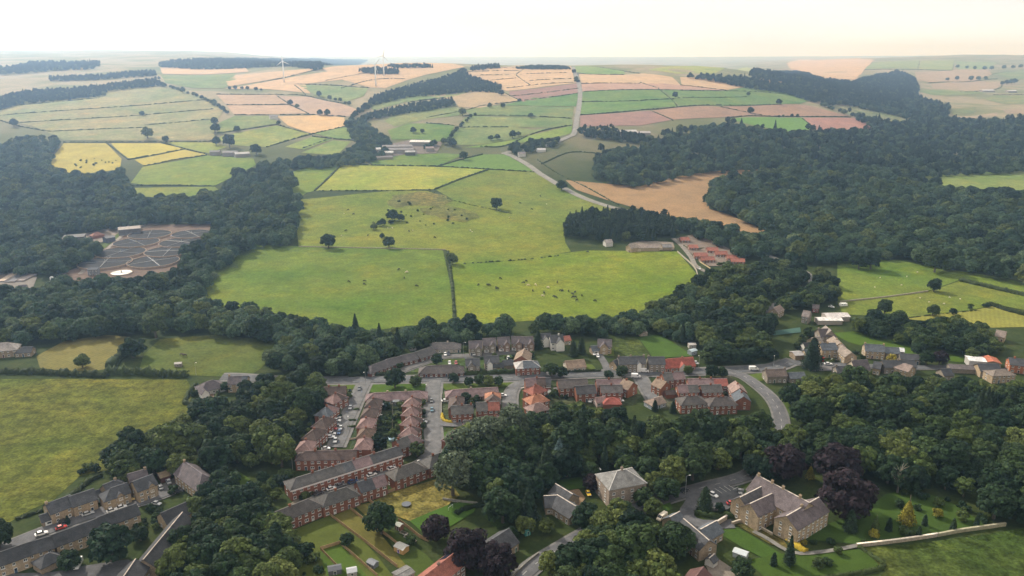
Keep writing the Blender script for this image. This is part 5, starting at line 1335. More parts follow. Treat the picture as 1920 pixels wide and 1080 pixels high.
# name, label, kinds(weights), spacing, size range, outline
WOODS = [
 ('wood', 'dark broadleaf tree in the wood beside the left field', 'dense wood along the left edge of the estate', {'leaf': 10, 'light': 0.6}, 9.2, (0.75, 1.7), 1,
  [(212,868),(222,842),(300,808),(400,768),(432,742),(470,722),(520,702),(598,712),(606,738),(585,770),(560,800),(540,835),(515,862),(470,872),(400,872),(345,878),(290,886),(218,890)]),
 ('wood', 'mixed tree in the central wood below the brick houses', 'mixed central wood', {'leaf': 10, 'light': 1.4, 'conifer': 1.2}, 9.2, (0.75, 1.75), 2,
  [(862,825),(920,808),(955,792),(1060,775),(1200,786),(1290,796),(1390,785),(1428,788),(1444,806),(1432,860),(1395,885),(1330,902),(1250,915),(1205,888),(1125,880),(1100,892),(1040,893),(1012,930),(1008,965),(960,978),(930,955),(880,930),(850,880)]),
 ('wood', 'broadleaf tree in the wood right of the road bend', 'wood between the village and the manor', {'leaf': 10, 'light': 1.2, 'conifer': 0.4}, 9.2, (0.7, 1.75), 3,
  [(1430,728),(1470,720),(1560,718),(1640,714),(1720,710),(1790,714),(1860,722),(1990,726),(1990,940),(1930,965),(1850,950),(1780,912),(1700,905),(1640,885),(1560,862),(1500,858),(1468,850),(1480,800),(1455,745)]),
 ('wood', 'dark broadleaf tree in the belt below the cattle pastures', 'tree belt behind the bungalows', {'leaf': 10, 'conifer': 0.5}, 8.6, (0.7, 1.5), 4,
  [(470,588),(560,604),(700,622),(800,612),(1000,608),(1190,596),(1300,548),(1325,570),(1305,640),(1240,618),(1150,622),(1010,616),(900,628),(790,640),(710,672),(655,690),(600,704),(520,695),(505,660),(520,640)]),
 ('wood', 'broadleaf tree on the wooded bank above the right hand village', 'wooded bank by the valley road', {'leaf': 10, 'light': 2.0}, 9.0, (0.65, 1.6), 5,
  [(1205,592),(1300,540),(1335,512),(1400,505),(1440,492),(1560,512),(1568,555),(1520,566),(1470,580),(1440,605),(1440,640),(1475,668),(1440,684),(1350,686),(1312,655),(1310,600)]),
 ('wood', 'broadleaf tree in the line behind the green paddock', 'tree line behind the paddock', {'leaf': 10, 'light': 1.0}, 7.2, (0.55, 1.35), 6,
  [(1590,606),(1640,592),(1700,600),(1800,610),(1850,620),(1870,650),(1850,668),(1800,655),(1740,645),(1660,628),(1600,618)]),
 ('wood', 'broadleaf tree in the wood left of the works', 'left valley wood', {'leaf': 10, 'light': 0.5}, 9.8, (0.8, 1.7), 7,
  [(-90,572),(20,555),(100,545),(200,548),(310,548),(385,566),(480,586),(525,604),(515,640),(430,622),(300,606),(240,618),(150,624),(80,636),(-90,645)]),
 ('wood', 'broadleaf tree between the filter beds and the pasture', 'wood right of the filter beds', {'leaf': 10, 'light': 0.4}, 10.2, (0.8, 1.7), 8,
  [(398,432),(440,405),(500,395),(556,420),(545,458),(480,458),(445,470),(405,510),(375,545),(380,565),(320,552),(250,542),(105,540),(110,530),(240,530),(330,515),(345,475),(392,448)]),
 ('wood', 'broadleaf tree in the big wood behind the sewage works', 'big left wood', {'leaf': 10, 'light': 0.3}, 12.0, (0.9, 1.8), 9,
  [(-90,290),(20,268),(60,258),(108,262),(90,312),(135,332),(225,322),(248,348),(250,372),(330,374),(405,367),(420,352),(440,328),(500,303),(540,322),(560,372),(556,420),(500,395),(440,405),(398,418),(300,414),(230,424),(150,430),(90,440),(60,438),(-90,470)]),
 ('wood', 'broadleaf tree left of the filter beds', 'wood left of the filter beds', {'leaf': 10}, 11.5, (0.9, 1.7), 10,
  [(-90,470),(0,455),(60,440),(120,452),(175,456),(188,464),(150,490),(120,508),(0,508),(-90,512)]),
 ('wood', 'oak wood covering the right hillside', 'oak wood covering the right hillside', {'leaf': 10, 'light': 0.6}, 12.5, (0.9, 1.9), 11,
  [(1330,345),(1430,324),(1560,328),(1700,333),(1780,355),(1990,364),(1990,538),(1900,520),(1830,505),(1760,495),(1690,482),(1590,484),(1500,494),(1440,478),(1390,478),(1350,455),(1270,425),(1290,415),(1330,425),(1425,444),(1438,432),(1362,400),(1325,378)]),
 ('wood', 'mixed forest filling the right hand valley', 'mixed forest filling the right hand valley', {'leaf': 10, 'conifer': 0.7, 'pine': 2}, 12.0, (0.8, 1.6), 12,
  [(1112,300),(1125,285),(1230,272),(1240,250),(1300,240),(1370,232),(1480,250),(1530,246),(1645,244),(1600,216),(1530,192),(1640,200),(1720,182),(1780,198),(1775,222),(1880,226),(1990,222),(1990,318),(1900,320),(1720,330),(1560,326),(1430,318),(1330,322),(1240,337),(1195,350),(1115,332)]),
 ('wood', 'far forest in the valley behind the spur', 'far forest in the valley behind the spur', {'leaf': 7, 'conifer': 1, 'pine': 3}, 11.0, (0.8, 1.3), 13,
  [(1285,142),(1380,144),(1480,158),(1440,148),(1405,140),(1450,134),(1500,136),(1545,150),(1600,153),(1645,140),(1680,134),(1705,140),(1722,160),(1720,182),(1640,200),(1530,190),(1470,172),(1400,162)]),
 ('wood', 'dark pine wood beside the walled yard', 'dark pine wood beside the walled yard', {'pine': 6, 'conifer': 4, 'leaf': 2}, 7.0, (0.9, 1.25), 14,
  [(1056,420),(1070,408),(1110,402),(1200,400),(1262,412),(1268,440),(1200,446),(1130,444),(1062,442)]),
 ('plantation', 'long plantation on the far hillside', 'long plantation on the far hillside', {'conifer': 2, 'leaf': 6, 'pine': 4}, 6.5, (0.6, 0.85), 15,
  [(655,222),(668,205),(690,192),(705,178),(745,166),(800,152),(850,138),(870,128),(880,140),(905,150),(942,160),(935,170),(890,168),(850,172),(760,180),(700,194)]),
 ('plantation', 'shorter plantation below the long one', 'shorter plantation below the long one', {'conifer': 2, 'leaf': 6, 'pine': 4}, 6.5, (0.6, 0.85), 16,
  [(672,222),(690,212),(740,200),(800,190),(848,184),(852,194),(800,204),(740,212),(690,222)]),
 ('wood', 'wooded ravine running down to the farm', 'wooded ravine running down to the farm', {'leaf': 10}, 9.5, (0.7, 1.15), 17,
  [(645,225),(680,222),(700,242),(732,262),(728,285),(700,300),(640,308),(560,314),(505,302),(560,296),(640,290),(668,270),(655,245)]),
 ('plantation', 'hazy plantation on the left hillside', 'hazy plantation on the left hillside', {'leaf': 5, 'pine': 4, 'conifer': 1}, 8.0, (0.75, 1.0), 18,
  [(-60,200),(40,172),(200,160),(300,148),(302,158),(200,168),(195,176),(40,192),(-60,222)]),
 ('plantation', 'hazy tree strip high on the left hillside', 'hazy tree strip high on the left hillside', {'leaf': 5, 'pine': 4, 'conifer': 1}, 9.0, (0.75, 1.0), 19,
  [(92,145),(200,140),(290,134),(292,140),(200,146),(95,149)]),
 ('plantation', 'farthest hazy wood on the left', 'farthest hazy wood on the left', {'leaf': 5, 'pine': 4, 'conifer': 1}, 13.0, (0.9, 1.3), 20,
  [(-20,134),(60,120),(190,118),(172,128),(100,130),(10,138)]),
 ('plantation', 'dark wood along the left skyline', 'dark wood along the left skyline', {'conifer': 2, 'leaf': 6, 'pine': 4}, 11.0, (0.8, 1.2), 21,
  [(300,118),(400,112),(500,112),(600,111),(690,113),(680,117),(600,120),(606,128),(590,130),(545,122),(300,124)]),
 ('plantation', 'small dark copse behind the paired wind turbines', 'small dark copse behind the paired wind turbines', {'leaf': 5, 'pine': 4, 'conifer': 1}, 7.0, (0.6, 0.85), 22,
  [(672,131),(700,126),(748,130),(745,136),(700,136),(675,134)]),
 ('plantation', 'thin shelter belt on the crest', 'thin shelter belt on the crest', {'leaf': 10}, 7.5, (0.5, 0.8), 23,
  [(965,126),(1010,122),(1060,123),(1070,127),(1000,127)]),
 ('plantation', 'dark plantation strip right of the paired wind turbines', 'dark plantation strip right of the paired wind turbines', {'leaf': 5, 'pine': 4, 'conifer': 1}, 7.5, (0.6, 0.8), 24,
  [(725,121),(800,120),(812,124),(740,125)]),
 ('plantation', 'dark strip wood at the end of the long plantation', 'dark strip wood at the end of the long plantation', {'leaf': 5, 'pine': 4, 'conifer': 1}, 7.5, (0.6, 0.8), 25,
  [(880,126),(935,121),(936,125),(885,130)]),
 ('wood', 'spruce shelter belt beside the hilltop sheds', 'spruce shelter belt beside the hilltop sheds', {'leaf': 5, 'pine': 4, 'conifer': 1}, 8.0, (0.75, 1.0), 26,
  [(1086,240),(1150,238),(1158,246),(1200,252),(1240,262),(1200,266),(1120,256),(1086,252)]),
 ('wood', 'roadside copse near the white cottage', 'roadside copse near the white cottage', {'leaf': 10}, 8.0, (0.65, 1.0), 27,
  [(940,284),(965,268),(1000,262),(1050,258),(1052,268),(1000,280),(960,288)]),
 ('wood', 'trees beside the manor road', 'trees beside the manor road', {'leaf': 10, 'light': 2}, 7.2, (0.9, 1.35), 28,
  [(1080,975),(1130,955),(1180,960),(1225,985),(1225,1050),(1260,1100),(1060,1100),(1062,1020)]),
 ('wood', 'small bushy tree behind the long brick terrace', 'garden trees behind the terrace', {'leaf': 8, 'light': 2}, 5.5, (0.4, 0.7), 30,
  [(470,885),(540,872),(556,890),(540,915),(515,930),(500,955),(478,930)]),
 ('wood', 'broadleaf tree overhanging the hidden road above the manor', 'trees over the hidden road', {'leaf': 9, 'light': 1}, 7.5, (0.8, 1.4), 31,
  [(1436,812),(1474,806),(1500,850),(1470,880),(1420,900),(1396,888),(1425,850)]),
 ('wood', 'large tree in the grove below the stone barns', 'grove below the stone barns', {'leaf': 10, 'light': 1}, 8.0, (0.9, 1.4), 29,
  [(372,918),(410,900),(452,905),(480,950),(520,970),(545,1020),(552,1100),(320,1100),(300,1060),(345,1000)]),
]
CARVE = [pxpoly([(1545,197),(1600,200),(1660,212),(1715,226),(1700,234),(1640,228),(1590,214)], 2.0)]
INDIV_MAX = 310
allpts = []
for wi, W in enumerate(WOODS):
    nm, lab, grp, kinds, sp, (s0, s1), seed, pts = W
    X, Y = scatter(pts, sp, seed, 5.0, {31: -99.0, 28: -1.0}.get(seed, 1.5))
    for cp in CARVE:
        k_ = ~inside(cp, X, Y)
        X, Y = X[k_], Y[k_]
    rng = np.random.default_rng(900 + seed)
    if seed in (7, 8, 9, 10, 11, 12, 4, 17):
        kinds = dict(kinds); kinds['dome'] = kinds['leaf'] * 0.65; kinds['leaf'] *= 0.35
    ks = list(kinds); pr = np.array([kinds[k] for k in ks], dtype=float); pr /= pr.sum()
    kk = rng.choice(len(ks), len(X), p=pr)
    ss = s0 + (s1 - s0) * rng.beta(1.6, 2.0, len(X))
    for i in range(len(X)):
        allpts.append((math.hypot(X[i], Y[i]), wi, X[i], Y[i], ks[kk[i]], ss[i]))
allpts.sort()
inframe = []
rest = {}
NAMES = {'leaf': ('broadleaf_tree', 'broadleaf'), 'dome': ('broadleaf_tree', 'broadleaf'), 'light': ('light_green_tree', 'light green'), 'conifer': ('conifer_tree', 'conifer'), 'pine': ('pine_tree', 'pine')}
cnt = 0
def infr(x, y):
    f = y * CP - (gz(x, y) + 5 - CAM_H) * SP * 1.0
    px = 960 + FOC * x / f
    return -40 < px < 1960
for d, wi, x, y, k, s in allpts:
    W = WOODS[wi]
    if cnt < INDIV_MAX and wi in (0, 1, 2, 3, 4, 5, 27, 28, 29, 30) and infr(x, y):
        lab = W[1]
        if k == 'light': lab = lab.replace('dark broadleaf', 'light green').replace('mixed tree', 'light green tree').replace('broadleaf tree', 'light green tree').replace('large tree', 'light green tree')
        elif k in ('conifer', 'pine'): lab = lab.replace('dark broadleaf', 'dark conifer').replace('mixed tree', 'dark conifer').replace('broadleaf tree', 'dark conifer')
        elif 'mixed tree' in lab: lab = lab.replace('mixed tree', 'dark broadleaf tree')
        if lab == 'trees beside the manor road': lab = 'broadleaf tree beside the manor road'
        if k == 'light' and 'light' not in lab: lab = 'light green ' + lab.replace('broadleaf ', '')
        plant(k, (x, y, gz(x, y)), s, lab, 'tree', NAMES[k][0], W[2] + (' conifers' if k in ('conifer', 'pine') else ' light trees' if k == 'light' else ''))
        cnt += 1
    else:
        rest.setdefault(wi, []).append((x, y, k, s))

# the rest of each wood reads as one mass: one object, crowns instanced on points
_tree_src = {}
def src_collection():
    order = [('leaf', i) for i in range(7)] + [('dome', i) for i in range(4)] + [('light', i) for i in range(3)] + [('conifer', i) for i in range(3)] + [('pine', i) for i in range(2)]
    c = bpy.data.collections.new('tree_kinds')
    for j, (k, i) in enumerate(order):
        o = bpy.data.objects.new('%02d_kind' % j, CR[k][i])
        c.objects.link(o)
        _tree_src[(k, i)] = j
    return c
SRC = src_collection()
ng = bpy.data.node_groups.new('wood_points', 'GeometryNodeTree')
ng.interface.new_socket('Geometry', in_out='INPUT', socket_type='NodeSocketGeometry')
ng.interface.new_socket('Geometry', in_out='OUTPUT', socket_type='NodeSocketGeometry')
gi = ng.nodes.new('NodeGroupInput'); go = ng.nodes.new('NodeGroupOutput')
iop = ng.nodes.new('GeometryNodeInstanceOnPoints')
ci = ng.nodes.new('GeometryNodeCollectionInfo')
ci.inputs['Collection'].default_value = SRC
ci.inputs['Separate Children'].default_value = True
ci.inputs['Reset Children'].default_value = True
def attr(nm, typ):
    a = ng.nodes.new('GeometryNodeInputNamedAttribute')
    a.data_type = typ
    a.inputs['Name'].default_value = nm
    return a.outputs['Attribute']
ng.links.new(gi.outputs[0], iop.inputs['Points'])
ng.links.new(ci.outputs[0], iop.inputs['Instance'])
iop.inputs['Pick Instance'].default_value = True
ng.links.new(attr('kind_index', 'INT'), iop.inputs['Instance Index'])
cmb = ng.nodes.new('ShaderNodeCombineXYZ')
ng.links.new(attr('turn', 'FLOAT'), cmb.inputs['Z'])
e2r = ng.nodes.new('FunctionNodeEulerToRotation')
ng.links.new(cmb.outputs[0], e2r.inputs[0])
ng.links.new(e2r.outputs[0], iop.inputs['Rotation'])
ng.links.new(attr('size', 'FLOAT'), iop.inputs['Scale'])
ng.links.new(iop.outputs[0], go.inputs[0])
for wi, L_ in rest.items():
    W = WOODS[wi]
    if not L_: continue
    n = len(L_)
    xs = np.array([p[0] for p in L_]); ys = np.array([p[1] for p in L_])
    zs = zt(xs, ys) - 0.3
    me = bpy.data.meshes.new('woodland')
    me.vertices.add(n)
    me.vertices.foreach_set('co', np.column_stack([xs, ys, zs]).astype(np.float32).ravel())
    a = me.attributes.new('kind_index', 'INT', 'POINT')
    a.data.foreach_set('value', np.array([_tree_src[(p[2], random.randrange(len(CR[p[2]])))] for p in L_], dtype=np.int32))
    a = me.attributes.new('turn', 'FLOAT', 'POINT')
    a.data.foreach_set('value', RNG.uniform(0, 6.28, n).astype(np.float32))
    a = me.attributes.new('size', 'FLOAT', 'POINT')
    a.data.foreach_set('value', np.array([p[3] for p in L_], dtype=np.float32))
    o = obj('woodland', me)
    md = o.modifiers.new('trees', 'NODES')
    md.node_group = ng
    lab = W[1] if W[1] == W[2] else 'mass of trees of the ' + W[2]
    tag(o, lab, None, None, 'stuff')
print('trees', len(allpts), 'single', cnt)
# ------------------------------------------------------------------ single trees and shrubs
def T(kind, px, py, wpx, label, name='broadleaf_tree', cat='tree', group=None, sz=None, trunk=True, base=5.0, var=None):
    p, rad = at_crown(px, py, wpx)
    return plant(kind, p, rad / base, label, cat, name, group, sz, trunk, var)
WL = 'silvery willow in the clump beside the estate'
for i, (x, y, w_, lab) in enumerate([(866,850,76,'big silvery willow at the left of the central wood'), (912,830,78,'tallest silvery willow above the brick houses'), (962,806,70,'silvery willow at the back of the central wood'), (848,898,78,'silvery willow leaning over the straw meadow'), (905,880,80,'dark willow behind the meadow fence')]):
    T('grey' if i != 4 else 'leaf', x, y, w_, lab, 'willow_tree', sz=1.05)
for x, y, w_, lab in [(1472,868,70,'copper beech behind the manor, left one'), (1572,872,78,'copper beech behind the manor, back one'), (1588,928,90,'huge copper beech beside the manor garden'), (818,992,54,'copper tree at the left of the slate bungalow'), (876,1030,82,'copper tree shading the red tiled terrace'), (930,1052,72,'copper tree in front of the slate bungalow'), (1111,905,36,'small copper tree beside the square stone house'), (1763,671,28,'small copper tree below the paddock')]:
    T('copper', x, y, w_, lab, 'copper_beech')
p, rad = at_crown(1048, 862, 44)
plant('spruce', p, rad / 4.2, 'pale blue spruce in the central wood', 'tree', 'blue_spruce', rz=0.3)
for x, y, w_, lab in [(527,850,62,'light green tree at the end of the brick terrace'), (290,612,48,'tall light green tree between the two small fields'), (782,843,34,'rounded light green tree on the street bend'), (1420,855,44,'light green tree at the right of the central wood'), (1150,850,52,'yellow green tree behind the square stone house'), (1290,858,44,'yellow green tree on the manor road'), (1395,505,30,'pale tree above the chalet lane'), (1800,830,44,'light green crown in the right wood'), (1655,830,46,'light green crown behind the copper beeches')]:
    T('light', x, y, w_, lab, 'light_green_tree')
for x, y, w_, lab in [(740,711,40,'round tree on the verge, larger of the pair'), (779,713,28,'round tree on the verge, smaller of the pair'), (851,709,23,'dark street tree standing alone on the verge'), (879,716,20,'first dark street tree of the close row'), (898,712,24,'second dark street tree of the close row'), (917,714,24,'third dark street tree of the close row'), (935,714,22,'last dark street tree of the close row'),
        (1141,702,22,'round dark tree at the foot of the grey driveway'), (1166,697,26,'dark tree in front of the stone villas'), (1290,693,20,'round dark tree by the red tiled bungalow'), (1335,697,28,'left of two spreading roadside trees near the junction'), (1354,698,24,'right of two spreading roadside trees near the junction'), (1033,692,34,'grey green tree over the main road'), (1054,700,24,'rounded tree beside the brick hall'),
        (653,693,24,'rounded tree at the left end of the roadside hedge'), (683,694,24,'rounded tree in front of the stepped bungalows'), (819,676,24,'round tree in the middle of the bungalow close'), (712,830,34,'dark tree between the estate houses'), (714,975,64,'big dark tree among the fenced lawns'), (650,1013,27,'small round tree on the fenced lawn'),
        (205,1018,78,'big grey green tree behind the long stone terrace'), (128,1048,42,'dark tree beside the white pickup'), (-5,1005,50,'dark tree at the left edge'), (262,1000,34,'tree between the stone terrace and the barns'), (615,451,34,'lone dark oak on the edge of the green pasture'), (735,404,24,'dark tree in the bracken patch'), (752,408,16,'small tree beside the bracken patch'),
        (931,382,26,'lone round tree in the tussocky pasture'), (1053,348,22,'lone dark tree beside the hill road'), (869,292,18,'lone tree below the farm'), (729,454,26,'tree on the wall above the green pasture'), (716,443,11,'slim tree on the wall above the green pasture'), (848,485,26,'thorn tree at the pasture corner'),
        (1612,489,34,'left of the oak pair at the wood edge'), (1634,489,36,'right of the oak pair at the wood edge'), (1755,491,42,'spreading oak at the top of the sheep pasture'), (1752,535,26,'lone tree on the wall in the sheep pasture'), (1750,582,22,'low round bush in the dotted pasture'), (1788,583,15,'small bush in the dotted pasture'), (1660,578,28,'dark holly behind the nursery sheds'),
        (867,209,18,'lone tree above the farm fields'), (995,216,12,'small round tree in the pale pasture'), (940,173,13,'tree at the tip of the plantation'), (974,187,8,'small tree at the wedge field corner'), (918,198,10,'left of two trees on the hillside hedge'), (943,198,10,'right of two trees on the hillside hedge'), (1266,179,12,'lone tree at the green field corner'), (1408,207,13,'lone tree on the brown spur field'), (1461,191,11,'tree at the end of the green spur field'), (1403,176,8,'small tree on the spur hedge'),
        (775,244,13,'left of two trees above the farm'), (792,246,10,'right of two trees above the farm'), (544,193,11,'tree on the tan field hedge'), (557,199,9,'small tree below the tan field hedge'), (600,211,12,'left of two trees in the pinkish stubble'), (614,211,13,'right of two trees in the pinkish stubble'), (598,177,11,'tree in the field between the turbines'), (444,241,12,'round tree in the pale pasture'), (522,230,9,'tree at the corner of the orange stubble'),
        (266,212,10,'lone tree on the grey green hillside'), (276,250,20,'bushy tree on the hillside hedge'), (310,261,13,'round tree above the brightest yellow field'), (25,230,14,'hazy tree at the left edge'), (403,240,18,'bushy tree beside the hillside hedge, lower'), (402,228,14,'bushy tree beside the hillside hedge, upper'), (405,265,16,'tree at the hillside corner'), (430,266,24,'bushy tree behind the hill farm'), (480,280,22,'bushy tree right of the hill farm'),
        (1517,622,24,'dark round tree left of the farmhouse'), (1723,655,27,'grey green tree on the paddock edge'), (1738,673,26,'dark tree below the paddock'), (153,677,28,'dark tree beside the straw coloured field'), (247,650,46,'bushy tree between the small fields'), (1250,918,52,'tree beside the square stone house road'), (1226,905,40,'round tree right of the square stone house'), (1266,1012,72,'large rounded tree beside the coach house'), (1190,1020,84,'large rounded tree by the road below the barns'), (1130,988,62,'olive green tree below the tan yard'),
        (1035,1060,50,'round tree beside the bottom road'), (1392,1062,46,'grey green shrubby tree near the greenhouse'), (1350,952,20,'leafy tree beside the manor car park'), (1372,958,16,'small tree beside the red car'), (1868,945,60,'spreading tree at the end of the garden wall'), (985,985,40,'bushy tree above the slate bungalow'), (1730,285,26,'lone oak in the valley forest'), (1190,908,40,'tree behind the right corner of the square stone house'), (1207,932,42,'tree at the roadside right of the square stone house'), (1160,962,46,'dark tree below the square stone house'), (1098,975,56,'broad tree between the barns and the road'), (1225,948,40,'roadside tree opposite the manor drive'), (1025,985,34,'bushy tree below the slate barns'), (958,1000,30,'bushy tree right of the slate bungalow'), (1140,1050,80,'biggest rounded tree by the bottom road'), (1090,1045,56,'rounded tree left of the biggest one')]:
    T('leaf', x, y, w_, lab, 'field_tree' if y < 620 else 'broadleaf_tree')
for x, y, w_, lab, k, base in [(1519,892,16,'golden tipped conifer behind the manor','golden_conifer',2.6), (1701,972,28,'tall golden conifer in the manor garden','golden_conifer',2.6)]:
    p, rad = at_crown(x, y, w_); plant(k, p, rad / base * 1.0, lab, 'tree', 'golden_conifer', var=0)
for x, y, w_, lab in [(1641,992,18,'light green dwarf conifer in the manor garden'), (1480,1052,22,'dark feathery conifer below the manor path')]:
    p, rad = at_crown(x, y, w_); plant('golden_conifer' if 'light' in lab else 'conifer', p, rad / 2.6, lab, 'tree', 'dwarf_conifer', var=1)
for x, y, w_, lab in [(1322,945,30,'big dark cypress beside the manor car park'), (1595,985,26,'broad dark conifer on the manor lawn'), (1009,645,22,'tall dark conifer between the modern houses and the white house'), (1523,675,36,'tall dark fir in the village square'), (1075,660,20,'dark conifer behind the tan bungalow'), (1090,655,20,'dark conifer near the cream stone house'), (520,1030,46,'dark fir at the left of the fenced lawns'), (975,945,40,'dark yew left of the barns'), (1228,765,14,'dark conifer in front of the pale roofed bungalow'), (1262,768,15,'dark conifer at the edge of the wood')]:
    p, rad = at_crown(x, y, w_); plant('bigconifer', p, rad / 4.0, lab, 'tree', 'dark_conifer')
for i, (x, y, lab) in enumerate([(1666,990,'slim dark cypress in the middle of the manor lawn'), (1733,980,'dark cypress right of the golden conifer'), (1786,990,'dark cypress near the garden wall'), (1830,982,'small cypress at the right of the lawn'), (1450,1055,'slim cypress beside the manor path'), (1722,1002,'short cypress in front of the golden conifer'), (128,978,'golden column shrub by the stone street')]):
    p = unproj(x, y + 6, 0); plant('column', p, random.uniform(0.75, 1.0) if i != 6 else 0.7, lab, 'tree', 'cypress')
for x, y, s, k, lab in [(1756,970,2.0,'gold','round golden shrub on the manor lawn'), (1638,1010,1.9,'gold','golden dome shrub beside the blue one'), (1507,1022,1.1,'gold','small golden shrub beside the clipped hedge'), (1700,1003,2.6,'shrub','dark clipped dome below the golden conifer'), (1804,976,2.4,'shrub_light','variegated shrub on the manor lawn'), (1760,950,2.0,'shrub_light','yellow green shrub at the top of the lawn'), (1685,952,1.9,'shrub','round shrub at the top left of the lawn'), (1720,957,1.5,'shrub','small dark shrub at the top of the lawn'),
        (1532,1064,2.1,'shrub_light','pale feathery shrub on the lower lawn'), (1552,1060,1.8,'shrub','dark shrub on the lower lawn'), (1570,1040,1.7,'shrub','shrub beside the garden path'), (1620,1018,1.0,'shrub','tiny dark shrub near the wall corner'), (1558,1020,1.6,'shrub','dark bush by the manor corner'), (1730,935,2.2,'shrub','bluish bush under the trees'), (1525,1020,1.2,'shrub','low bush near the manor steps'), (1672,684,3.2,'gold','bright golden tree in the village'),
        (655,745,1.8,'shrub','grey green bush in a front garden'), (650,752,1.6,'shrub','round bush in a front garden'), (725,768,2.2,'shrub','bush in the estate back gardens, upper'), (720,790,2.4,'shrub','bush in the estate back gardens, lower'), (757,799,0.9,'gold','small yellow bush on the back lawn'), (690,835,1.4,'gold','yellow bush by the estate tree'), (875,755,3.0,'shrub','wide bush in the second estate block'), (1820,580,2.2,'shrub','bush at the hedge end in the dotted pasture'), (1848,576,2.4,'shrub','second bush at the hedge end in the dotted pasture'),
        (880,700,2.0,'shrub','bush behind the roadside hedge'), (270,930,2.2,'gold','yellow green bush beside the barn wing'), (325,925,2.2,'shrub','rounded bush in the stone court'), (165,880,2.2,'shrub','bush at the field corner'), (155,888,1.8,'shrub','small bush at the field corner'), (180,885,2.0,'shrub','bush behind the dormered stone house'), (1330,520,2.6,'shrub','bush at the foot of the chalet lane'), (110,525,3.2,'shrub','bush beside the settling tanks'), (105,515,4.0,'shrub_light','pale bush above the settling tanks'),
        (365,742,2.0,'shrub','bush by the white conservatory'), (425,735,3.0,'shrub','dark bush by the stone house garden'), (560,925,2.2,'shrub','bush at the terrace end'), (535,905,3.0,'shrub','large bush left of the long terrace'), (510,920,2.4,'shrub','bush below the light green tree'), (575,1045,3.0,'shrub','bushy corner of the fenced gardens'), (590,1055,2.2,'shrub_light','pale bush in the fenced gardens'), (770,1020,2.0,'shrub','bush beside the garden shed'), (800,1000,1.8,'shrub','bush beside the copper tree'), (960,1010,2.6,'shrub','bush beside the bottom road')]:
    p = unproj(x, y, 0); plant(k, p, s, lab, 'shrub', 'shrub')
# bare pale tree at the wood edge
p = unproj(1682, 925, 0)
bt = empty('bare_tree', p, 0.4, 1.25)
obj('trunk', TRUNK_PALE, bt)
rnd = random.Random(3)
mb = MB()
for k in range(26):
    a = rnd.uniform(0, 6.28); z0 = rnd.uniform(3.5, 9)
    e_ = Vector((math.cos(a), math.sin(a), 0)) * rnd.uniform(0.8, 2.6) + Vector((0, 0, z0 + rnd.uniform(1.2, 3)))
    mb.tube((0, 0, z0), e_, 0.08, 0.02, 4)
obj('twigs', mb.mesh('twigs', [simple('pale_bark', (0.34, 0.31, 0.26), 0.9)]), bt)
tag(bt, 'bare pale barked tree at the edge of the manor garden', 'tree')

# ------------------------------------------------------------------ hedges and walls
def hedge(pts, h, w_, label, mat=None, name='hedge', cat='hedge', gaps=0.0, group=None, jit=0.3, world=False):
    P = pts if world else [unproj(a, b_) for a, b_ in pts]
    y = P[0][1]
    step = max(1.0, y * 0.0022)
    C = smooth_line(P, step)
    nrm = normals2(C)
    rng = np.random.default_rng(int(abs(P[0][0]) * 7 + abs(P[0][1])) % 99991)
    V, F = [], []
    prev = False
    K = 7
    for i in range(len(C)):
        skip = gaps and rng.random() < gaps
        hh = h * (1 + rng.uniform(-jit, jit)); ww = w_ * (1 + rng.uniform(-jit, jit)) * 0.5
        if skip: hh *= 0.25
        z = gz(C[i, 0], C[i, 1]) + 0.05
        for k, (a, b_) in enumerate(((-1, 0.0), (-1.05, 0.45), (-0.75, 0.9), (0.0, 1.08), (0.75, 0.9), (1.05, 0.45), (1, 0.0))):
            q = C[i] + nrm[i] * (a * ww * (1 + rng.uniform(-jit, jit) * 0.6))
            V.append((q[0], q[1], z - 0.2 + b_ * hh * (1 + rng.uniform(-jit, jit) * 0.5)))
        if i:
            o0, o1 = (i - 1) * K, i * K
            for k in range(K - 1):
                F.append((o0 + k, o1 + k, o1 + k + 1, o0 + k + 1))
    F.append(tuple(range(K))); F.append(tuple(range((len(C) - 1) * K + K - 1, (len(C) - 1) * K - 1, -1)))
    hm = mesh('hedge', V, F, [mat or M['hedge']])
    if y < 620:     # near hedges also carry leaf clumps
        n = int(len(C) * step * h * w_ * 5)
        ii_ = rng.integers(0, len(C), n)
        t = rng.uniform(-1, 1, n)
        zz = h * np.sqrt(np.clip(1 - t * t * 0.6, 0.05, 1)) * rng.uniform(0.75, 1.08, n)
        Pn = np.column_stack([C[ii_] + nrm[ii_] * (t * w_ * 0.55)[:, None] + rng.uniform(-.5, .5, (n, 2)), zt(C[ii_, 0], C[ii_, 1]) + zz])
        Nn = np.column_stack([nrm[ii_] * t[:, None], np.full(n, 0.8)])
        lv = leafcloud(Pn, Nn, 0.35, rng)
        base = np.array(V)
        tri = []
        for f in F:
            for q in range(1, len(f) - 1): tri.append((f[0], f[q], f[q + 1]))
        hm = quads_mesh('hedge', lv, mat or M['hedge'], (base, np.array(tri)))
    o = obj(name, hm)
    tag(o, label, cat, group)
    return o
GH = 'thin field hedges on the far hillside'
WLATER = []
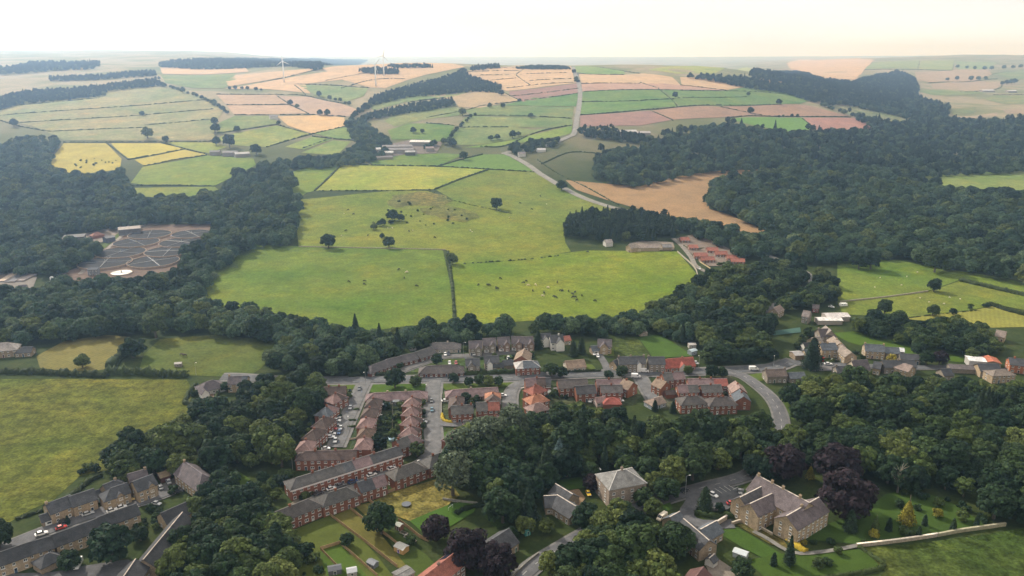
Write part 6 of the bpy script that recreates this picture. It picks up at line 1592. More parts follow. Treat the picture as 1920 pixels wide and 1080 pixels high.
HL = [
 ([(840,472),(846,520),(850,560),(853,606)], 1.8, 2.4, 'broken hedge dividing the two cattle pastures', 0.25),
 ([(560,463),(700,466),(835,469)], 1.0, 1.0, 'low wall line above the large green pasture', 0.1),
 ([(868,495),(930,491),(985,487),(1060,478)], 1.3, 1.6, 'gappy thorn hedge above the yellow green pasture', 0.5),
 ([(590,358),(615,335),(640,309)], 2.0, 2.4, 'dark hedge at the left of the sunlit yellow meadow', 0.0),
 ([(590,358),(660,358),(735,358),(815,356)], 1.6, 2.0, 'gappy bush line below the sunlit yellow meadow', 0.55),
 ([(815,356),(865,336),(915,319)], 2.0, 2.2, 'dark hedge at the right of the sunlit yellow meadow', 0.0),
 ([(640,309),(720,311),(822,313),(915,318),(1002,323)], 1.8, 2.0, 'long hedge above the sunlit yellow meadow', 0.1),
 ([(822,312),(868,299),(905,290)], 1.8, 2.0, 'dark hedge along the fresh green wedge', 0.0),
 ([(735,359),(800,358),(850,376),(960,401)], 1.0, 1.2, 'low bank above the bracken patch', 0.2),
 ([(575,567),(1740,547)][1:] + [(1660,558),(1575,567)], 1.2, 1.2, 'stone field wall across the sheep pasture', 0.0),
 ([(1800,527),(1860,541),(1960,564)], 2.6, 4.0, 'thick bushy hedge at the right of the sheep pasture', 0.15),
 ([(1855,572),(1900,586),(1975,604)], 2.6, 3.5, 'thick bushy hedge beside the yellow hay field', 0.1),
 ([(1690,598),(1760,590),(1830,583)], 0.8, 1.0, 'faint fence line above the yellow hay field', 0.4),
 ([(1008,300),(1045,325),(1100,352),(1160,385)], 1.5, 1.6, 'roadside hedge below the small pastures', 0.2),
 ([(1115,335),(1140,322),(1210,305)][:2] + [(1140,306),(1200,300)], 1.6, 1.8, 'hedge at the foot of the conifer wood', 0.2),
 ([(1015,308),(1060,288),(1090,285)], 1.6, 1.8, 'hedge across the small pastures by the hill road', 0.0),
 ([(1090,285),(1150,291)], 1.6, 1.8, 'hedge below the bright hillside pasture', 0.1),
 ([(1270,473),(1300,500),(1308,518),(1310,538)], 1.4, 0.6, 'pale wall curving round the pasture by the chalets', 0.0),
]
for pts, h, w_, lab, gp in HL:
    if 'wall' in lab: WLATER.append((pts, h, w_, lab))
    else: hedge(pts, h, w_, lab, gaps=gp)
FARH = {
 'thin dark hedge crossing the broad left hillside pasture': [[(12,200),(104,192),(187,184)], [(0,217),(104,209),(208,202),(312,194),(396,187)], [(33,231),(146,224),(271,216),(400,205)], [(94,247),(208,242),(267,240)], [(271,235),(396,224)], [(0,226),(42,238),(94,247)], [(119,267),(271,267),(402,265)]],
 'dark hedge between the yellow fields by the hill farm': [[(198,268),(215,280),(240,299)], [(240,300),(290,291),(345,280)], [(303,268),(345,279),(385,289)], [(270,312),(330,300),(388,291)], [(245,349),(330,348),(402,350)]],
 'dark hedge between the stubble fields above the ravine': [[(425,197),(480,197),(543,196)], [(440,216),(504,216)], [(525,216),(600,216),(648,219)], [(408,250),(460,243),(519,234)], [(521,234),(552,244),(584,252)], [(584,252),(620,244),(650,237)], [(584,252),(540,264),(500,276)], [(586,256),(621,260)], [(621,260),(595,269),(567,279)], [(625,261),(669,264)], [(406,177),(517,178),(573,180),(648,195)], [(519,180),(543,196),(579,214)], [(552,160),(573,178)], [(554,158),(620,160),(692,165)], [(487,156),(533,146),(600,130)], [(610,152),(690,137)], [(640,166),(700,150),(760,148)]],
 'dark hedge between the fields left of the hilltop road': [[(800,221),(854,211),(896,201)], [(896,200),(981,189),(1085,175)], [(950,166),(1008,159),(1079,155)], [(902,129),(996,128)], [(865,136),(973,133)], [(848,142),(958,141)], [(908,152),(967,147)], [(967,141),(1000,126)], [(967,141),(994,160)], [(992,152),(1071,148)], [(975,140),(1062,137)], [(871,217),(987,218),(1073,223)], [(800,231),(852,236)], [(869,239),(954,239)], [(900,275),(946,274),(1008,248),(1071,235)], [(955,181),(1085,166)], [(935,170),(975,189)], [(770,191),(840,183)]],
 'dark hedge between the fields of the right hand spur': [[(1095,172),(1200,169),(1242,169),(1325,171),(1470,177)], [(1090,191),(1200,189),(1264,186)], [(1270,184),(1400,182)], [(1088,216),(1200,207),(1271,201),(1465,196)], [(1235,167),(1271,201)], [(1220,208),(1262,226)], [(1350,201),(1429,217)], [(1365,222),(1429,218),(1594,220)], [(1505,223),(1530,242)], [(1200,155),(1235,166)], [(1090,157),(1200,157)], [(1275,160),(1362,170)], [(1080,139),(1170,140)], [(1110,125),(1200,138)]],
 'hazy hedge on the far right ridge': [[(1620,131),(1720,131),(1785,133)], [(1725,113),(1720,131)], [(1790,113),(1786,132)], [(1640,118),(1725,121)], [(1740,156),(1830,152),(1870,148)], [(1800,173),(1870,167),(1880,156)], [(1862,178),(1960,176)], [(1860,140),(1920,131)]],
}
for lab, L_ in FARH.items():
    for pts in L_:
        hedge(pts, 1.7, 2.0, lab, jit=0.38, gaps=0.07, group=lab.replace('hedge', 'hedges') + ' group')
# tree-lined hedges
def treeline(pts, n, wpx, label, group, kind='leaf', seed=0):
    rnd = random.Random(seed)
    for k in range(n):
        t = (k + rnd.uniform(-.3, .3)) / max(1, n - 1) * (len(pts) - 1)
        t = min(max(t, 0), len(pts) - 1.001); i = int(t); f = t - i
        x = pts[i][0] + (pts[i + 1][0] - pts[i][0]) * f; y = pts[i][1] + (pts[i + 1][1] - pts[i][1]) * f
        p, rad = at_crown(x + rnd.uniform(-2, 2), y, wpx * rnd.uniform(0.7, 1.2))
        plant(kind, p, rad / 5.0, label, 'tree', 'hedgerow_tree', group)
treeline([(302,158),(340,168),(385,185),(405,195),(425,210)], 20, 9, 'tree in the dark row down the left hillside', 'dark tree row on the left hillside', seed=1)
treeline([(842,258),(856,242),(870,228),(890,214)], 12, 9, 'tree in the diagonal row above the farm', 'diagonal tree row above the farm', seed=2)
treeline([(800,276),(812,268),(838,262),(850,268)], 6, 16, 'tree beside the grey farm', 'trees beside the grey farm', seed=3)
treeline([(922,258),(945,255),(975,250)], 4, 14, 'tree in the clump on the bright green band', 'clump on the bright green band', seed=4)
treeline([(1075,133),(1080,150),(1083,152)], 4, 8, 'tree beside the crest of the straight road', 'trees at the road crest', seed=5)
treeline([(1330,146),(1350,150),(1390,160)], 9, 8, 'tree in the dark row behind the spur', 'dark tree row behind the spur', seed=6)
treeline([(1420,165),(1460,168)], 7, 9, 'tree in the copse behind the spur', 'copse behind the spur', seed=7)
treeline([(1775,148),(1800,147),(1830,147),(1850,146)], 5, 9, 'tree on the far tan fields', 'trees on the far tan fields', seed=8)
treeline([(1880,155),(1905,152)], 4, 10, 'tree beside the far right sheds', 'trees beside the far right sheds', seed=9)
treeline([(430,165),(460,164),(490,168)], 6, 7, 'tree below the left turbine field', 'trees below the left turbine field', seed=10)
treeline([(618,184),(640,188),(655,195)], 5, 8, 'tree at the head of the ravine', 'trees at the head of the ravine', seed=11)
treeline([(1460,218),(1480,216),(1495,217)], 4, 6, 'bush on the vivid green field hedge', 'bushes on the vivid green field hedge', seed=12)
treeline([(700,425),(715,418),(735,415)], 4, 14, 'scrub thorn beside the bracken patch', 'scrub thorns beside the bracken patch', seed=13)
treeline([(1795,124),(1830,128),(1880,126),(1915,124)], 8, 7, 'hazy tree in the far hamlet', 'hazy trees in the far hamlet', seed=14)

# garden hedges
m_yel = foliage('yellow_privet', [(0, (0.30, 0.22, 0.02)), (1, (0.34, 0.25, 0.03))], 0.3, 0.2)
hedge([(829,778),(831,788),(843,793),(866,790)], 1.3, 1.4, 'bright yellow clipped hedge round a corner garden', m_yel)
hedge([(654,706),(690,705),(722,704)], 2.0, 2.0, 'dark clipped hedge at the left of the main road')
hedge([(788,704),(870,703),(940,701),(1008,698)], 2.4, 2.2, 'long dark clipped hedge beside the main road')
hedge([(1043,699),(1090,698),(1126,697)], 1.6, 1.6, 'clipped hedge below the tan roofed bungalow')
hedge([(1303,963),(1340,970),(1388,968)], 1.8, 2.4, 'dark hedge between the manor drive and car park')
hedge([(1479,1012),(1495,1026),(1511,1036)], 1.6, 2.6, 'yellow green clipped hedge below the manor', m_yel)
hedge([(1610,1027),(1640,1048),(1656,1064),(1600,1078),(1540,1086)], 1.3, 1.6, 'low dark hedge round the lower manor lawn')
hedge([(592,914),(605,908),(619,902)], 1.3, 1.5, 'lime green hedge in front of the long terrace', m_yel)
hedge([(725,795),(745,795)], 1.6, 1.6, 'dark hedge across the estate back gardens')
hedge([(1268,687),(1290,688),(1308,687)], 1.4, 1.6, 'dark hedge in front of the red tiled bungalow')
hedge([(1345,498),(1370,493),(1396,484)], 2.2, 2.6, 'dark hedge below the red roofed chalets')
hedge([(1282,462),(1300,468),(1320,466)], 1.4, 1.6, 'hedge beside the second chalet')
hedge([(345,757),(375,763),(398,760)], 1.8, 2.2, 'dark boundary hedge below the white bungalow')
hedge([(403,750),(410,735),(418,722)], 1.6, 1.6, 'hedge between the bungalow and the stone house')
hedge([(346,755),(356,735),(368,722)], 1.8, 2.0, 'field side hedge of the white bungalow')
hedge([(90,960),(130,935),(165,905),(190,893)], 1.6, 2.2, 'shaggy field hedge behind the upper stone row', gaps=0.15)
hedge([(30,975),(60,965),(80,958)], 1.3, 1.8, 'low shrubby bank beside the stone garage', gaps=0.1)
hedge([(-40,700),(60,700),(130,703),(200,706)], 2.4, 3.6, 'tall ragged hedge above the rough pasture', jit=0.6, gaps=0.12)
hedge([(200,700),(260,702),(300,704),(352,706)], 3.2, 4.2, 'tall bushy hedge below the horse paddock', jit=0.6, gaps=0.1)
hedge([(205,690),(225,672),(250,655)], 3.5, 5.0, 'bushy hedge between the two small fields')
hedge([(395,893),(420,885),(445,880)], 1.4, 1.6, 'trimmed hedge behind the barn house')
hedge([(855,965),(870,957),(895,950),(912,948)], 1.6, 2.0, 'dark hedge beside the goal post lawn')

def wall(pts, h, t, c, label, cap=None, name='garden_wall'):
    P = [unproj(a, b_) for a, b_ in pts]
    C = smooth_line(P, 3.0)
    nrm = normals2(C)
    V, F = [], []
    for i in range(len(C)):
        z = gz(C[i, 0], C[i, 1])
        for a, b_ in ((-1, -0.3), (-1, h), (1, h), (1, -0.3)):
            q = C[i] + nrm[i] * a * t / 2
            V.append((q[0], q[1], z + b_))
        if i:
            o0, o1 = 4 * (i - 1), 4 * i
            F += [(o0, o0 + 1, o1 + 1, o1), (o0 + 1, o0 + 2, o1 + 2, o1 + 1), (o0 + 2, o0 + 3, o1 + 3, o1 + 2)]
    F += [(3, 2, 1, 0), (len(V) - 4, len(V) - 3, len(V) - 2, len(V) - 1)]
    o = empty(name, (0, 0, 0))
    obj('wall_body', mesh('wall', V, F, [M['stone']]), o, color=c)
    if cap:
        V2 = []
        F2 = []
        for i in range(len(C)):
            z = gz(C[i, 0], C[i, 1]) + h
            for a, b_ in ((-1, 0.01), (-1, 0.14), (1, 0.14), (1, 0.01)):
                q = C[i] + nrm[i] * a * (t / 2 + 0.12)
                V2.append((q[0], q[1], z + b_))
            if i:
                o0, o1 = 4 * (i - 1), 4 * i
                F2 += [(o0, o0 + 1, o1 + 1, o1), (o0 + 1, o0 + 2, o1 + 2, o1 + 1), (o0 + 2, o0 + 3, o1 + 3, o1 + 2), (o0 + 3, o0, o1, o1 + 3)]
        F2 += [(3, 2, 1, 0), (len(V2) - 4, len(V2) - 3, len(V2) - 2, len(V2) - 1)]
        obj('coping', mesh('coping', V2, F2, [M['stone']]), o, color=cap)
    tag(o, label, 'wall')
    return o
for pts, h, w_, lab in WLATER:
    wall(pts, h, 0.5, (0.30, 0.27, 0.22), lab, name='field_wall')
wall([(1606,1026),(1660,1020),(1720,1012),(1757,1006)], 1.5, 0.5, (0.3, 0.26, 0.2), 'garden wall with bright pale coping below the manor lawn', (0.75, 0.66, 0.55))
wall([(1758,1006),(1800,998),(1850,991),(1885,986)], 1.4, 0.6, (0.26, 0.24, 0.16), 'mossy stone wall at the right of the manor lawn', (0.3, 0.28, 0.2))
wall([(1372,984),(1398,978),(1425,992),(1448,1005)], 1.2, 0.4, (0.34, 0.28, 0.2), 'low stone wall round the brown manor lawn', (0.5, 0.44, 0.36))
wall([(1344,987),(1362,976)], 2.4, 0.5, (0.36, 0.3, 0.24), 'stone wall end beside the slate stable', (0.5, 0.45, 0.4))
wall([(1177,473),(1264,468)], 2.4, 0.6, (0.46, 0.38, 0.29), 'tall pale stone wall of the walled yard')
wall([(830,938),(860,942),(895,946)], 1.2, 0.4, (0.22, 0.21, 0.19), 'grey stone wall at the back of the goal post lawn')
wall([(1238,965),(1262,985),(1275,995)], 1.0, 0.4, (0.25, 0.23, 0.2), 'roadside wall by the lodge')
wall([(1010,1040),(985,1060),(960,1085)], 1.2, 0.5, (0.18, 0.17, 0.15), 'dark stone wall along the bottom road')

# panelled timber fences, every panel and post a part
_mbp = MB()
for k in range(6):
    _mbp.box(-0.87 + k * 0.29, -0.87 + k * 0.29 + 0.275, -0.02 + 0.012 * (k % 2), 0.02 + 0.012 * (k % 2), 0.05, 1.55)
_mbp.box(-0.88, 0.88, -0.04, 0.045, 1.55, 1.62)
ME_PANEL = _mbp.mesh('fence_panel', [M['wood']])
_mbp = MB(); _mbp.box(-0.06, 0.06, -0.06, 0.06, -0.4, 1.72)
ME_POST = _mbp.mesh('fence_post', [M['wood']])
def fence(pts, label, c=(0.34, 0.23, 0.13), hs=1.0):
    P = [unproj(a, b_) for a, b_ in pts]
    C = smooth_line(P, 1.88) if len(P) > 2 else smooth_line(P, 1.88)
    root = empty('garden_fence', (C[0][0], C[0][1], gz(*C[0])))
    o3 = Vector(root.location)
    for i in range(len(C)):
        z = gz(C[i, 0], C[i, 1])
        obj('post', ME_POST, root, Vector((C[i, 0], C[i, 1], z)) - o3, color=tuple(k * 0.85 for k in c), scale=(1, 1, hs))
        if i < len(C) - 1:
            d = C[i + 1] - C[i]
            mid = (C[i] + C[i + 1]) / 2
            v_ = random.uniform(0.85, 1.12)
            obj('panel', ME_PANEL, root, Vector((mid[0], mid[1], gz(mid[0], mid[1]))) - o3, rz=math.atan2(d[1], d[0]), scale=(np.linalg.norm(d) / 1.88, 1, hs), color=tuple(k * v_ for k in c))
    tag(root, label, 'fence')
fence([(616,966),(652,953)], 'timber fence closing the dry tan lawn')
fence([(653,952),(690,939)], 'timber fence closing the small dry lawn square')
fence([(690,938),(742,920),(800,898),(828,886)], 'long timber fence behind the brick pairs')
fence([(690,939),(707,952)], 'short timber fence between the lawn square and the meadow')
fence([(616,966),(650,992),(690,1022),(724,1049),(745,1065)], 'long timber fence left of the dry tan lawn')
fence([(653,953),(684,978),(705,991),(747,1024)], 'long timber fence right of the dry tan lawn')
fence([(637,1021),(660,1041),(687,1065),(708,1083)], 'timber fence right of the deep green lawn')
fence([(601,1032),(618,1050),(638,1070)], 'timber fence left of the deep green lawn')
fence([(601,1032),(637,1021)], 'timber fence at the top of the deep green lawn')
fence([(747,978),(770,995),(787,1009),(803,1016)], 'timber fence between the garden beds and the goal post lawn')
fence([(1312,492),(1325,500),(1332,505)], 'pale timber fence beside the chalet lawn', (0.5, 0.4, 0.24), 0.8)
fence([(655,825),(672,823)], 'low pale deck rail beside the cul-de-sac', (0.55, 0.48, 0.38), 0.6)

# ------------------------------------------------------------------ vehicles
def car_meshes(Lc, Wc, Hc, van=False):
    """Body, glasshouse and wheel meshes; x forward, z up."""
    mb = MB()
    hb = Hc * (0.56 if not van else 0.5)
    prof = [(-Lc / 2, 0.28, hb * 0.92), (-Lc / 2 + 0.15, 0.2, hb), (-Lc * 0.18, 0.2, hb), (Lc * 0.20, 0.2, hb * 0.97), (Lc / 2 - 0.35, 0.2, hb * 0.80), (Lc / 2 - 0.05, 0.24, hb * 0.62), (Lc / 2, 0.32, hb * 0.5)]
    if van:
        prof = [(-Lc / 2, 0.3, Hc * 0.96), (-Lc / 2 + 0.1, 0.25, Hc), (Lc * 0.12, 0.25, Hc), (Lc * 0.22, 0.25, Hc * 0.97), (Lc * 0.36, 0.25, Hc * 0.56), (Lc / 2 - 0.1, 0.25, Hc * 0.46), (Lc / 2, 0.3, Hc * 0.3)]
    rows = []
    for x, z0, z1 in prof:
        w0 = Wc / 2 * (0.96 if abs(x) > Lc * 0.45 else 1.0)
        rows.append([(x, -w0 * 0.94, z0), (x, -w0, z0 + 0.18), (x, -w0, z1 - 0.12), (x, -w0 * 0.9, z1), (x, w0 * 0.9, z1), (x, w0, z1 - 0.12), (x, w0, z0 + 0.18), (x, w0 * 0.94, z0)])
    V = [p for r_ in rows for p in r_]
    F = []
    for i in range(len(rows) - 1):
        for k in range(8):
            F.append((i * 8 + k, i * 8 + (k + 1) % 8, (i + 1) * 8 + (k + 1) % 8, (i + 1) * 8 + k))
    F += [tuple(range(7, -1, -1)), tuple(range(len(V) - 8, len(V)))]
    mb.add(V, F)
    if not van:
        # roof skin
        w1 = Wc * 0.36
        mb.add([(-Lc * 0.26, -w1, Hc - 0.05), (Lc * 0.04, -w1, Hc - 0.03), (Lc * 0.04, w1, Hc - 0.03), (-Lc * 0.26, w1, Hc - 0.05), (-Lc * 0.27, -w1, Hc - 0.1), (Lc * 0.07, -w1, Hc - 0.1), (Lc * 0.07, w1, Hc - 0.1), (-Lc * 0.27, w1, Hc - 0.1)],
               [(0, 1, 2, 3), (0, 4, 5, 1), (1, 5, 6, 2), (2, 6, 7, 3), (3, 7, 4, 0)])
    body = mb.mesh('car_body', [M['car']], False)
    mg = MB()
    if van:
        x0, x1, z0, z1 = Lc * 0.225, Lc * 0.365, Hc * 0.95, Hc * 0.58
        w_ = Wc * 0.42
        mg.add([(x0 + 0.02, -w_, z0), (x0 + 0.02, w_, z0), (x1 + 0.02, w_, z1), (x1 + 0.02, -w_, z1)], [(0, 3, 2, 1)])
        for s in (-1, 1):
            y = s * (Wc / 2 + 0.01)
            mg.add([(Lc * 0.1, y, Hc * 0.6), (Lc * 0.32, y, Hc * 0.6), (Lc * 0.24, y, Hc * 0.88), (Lc * 0.1, y, Hc * 0.88)], [(0, 1, 2, 3) if s < 0 else (3, 2, 1, 0)])
    else:
        w0, w1 = Wc * 0.455, Wc * 0.365
        mg.add([(-Lc * 0.40, -w0, hb - 0.03), (Lc * 0.21, -w0, hb - 0.05), (Lc * 0.21, w0, hb - 0.05), (-Lc * 0.40, w0, hb - 0.03), (-Lc * 0.28, -w1, Hc - 0.09), (Lc * 0.06, -w1, Hc - 0.09), (Lc * 0.06, w1, Hc - 0.09), (-Lc * 0.28, w1, Hc - 0.09)],
               [(0, 1, 5, 4), (1, 2, 6, 5), (2, 3, 7, 6), (3, 0, 4, 7), (4, 5, 6, 7)])
    glass = mg.mesh('car_glass', [M['glass']])
    mw = MB()
    mw.tube((0, -0.11, 0), (0, 0.11, 0), 0.31, 0.31, 12, 0)
    mw.tube((0, -0.115, 0), (0, 0.115, 0), 0.18, 0.18, 8, 1)
    wheel = mw.mesh('car_wheel', [M['tyre'], M['metal']])
    ml = MB()
    ml.box(-0.03, 0.03, -0.16, 0.16, -0.07, 0.07)
    lamp = ml.mesh('car_lamp', [M['white']])
    return body, glass, wheel, lamp
CARM = {'hatch': (4.1, 1.75, 1.48, car_meshes(4.1, 1.75, 1.48)), 'saloon': (4.6, 1.8, 1.45, car_meshes(4.6, 1.8, 1.45)), 'suv': (4.5, 1.85, 1.7, car_meshes(4.5, 1.85, 1.7)), 'van': (5.3, 2.0, 2.3, car_meshes(5.3, 2.0, 2.3, True))}
def car(px, py, d, c, label, kind='hatch', name='parked_car', cat='car', group=None):
    Lc, Wc, Hc, (mb_, mg, mw, ml) = CARM[kind]
    p = unproj(px, py, 0.7)
    a, b_ = unproj(px - d[0] * 8, py - d[1] * 8), unproj(px + d[0] * 8, py + d[1] * 8)
    ang = math.atan2(b_.y - a.y, b_.x - a.x)
    z = p.z + 0.52 + (0.06 if p.y < 500 else 0.12)
    e = empty(name, (p.x, p.y, z), ang)
    obj('body', mb_, e, (0, 0, 0), color=c)
    obj('windows', mg, e)
    for sx_ in (-1, 1):
        for sy in (-1, 1):
            obj('wheel', mw, e, (sx_ * Lc * 0.31, sy * (Wc / 2 - 0.10), 0.31))
    for sy in (-1, 1):
        obj('headlight', ml, e, (Lc / 2 - 0.03, sy * Wc * 0.33, Hc * 0.36))
    tag(e, label, cat, group)
    return e
W_ = (0.72, 0.72, 0.71); SV = (0.40, 0.41, 0.42); DK = (0.025, 0.026, 0.03); RD = (0.42, 0.03, 0.025); BL = (0.03, 0.09, 0.22); GYc = (0.12, 0.125, 0.13); YL = (0.52, 0.38, 0.14); TL = (0.10, 0.20, 0.26)
s1 = (-0.35, 1); s2 = (0, 1); s3 = (1, -0.32)
CARS = [
 (632,783,(1,0.05),W_,'white hatchback on a drive, upper of the white pair','hatch'), (631,789,(1,0.05),W_,'white saloon on a drive, lower of the white pair','saloon'), (630,797,(1,0.1),GYc,'dark car on a drive above the red one','hatch'), (625,804,(1,0.12),RD,'bright red car on a drive','hatch'),
 (639,803,s1,SV,'silver car parked in the cul-de-sac above the blue one','hatch'), (636,811,s1,BL,'blue car parked in the cul-de-sac','hatch'), (622,814,(1,-0.05),W_,'white car on the drive beside the blue car','hatch'), (619,820,(1,-0.05),W_,'white saloon on the lowest drive','saloon'), (629,827,s1,SV,'silver car at the near end of the cul-de-sac','suv'), (657,765,s1,SV,'silver car alone on the cul-de-sac','hatch'), (674,729,s1,GYc,'dark car at the mouth of the cul-de-sac','hatch'), (611,842,(1,-0.1),W_,'white car beside the closing brick terrace','hatch'),
 (809,752,s2,GYc,'grey car on the estate street, upper one','hatch'), (810,769,s2,TL,'teal car on the estate street','hatch'), (836,752,(1,-0.1),W_,'white car on the curved front garden drive','saloon'), (794,791,(1,0.15),SV,'silver car on a drive beside the street','hatch'), (789,798,(1,0.1),W_,'white car on a drive beside the street','hatch'),
 (597,926,s3,DK,'black car parked below the long terrace','saloon'), (621,917,s3,W_,'white car parked behind the dark hipped roof','hatch'), (639,911,s3,GYc,'grey car parked along the long terrace','saloon'), (662,904,s3,(0.02,0.045,0.12),'dark blue car parked along the long terrace','saloon'), (697,891,s3,W_,'white saloon parked behind the purple roof','saloon'), (704,886,s3,DK,'black car parked behind the white saloon','hatch'), (735,879,s3,W_,'white car parked behind the hipped brick house','hatch'), (747,866,(1,0.05),W_,'white estate car in the terrace front garden','saloon'), (787,868,s3,W_,'white car half behind the red roofed extension','hatch'),
 (78,1002,s3,W_,'white car parked at the lower stone street','suv'), (115,990,s3,RD,'red car parked on the stone street','hatch'), (121,978,s3,DK,'black car beside the golden column shrub','hatch'), (165,964,s3,SV,'silver car parked on the stone street','saloon'), (222,947,s3,DK,'black car parked behind the yellow one','saloon'), (242,939,s3,YL,'yellow car parked below the dormered house','saloon'), (210,958,s3,W_,'white car half hidden by the lower terrace roof','hatch'), (228,952,s3,W_,'second white car half hidden by the lower terrace roof','hatch'), (294,945,(1,0.2),SV,'silver car parked at the street end','hatch'), (301,914,(-0.5,-1),SV,'silver car in the stone court, nearer one','saloon'), (316,904,(-0.5,-1),SV,'silver car in front of the carport','suv'), (334,922,s3,DK,'black car beside the rounded bush','saloon'),
 (1337,929,(1,0.5),W_,'white car in the manor car park','suv'), (1387,923,(0.3,1),GYc,'dark car in the manor car park','hatch'), (1371,944,(1,-0.1),RD,'red car beside the manor wing','hatch'), (1284,921,(1,-0.3),DK,'black car on the manor road','hatch'),
 (889,664,(0.1,1),W_,'white car outside the leftmost modern house','hatch'), (938,657,(0.1,1),W_,'white car outside the middle modern house','hatch'), (953,672,(0.1,1),W_,'white car beside the grey garage','hatch'), (835,665,(0.1,1),W_,'white car outside the top bungalow','hatch'), (841,664,(0.1,1),(0.03,0.04,0.07),'dark blue car outside the top bungalow','hatch'), (843,681,(0.1,1),W_,'white car behind the long hipped bungalow','hatch'), (855,681,(0.1,1),(0.35,0.06,0.06),'dull red car behind the long hipped bungalow','hatch'), (1114,664,(0.2,1),W_,'white car on the grey driveway, upper one','hatch'), (1121,668,(0.2,1),W_,'white car on the grey driveway, lower one','hatch'),
 (1564,676,(1,-0.1),DK,'black car parked by the double fronted stone house','saloon'), (1553,683,(1,0.02),W_,'white car parked in the village square','saloon'), (1312,504,(0.2,1),W_,'white car on the chalet lane','hatch'), (1559,576,(1,0.2),W_,'white car beside the nursery sheds','hatch'), (1305,681,(1,0.5),SV,'silver car beside the red tiled bungalow','hatch'), (1106,752,(0.1,1),W_,'white car at the edge of the central wood','hatch'), (1163,752,(1,0),W_,'white car beside the red hipped garage','hatch'), (943,742,(1,0),W_,'white car beside the red and brown hipped house','hatch'), (944,770,(1,0),BL,'blue car beside the half red roofed pair','hatch'),
]
for x, y, d, c, lab, k in CARS:
    car(x, y, d, c, lab, k)
car(1192,707,(1,0.05),W_,'white van turning on the main road, nearer one','van','van','van')
car(1208,697,(1,0.05),W_,'white van on the main road, farther one','van','van','van')
car(1413,693,(1,0),W_,'white van near the road junction','van','van','van')
car(147,1060,(-0.55,1),W_,'white pickup in the terrace yard','van','van','van')
car(1241,972,(-0.7,0.5),(0.7,0.62,0.5),'cream box van beside the slate lodge','van','van','van')
car(1103,926,(0.5,1),(0.6,0.4,0.03),'small yellow vehicle on the tan yard','hatch','parked_car','car')
# caravan
p = unproj(1581, 572, 1)
cv = empty('caravan', p, 0.2)
mb = MB()
V = []
for y_ in (-1.1, 1.1):
    V += [(-2.8, y_, 0.5), (2.8, y_, 0.5), (3.0, y_, 1.4), (2.5, y_, 2.5), (-2.5, y_, 2.6), (-3.0, y_, 1.5)]
mb.add(V, [(0, 1, 2, 3, 4, 5), (11, 10, 9, 8, 7, 6)] + [(i, 6 + i, 6 + (i + 1) % 6, (i + 1) % 6) for i in range(6)])
obj('body', mb.mesh('caravan_body', [M['plain']]), cv, color=(0.75, 0.74, 0.7))
for x_ in (-1.5, 0.6):
    q = obj('window', ME_WIN, cv, (x_, -1.105, 1.7), rz=math.pi, scale=(1.2, 1, 0.7)); obj('pane', ME_PANE, q)
for y_ in (-1, 1): obj('wheel', CARM['van'][3][2], cv, (0, y_, 0.31))
tag(cv, 'white caravan parked beside the nursery sheds', 'caravan')

# ------------------------------------------------------------------ sewage works
M['media'] = tinted('filter_bed_stone', 0.95, ((1.0, 0.3), (0.15, 0.15)), 0.1)
def filter_bed(px, py, wpx, label, turn):
    p = unproj(px, py, 0.0)
    d = math.hypot(p.x, p.y)
    r_ = 0.5 * wpx / FOC * math.sqrt(d * d + (CAM_H - p.z) ** 2)
    e = empty('filter_bed', p, turn)
    mb = MB(); mb.lathe([(r_ + 0.5, -0.6), (r_ + 0.5, 1.9), (r_, 1.9), (r_, 1.2)], 48); mb.f.pop(); mb.m.pop()
    obj('rim_wall', mb.mesh('rim', [M['stone']]), e, color=(0.30, 0.235, 0.19))
    mb = MB(); mb.lathe([(r_ - 0.02, 0.5), (r_ - 0.02, 1.45), (0.5, 1.5)], 48)
    obj('stone_bed', mb.mesh('bed', [M['media']]), e, color=(0.032, 0.033, 0.036))
    mb = MB(); mb.lathe([(0.6, 1.2), (0.6, 2.4), (0.25, 2.6), (0.15, 4.2), (0.0, 4.25)], 10)
    obj('centre_column', mb.mesh('column', [M['metal']]), e)
    for k in range(4):
        a = k * math.pi / 2
        mb = MB(); mb.tube((0, 0, 2.2), (math.cos(a) * (r_ - 0.8), math.sin(a) * (r_ - 0.8), 1.9), 0.16, 0.12, 6)
        obj('sprinkler_arm', mb.mesh('arm', [M['metal']]), e)
    tag(e, label, 'filter bed', 'round filter beds of the sewage works')
for i, (x, y, w_, lab) in enumerate([(281,442,68,'round filter bed, farthest of the left row'), (256,457,72,'round filter bed, second of the left row'), (227,476,77,'round filter bed, third of the left row'), (197.5,495,82,'round filter bed, nearest of the left row'), (360,441,66,'round filter bed, farthest of the right row'), (341,457,72,'round filter bed, second of the right row'), (316,474,76,'round filter bed, third of the right row'), (288,493,82,'round filter bed, nearest of the right row')]):
    filter_bed(x, y, w_, lab, 0.3 + i * 0.5)
p = unproj(228, 513)
e = empty('settling_tank', p)
r_ = 0.5 * 32 / FOC * math.hypot(p.x, p.y, CAM_H)
mb = MB(); mb.lathe([(r_ + 0.5, -0.5), (r_ + 0.5, 1.2), (r_, 1.2), (r_, 0.6)], 40); mb.f.pop(); mb.m.pop()
obj('rim_wall', mb.mesh('rim', [M['stone']]), e, color=(0.4, 0.34, 0.29))
mb = MB(); mb.lathe([(r_, 0.5), (r_, 0.9), (0.3, 0.95)], 40)
obj('pale_surface', mb.mesh('surface', [M['plain']]), e, color=(0.72, 0.69, 0.63))
mb = MB(); mb.box(-r_, r_, -0.4, 0.4, 1.3, 1.5); mb.box(-0.4, 0.4, -0.4, 0.4, 0.6, 2.6)
obj('bridge', mb.mesh('bridge', [M['metal']]), e)
tag(e, 'round tank with white surface below the filter beds', 'tank')
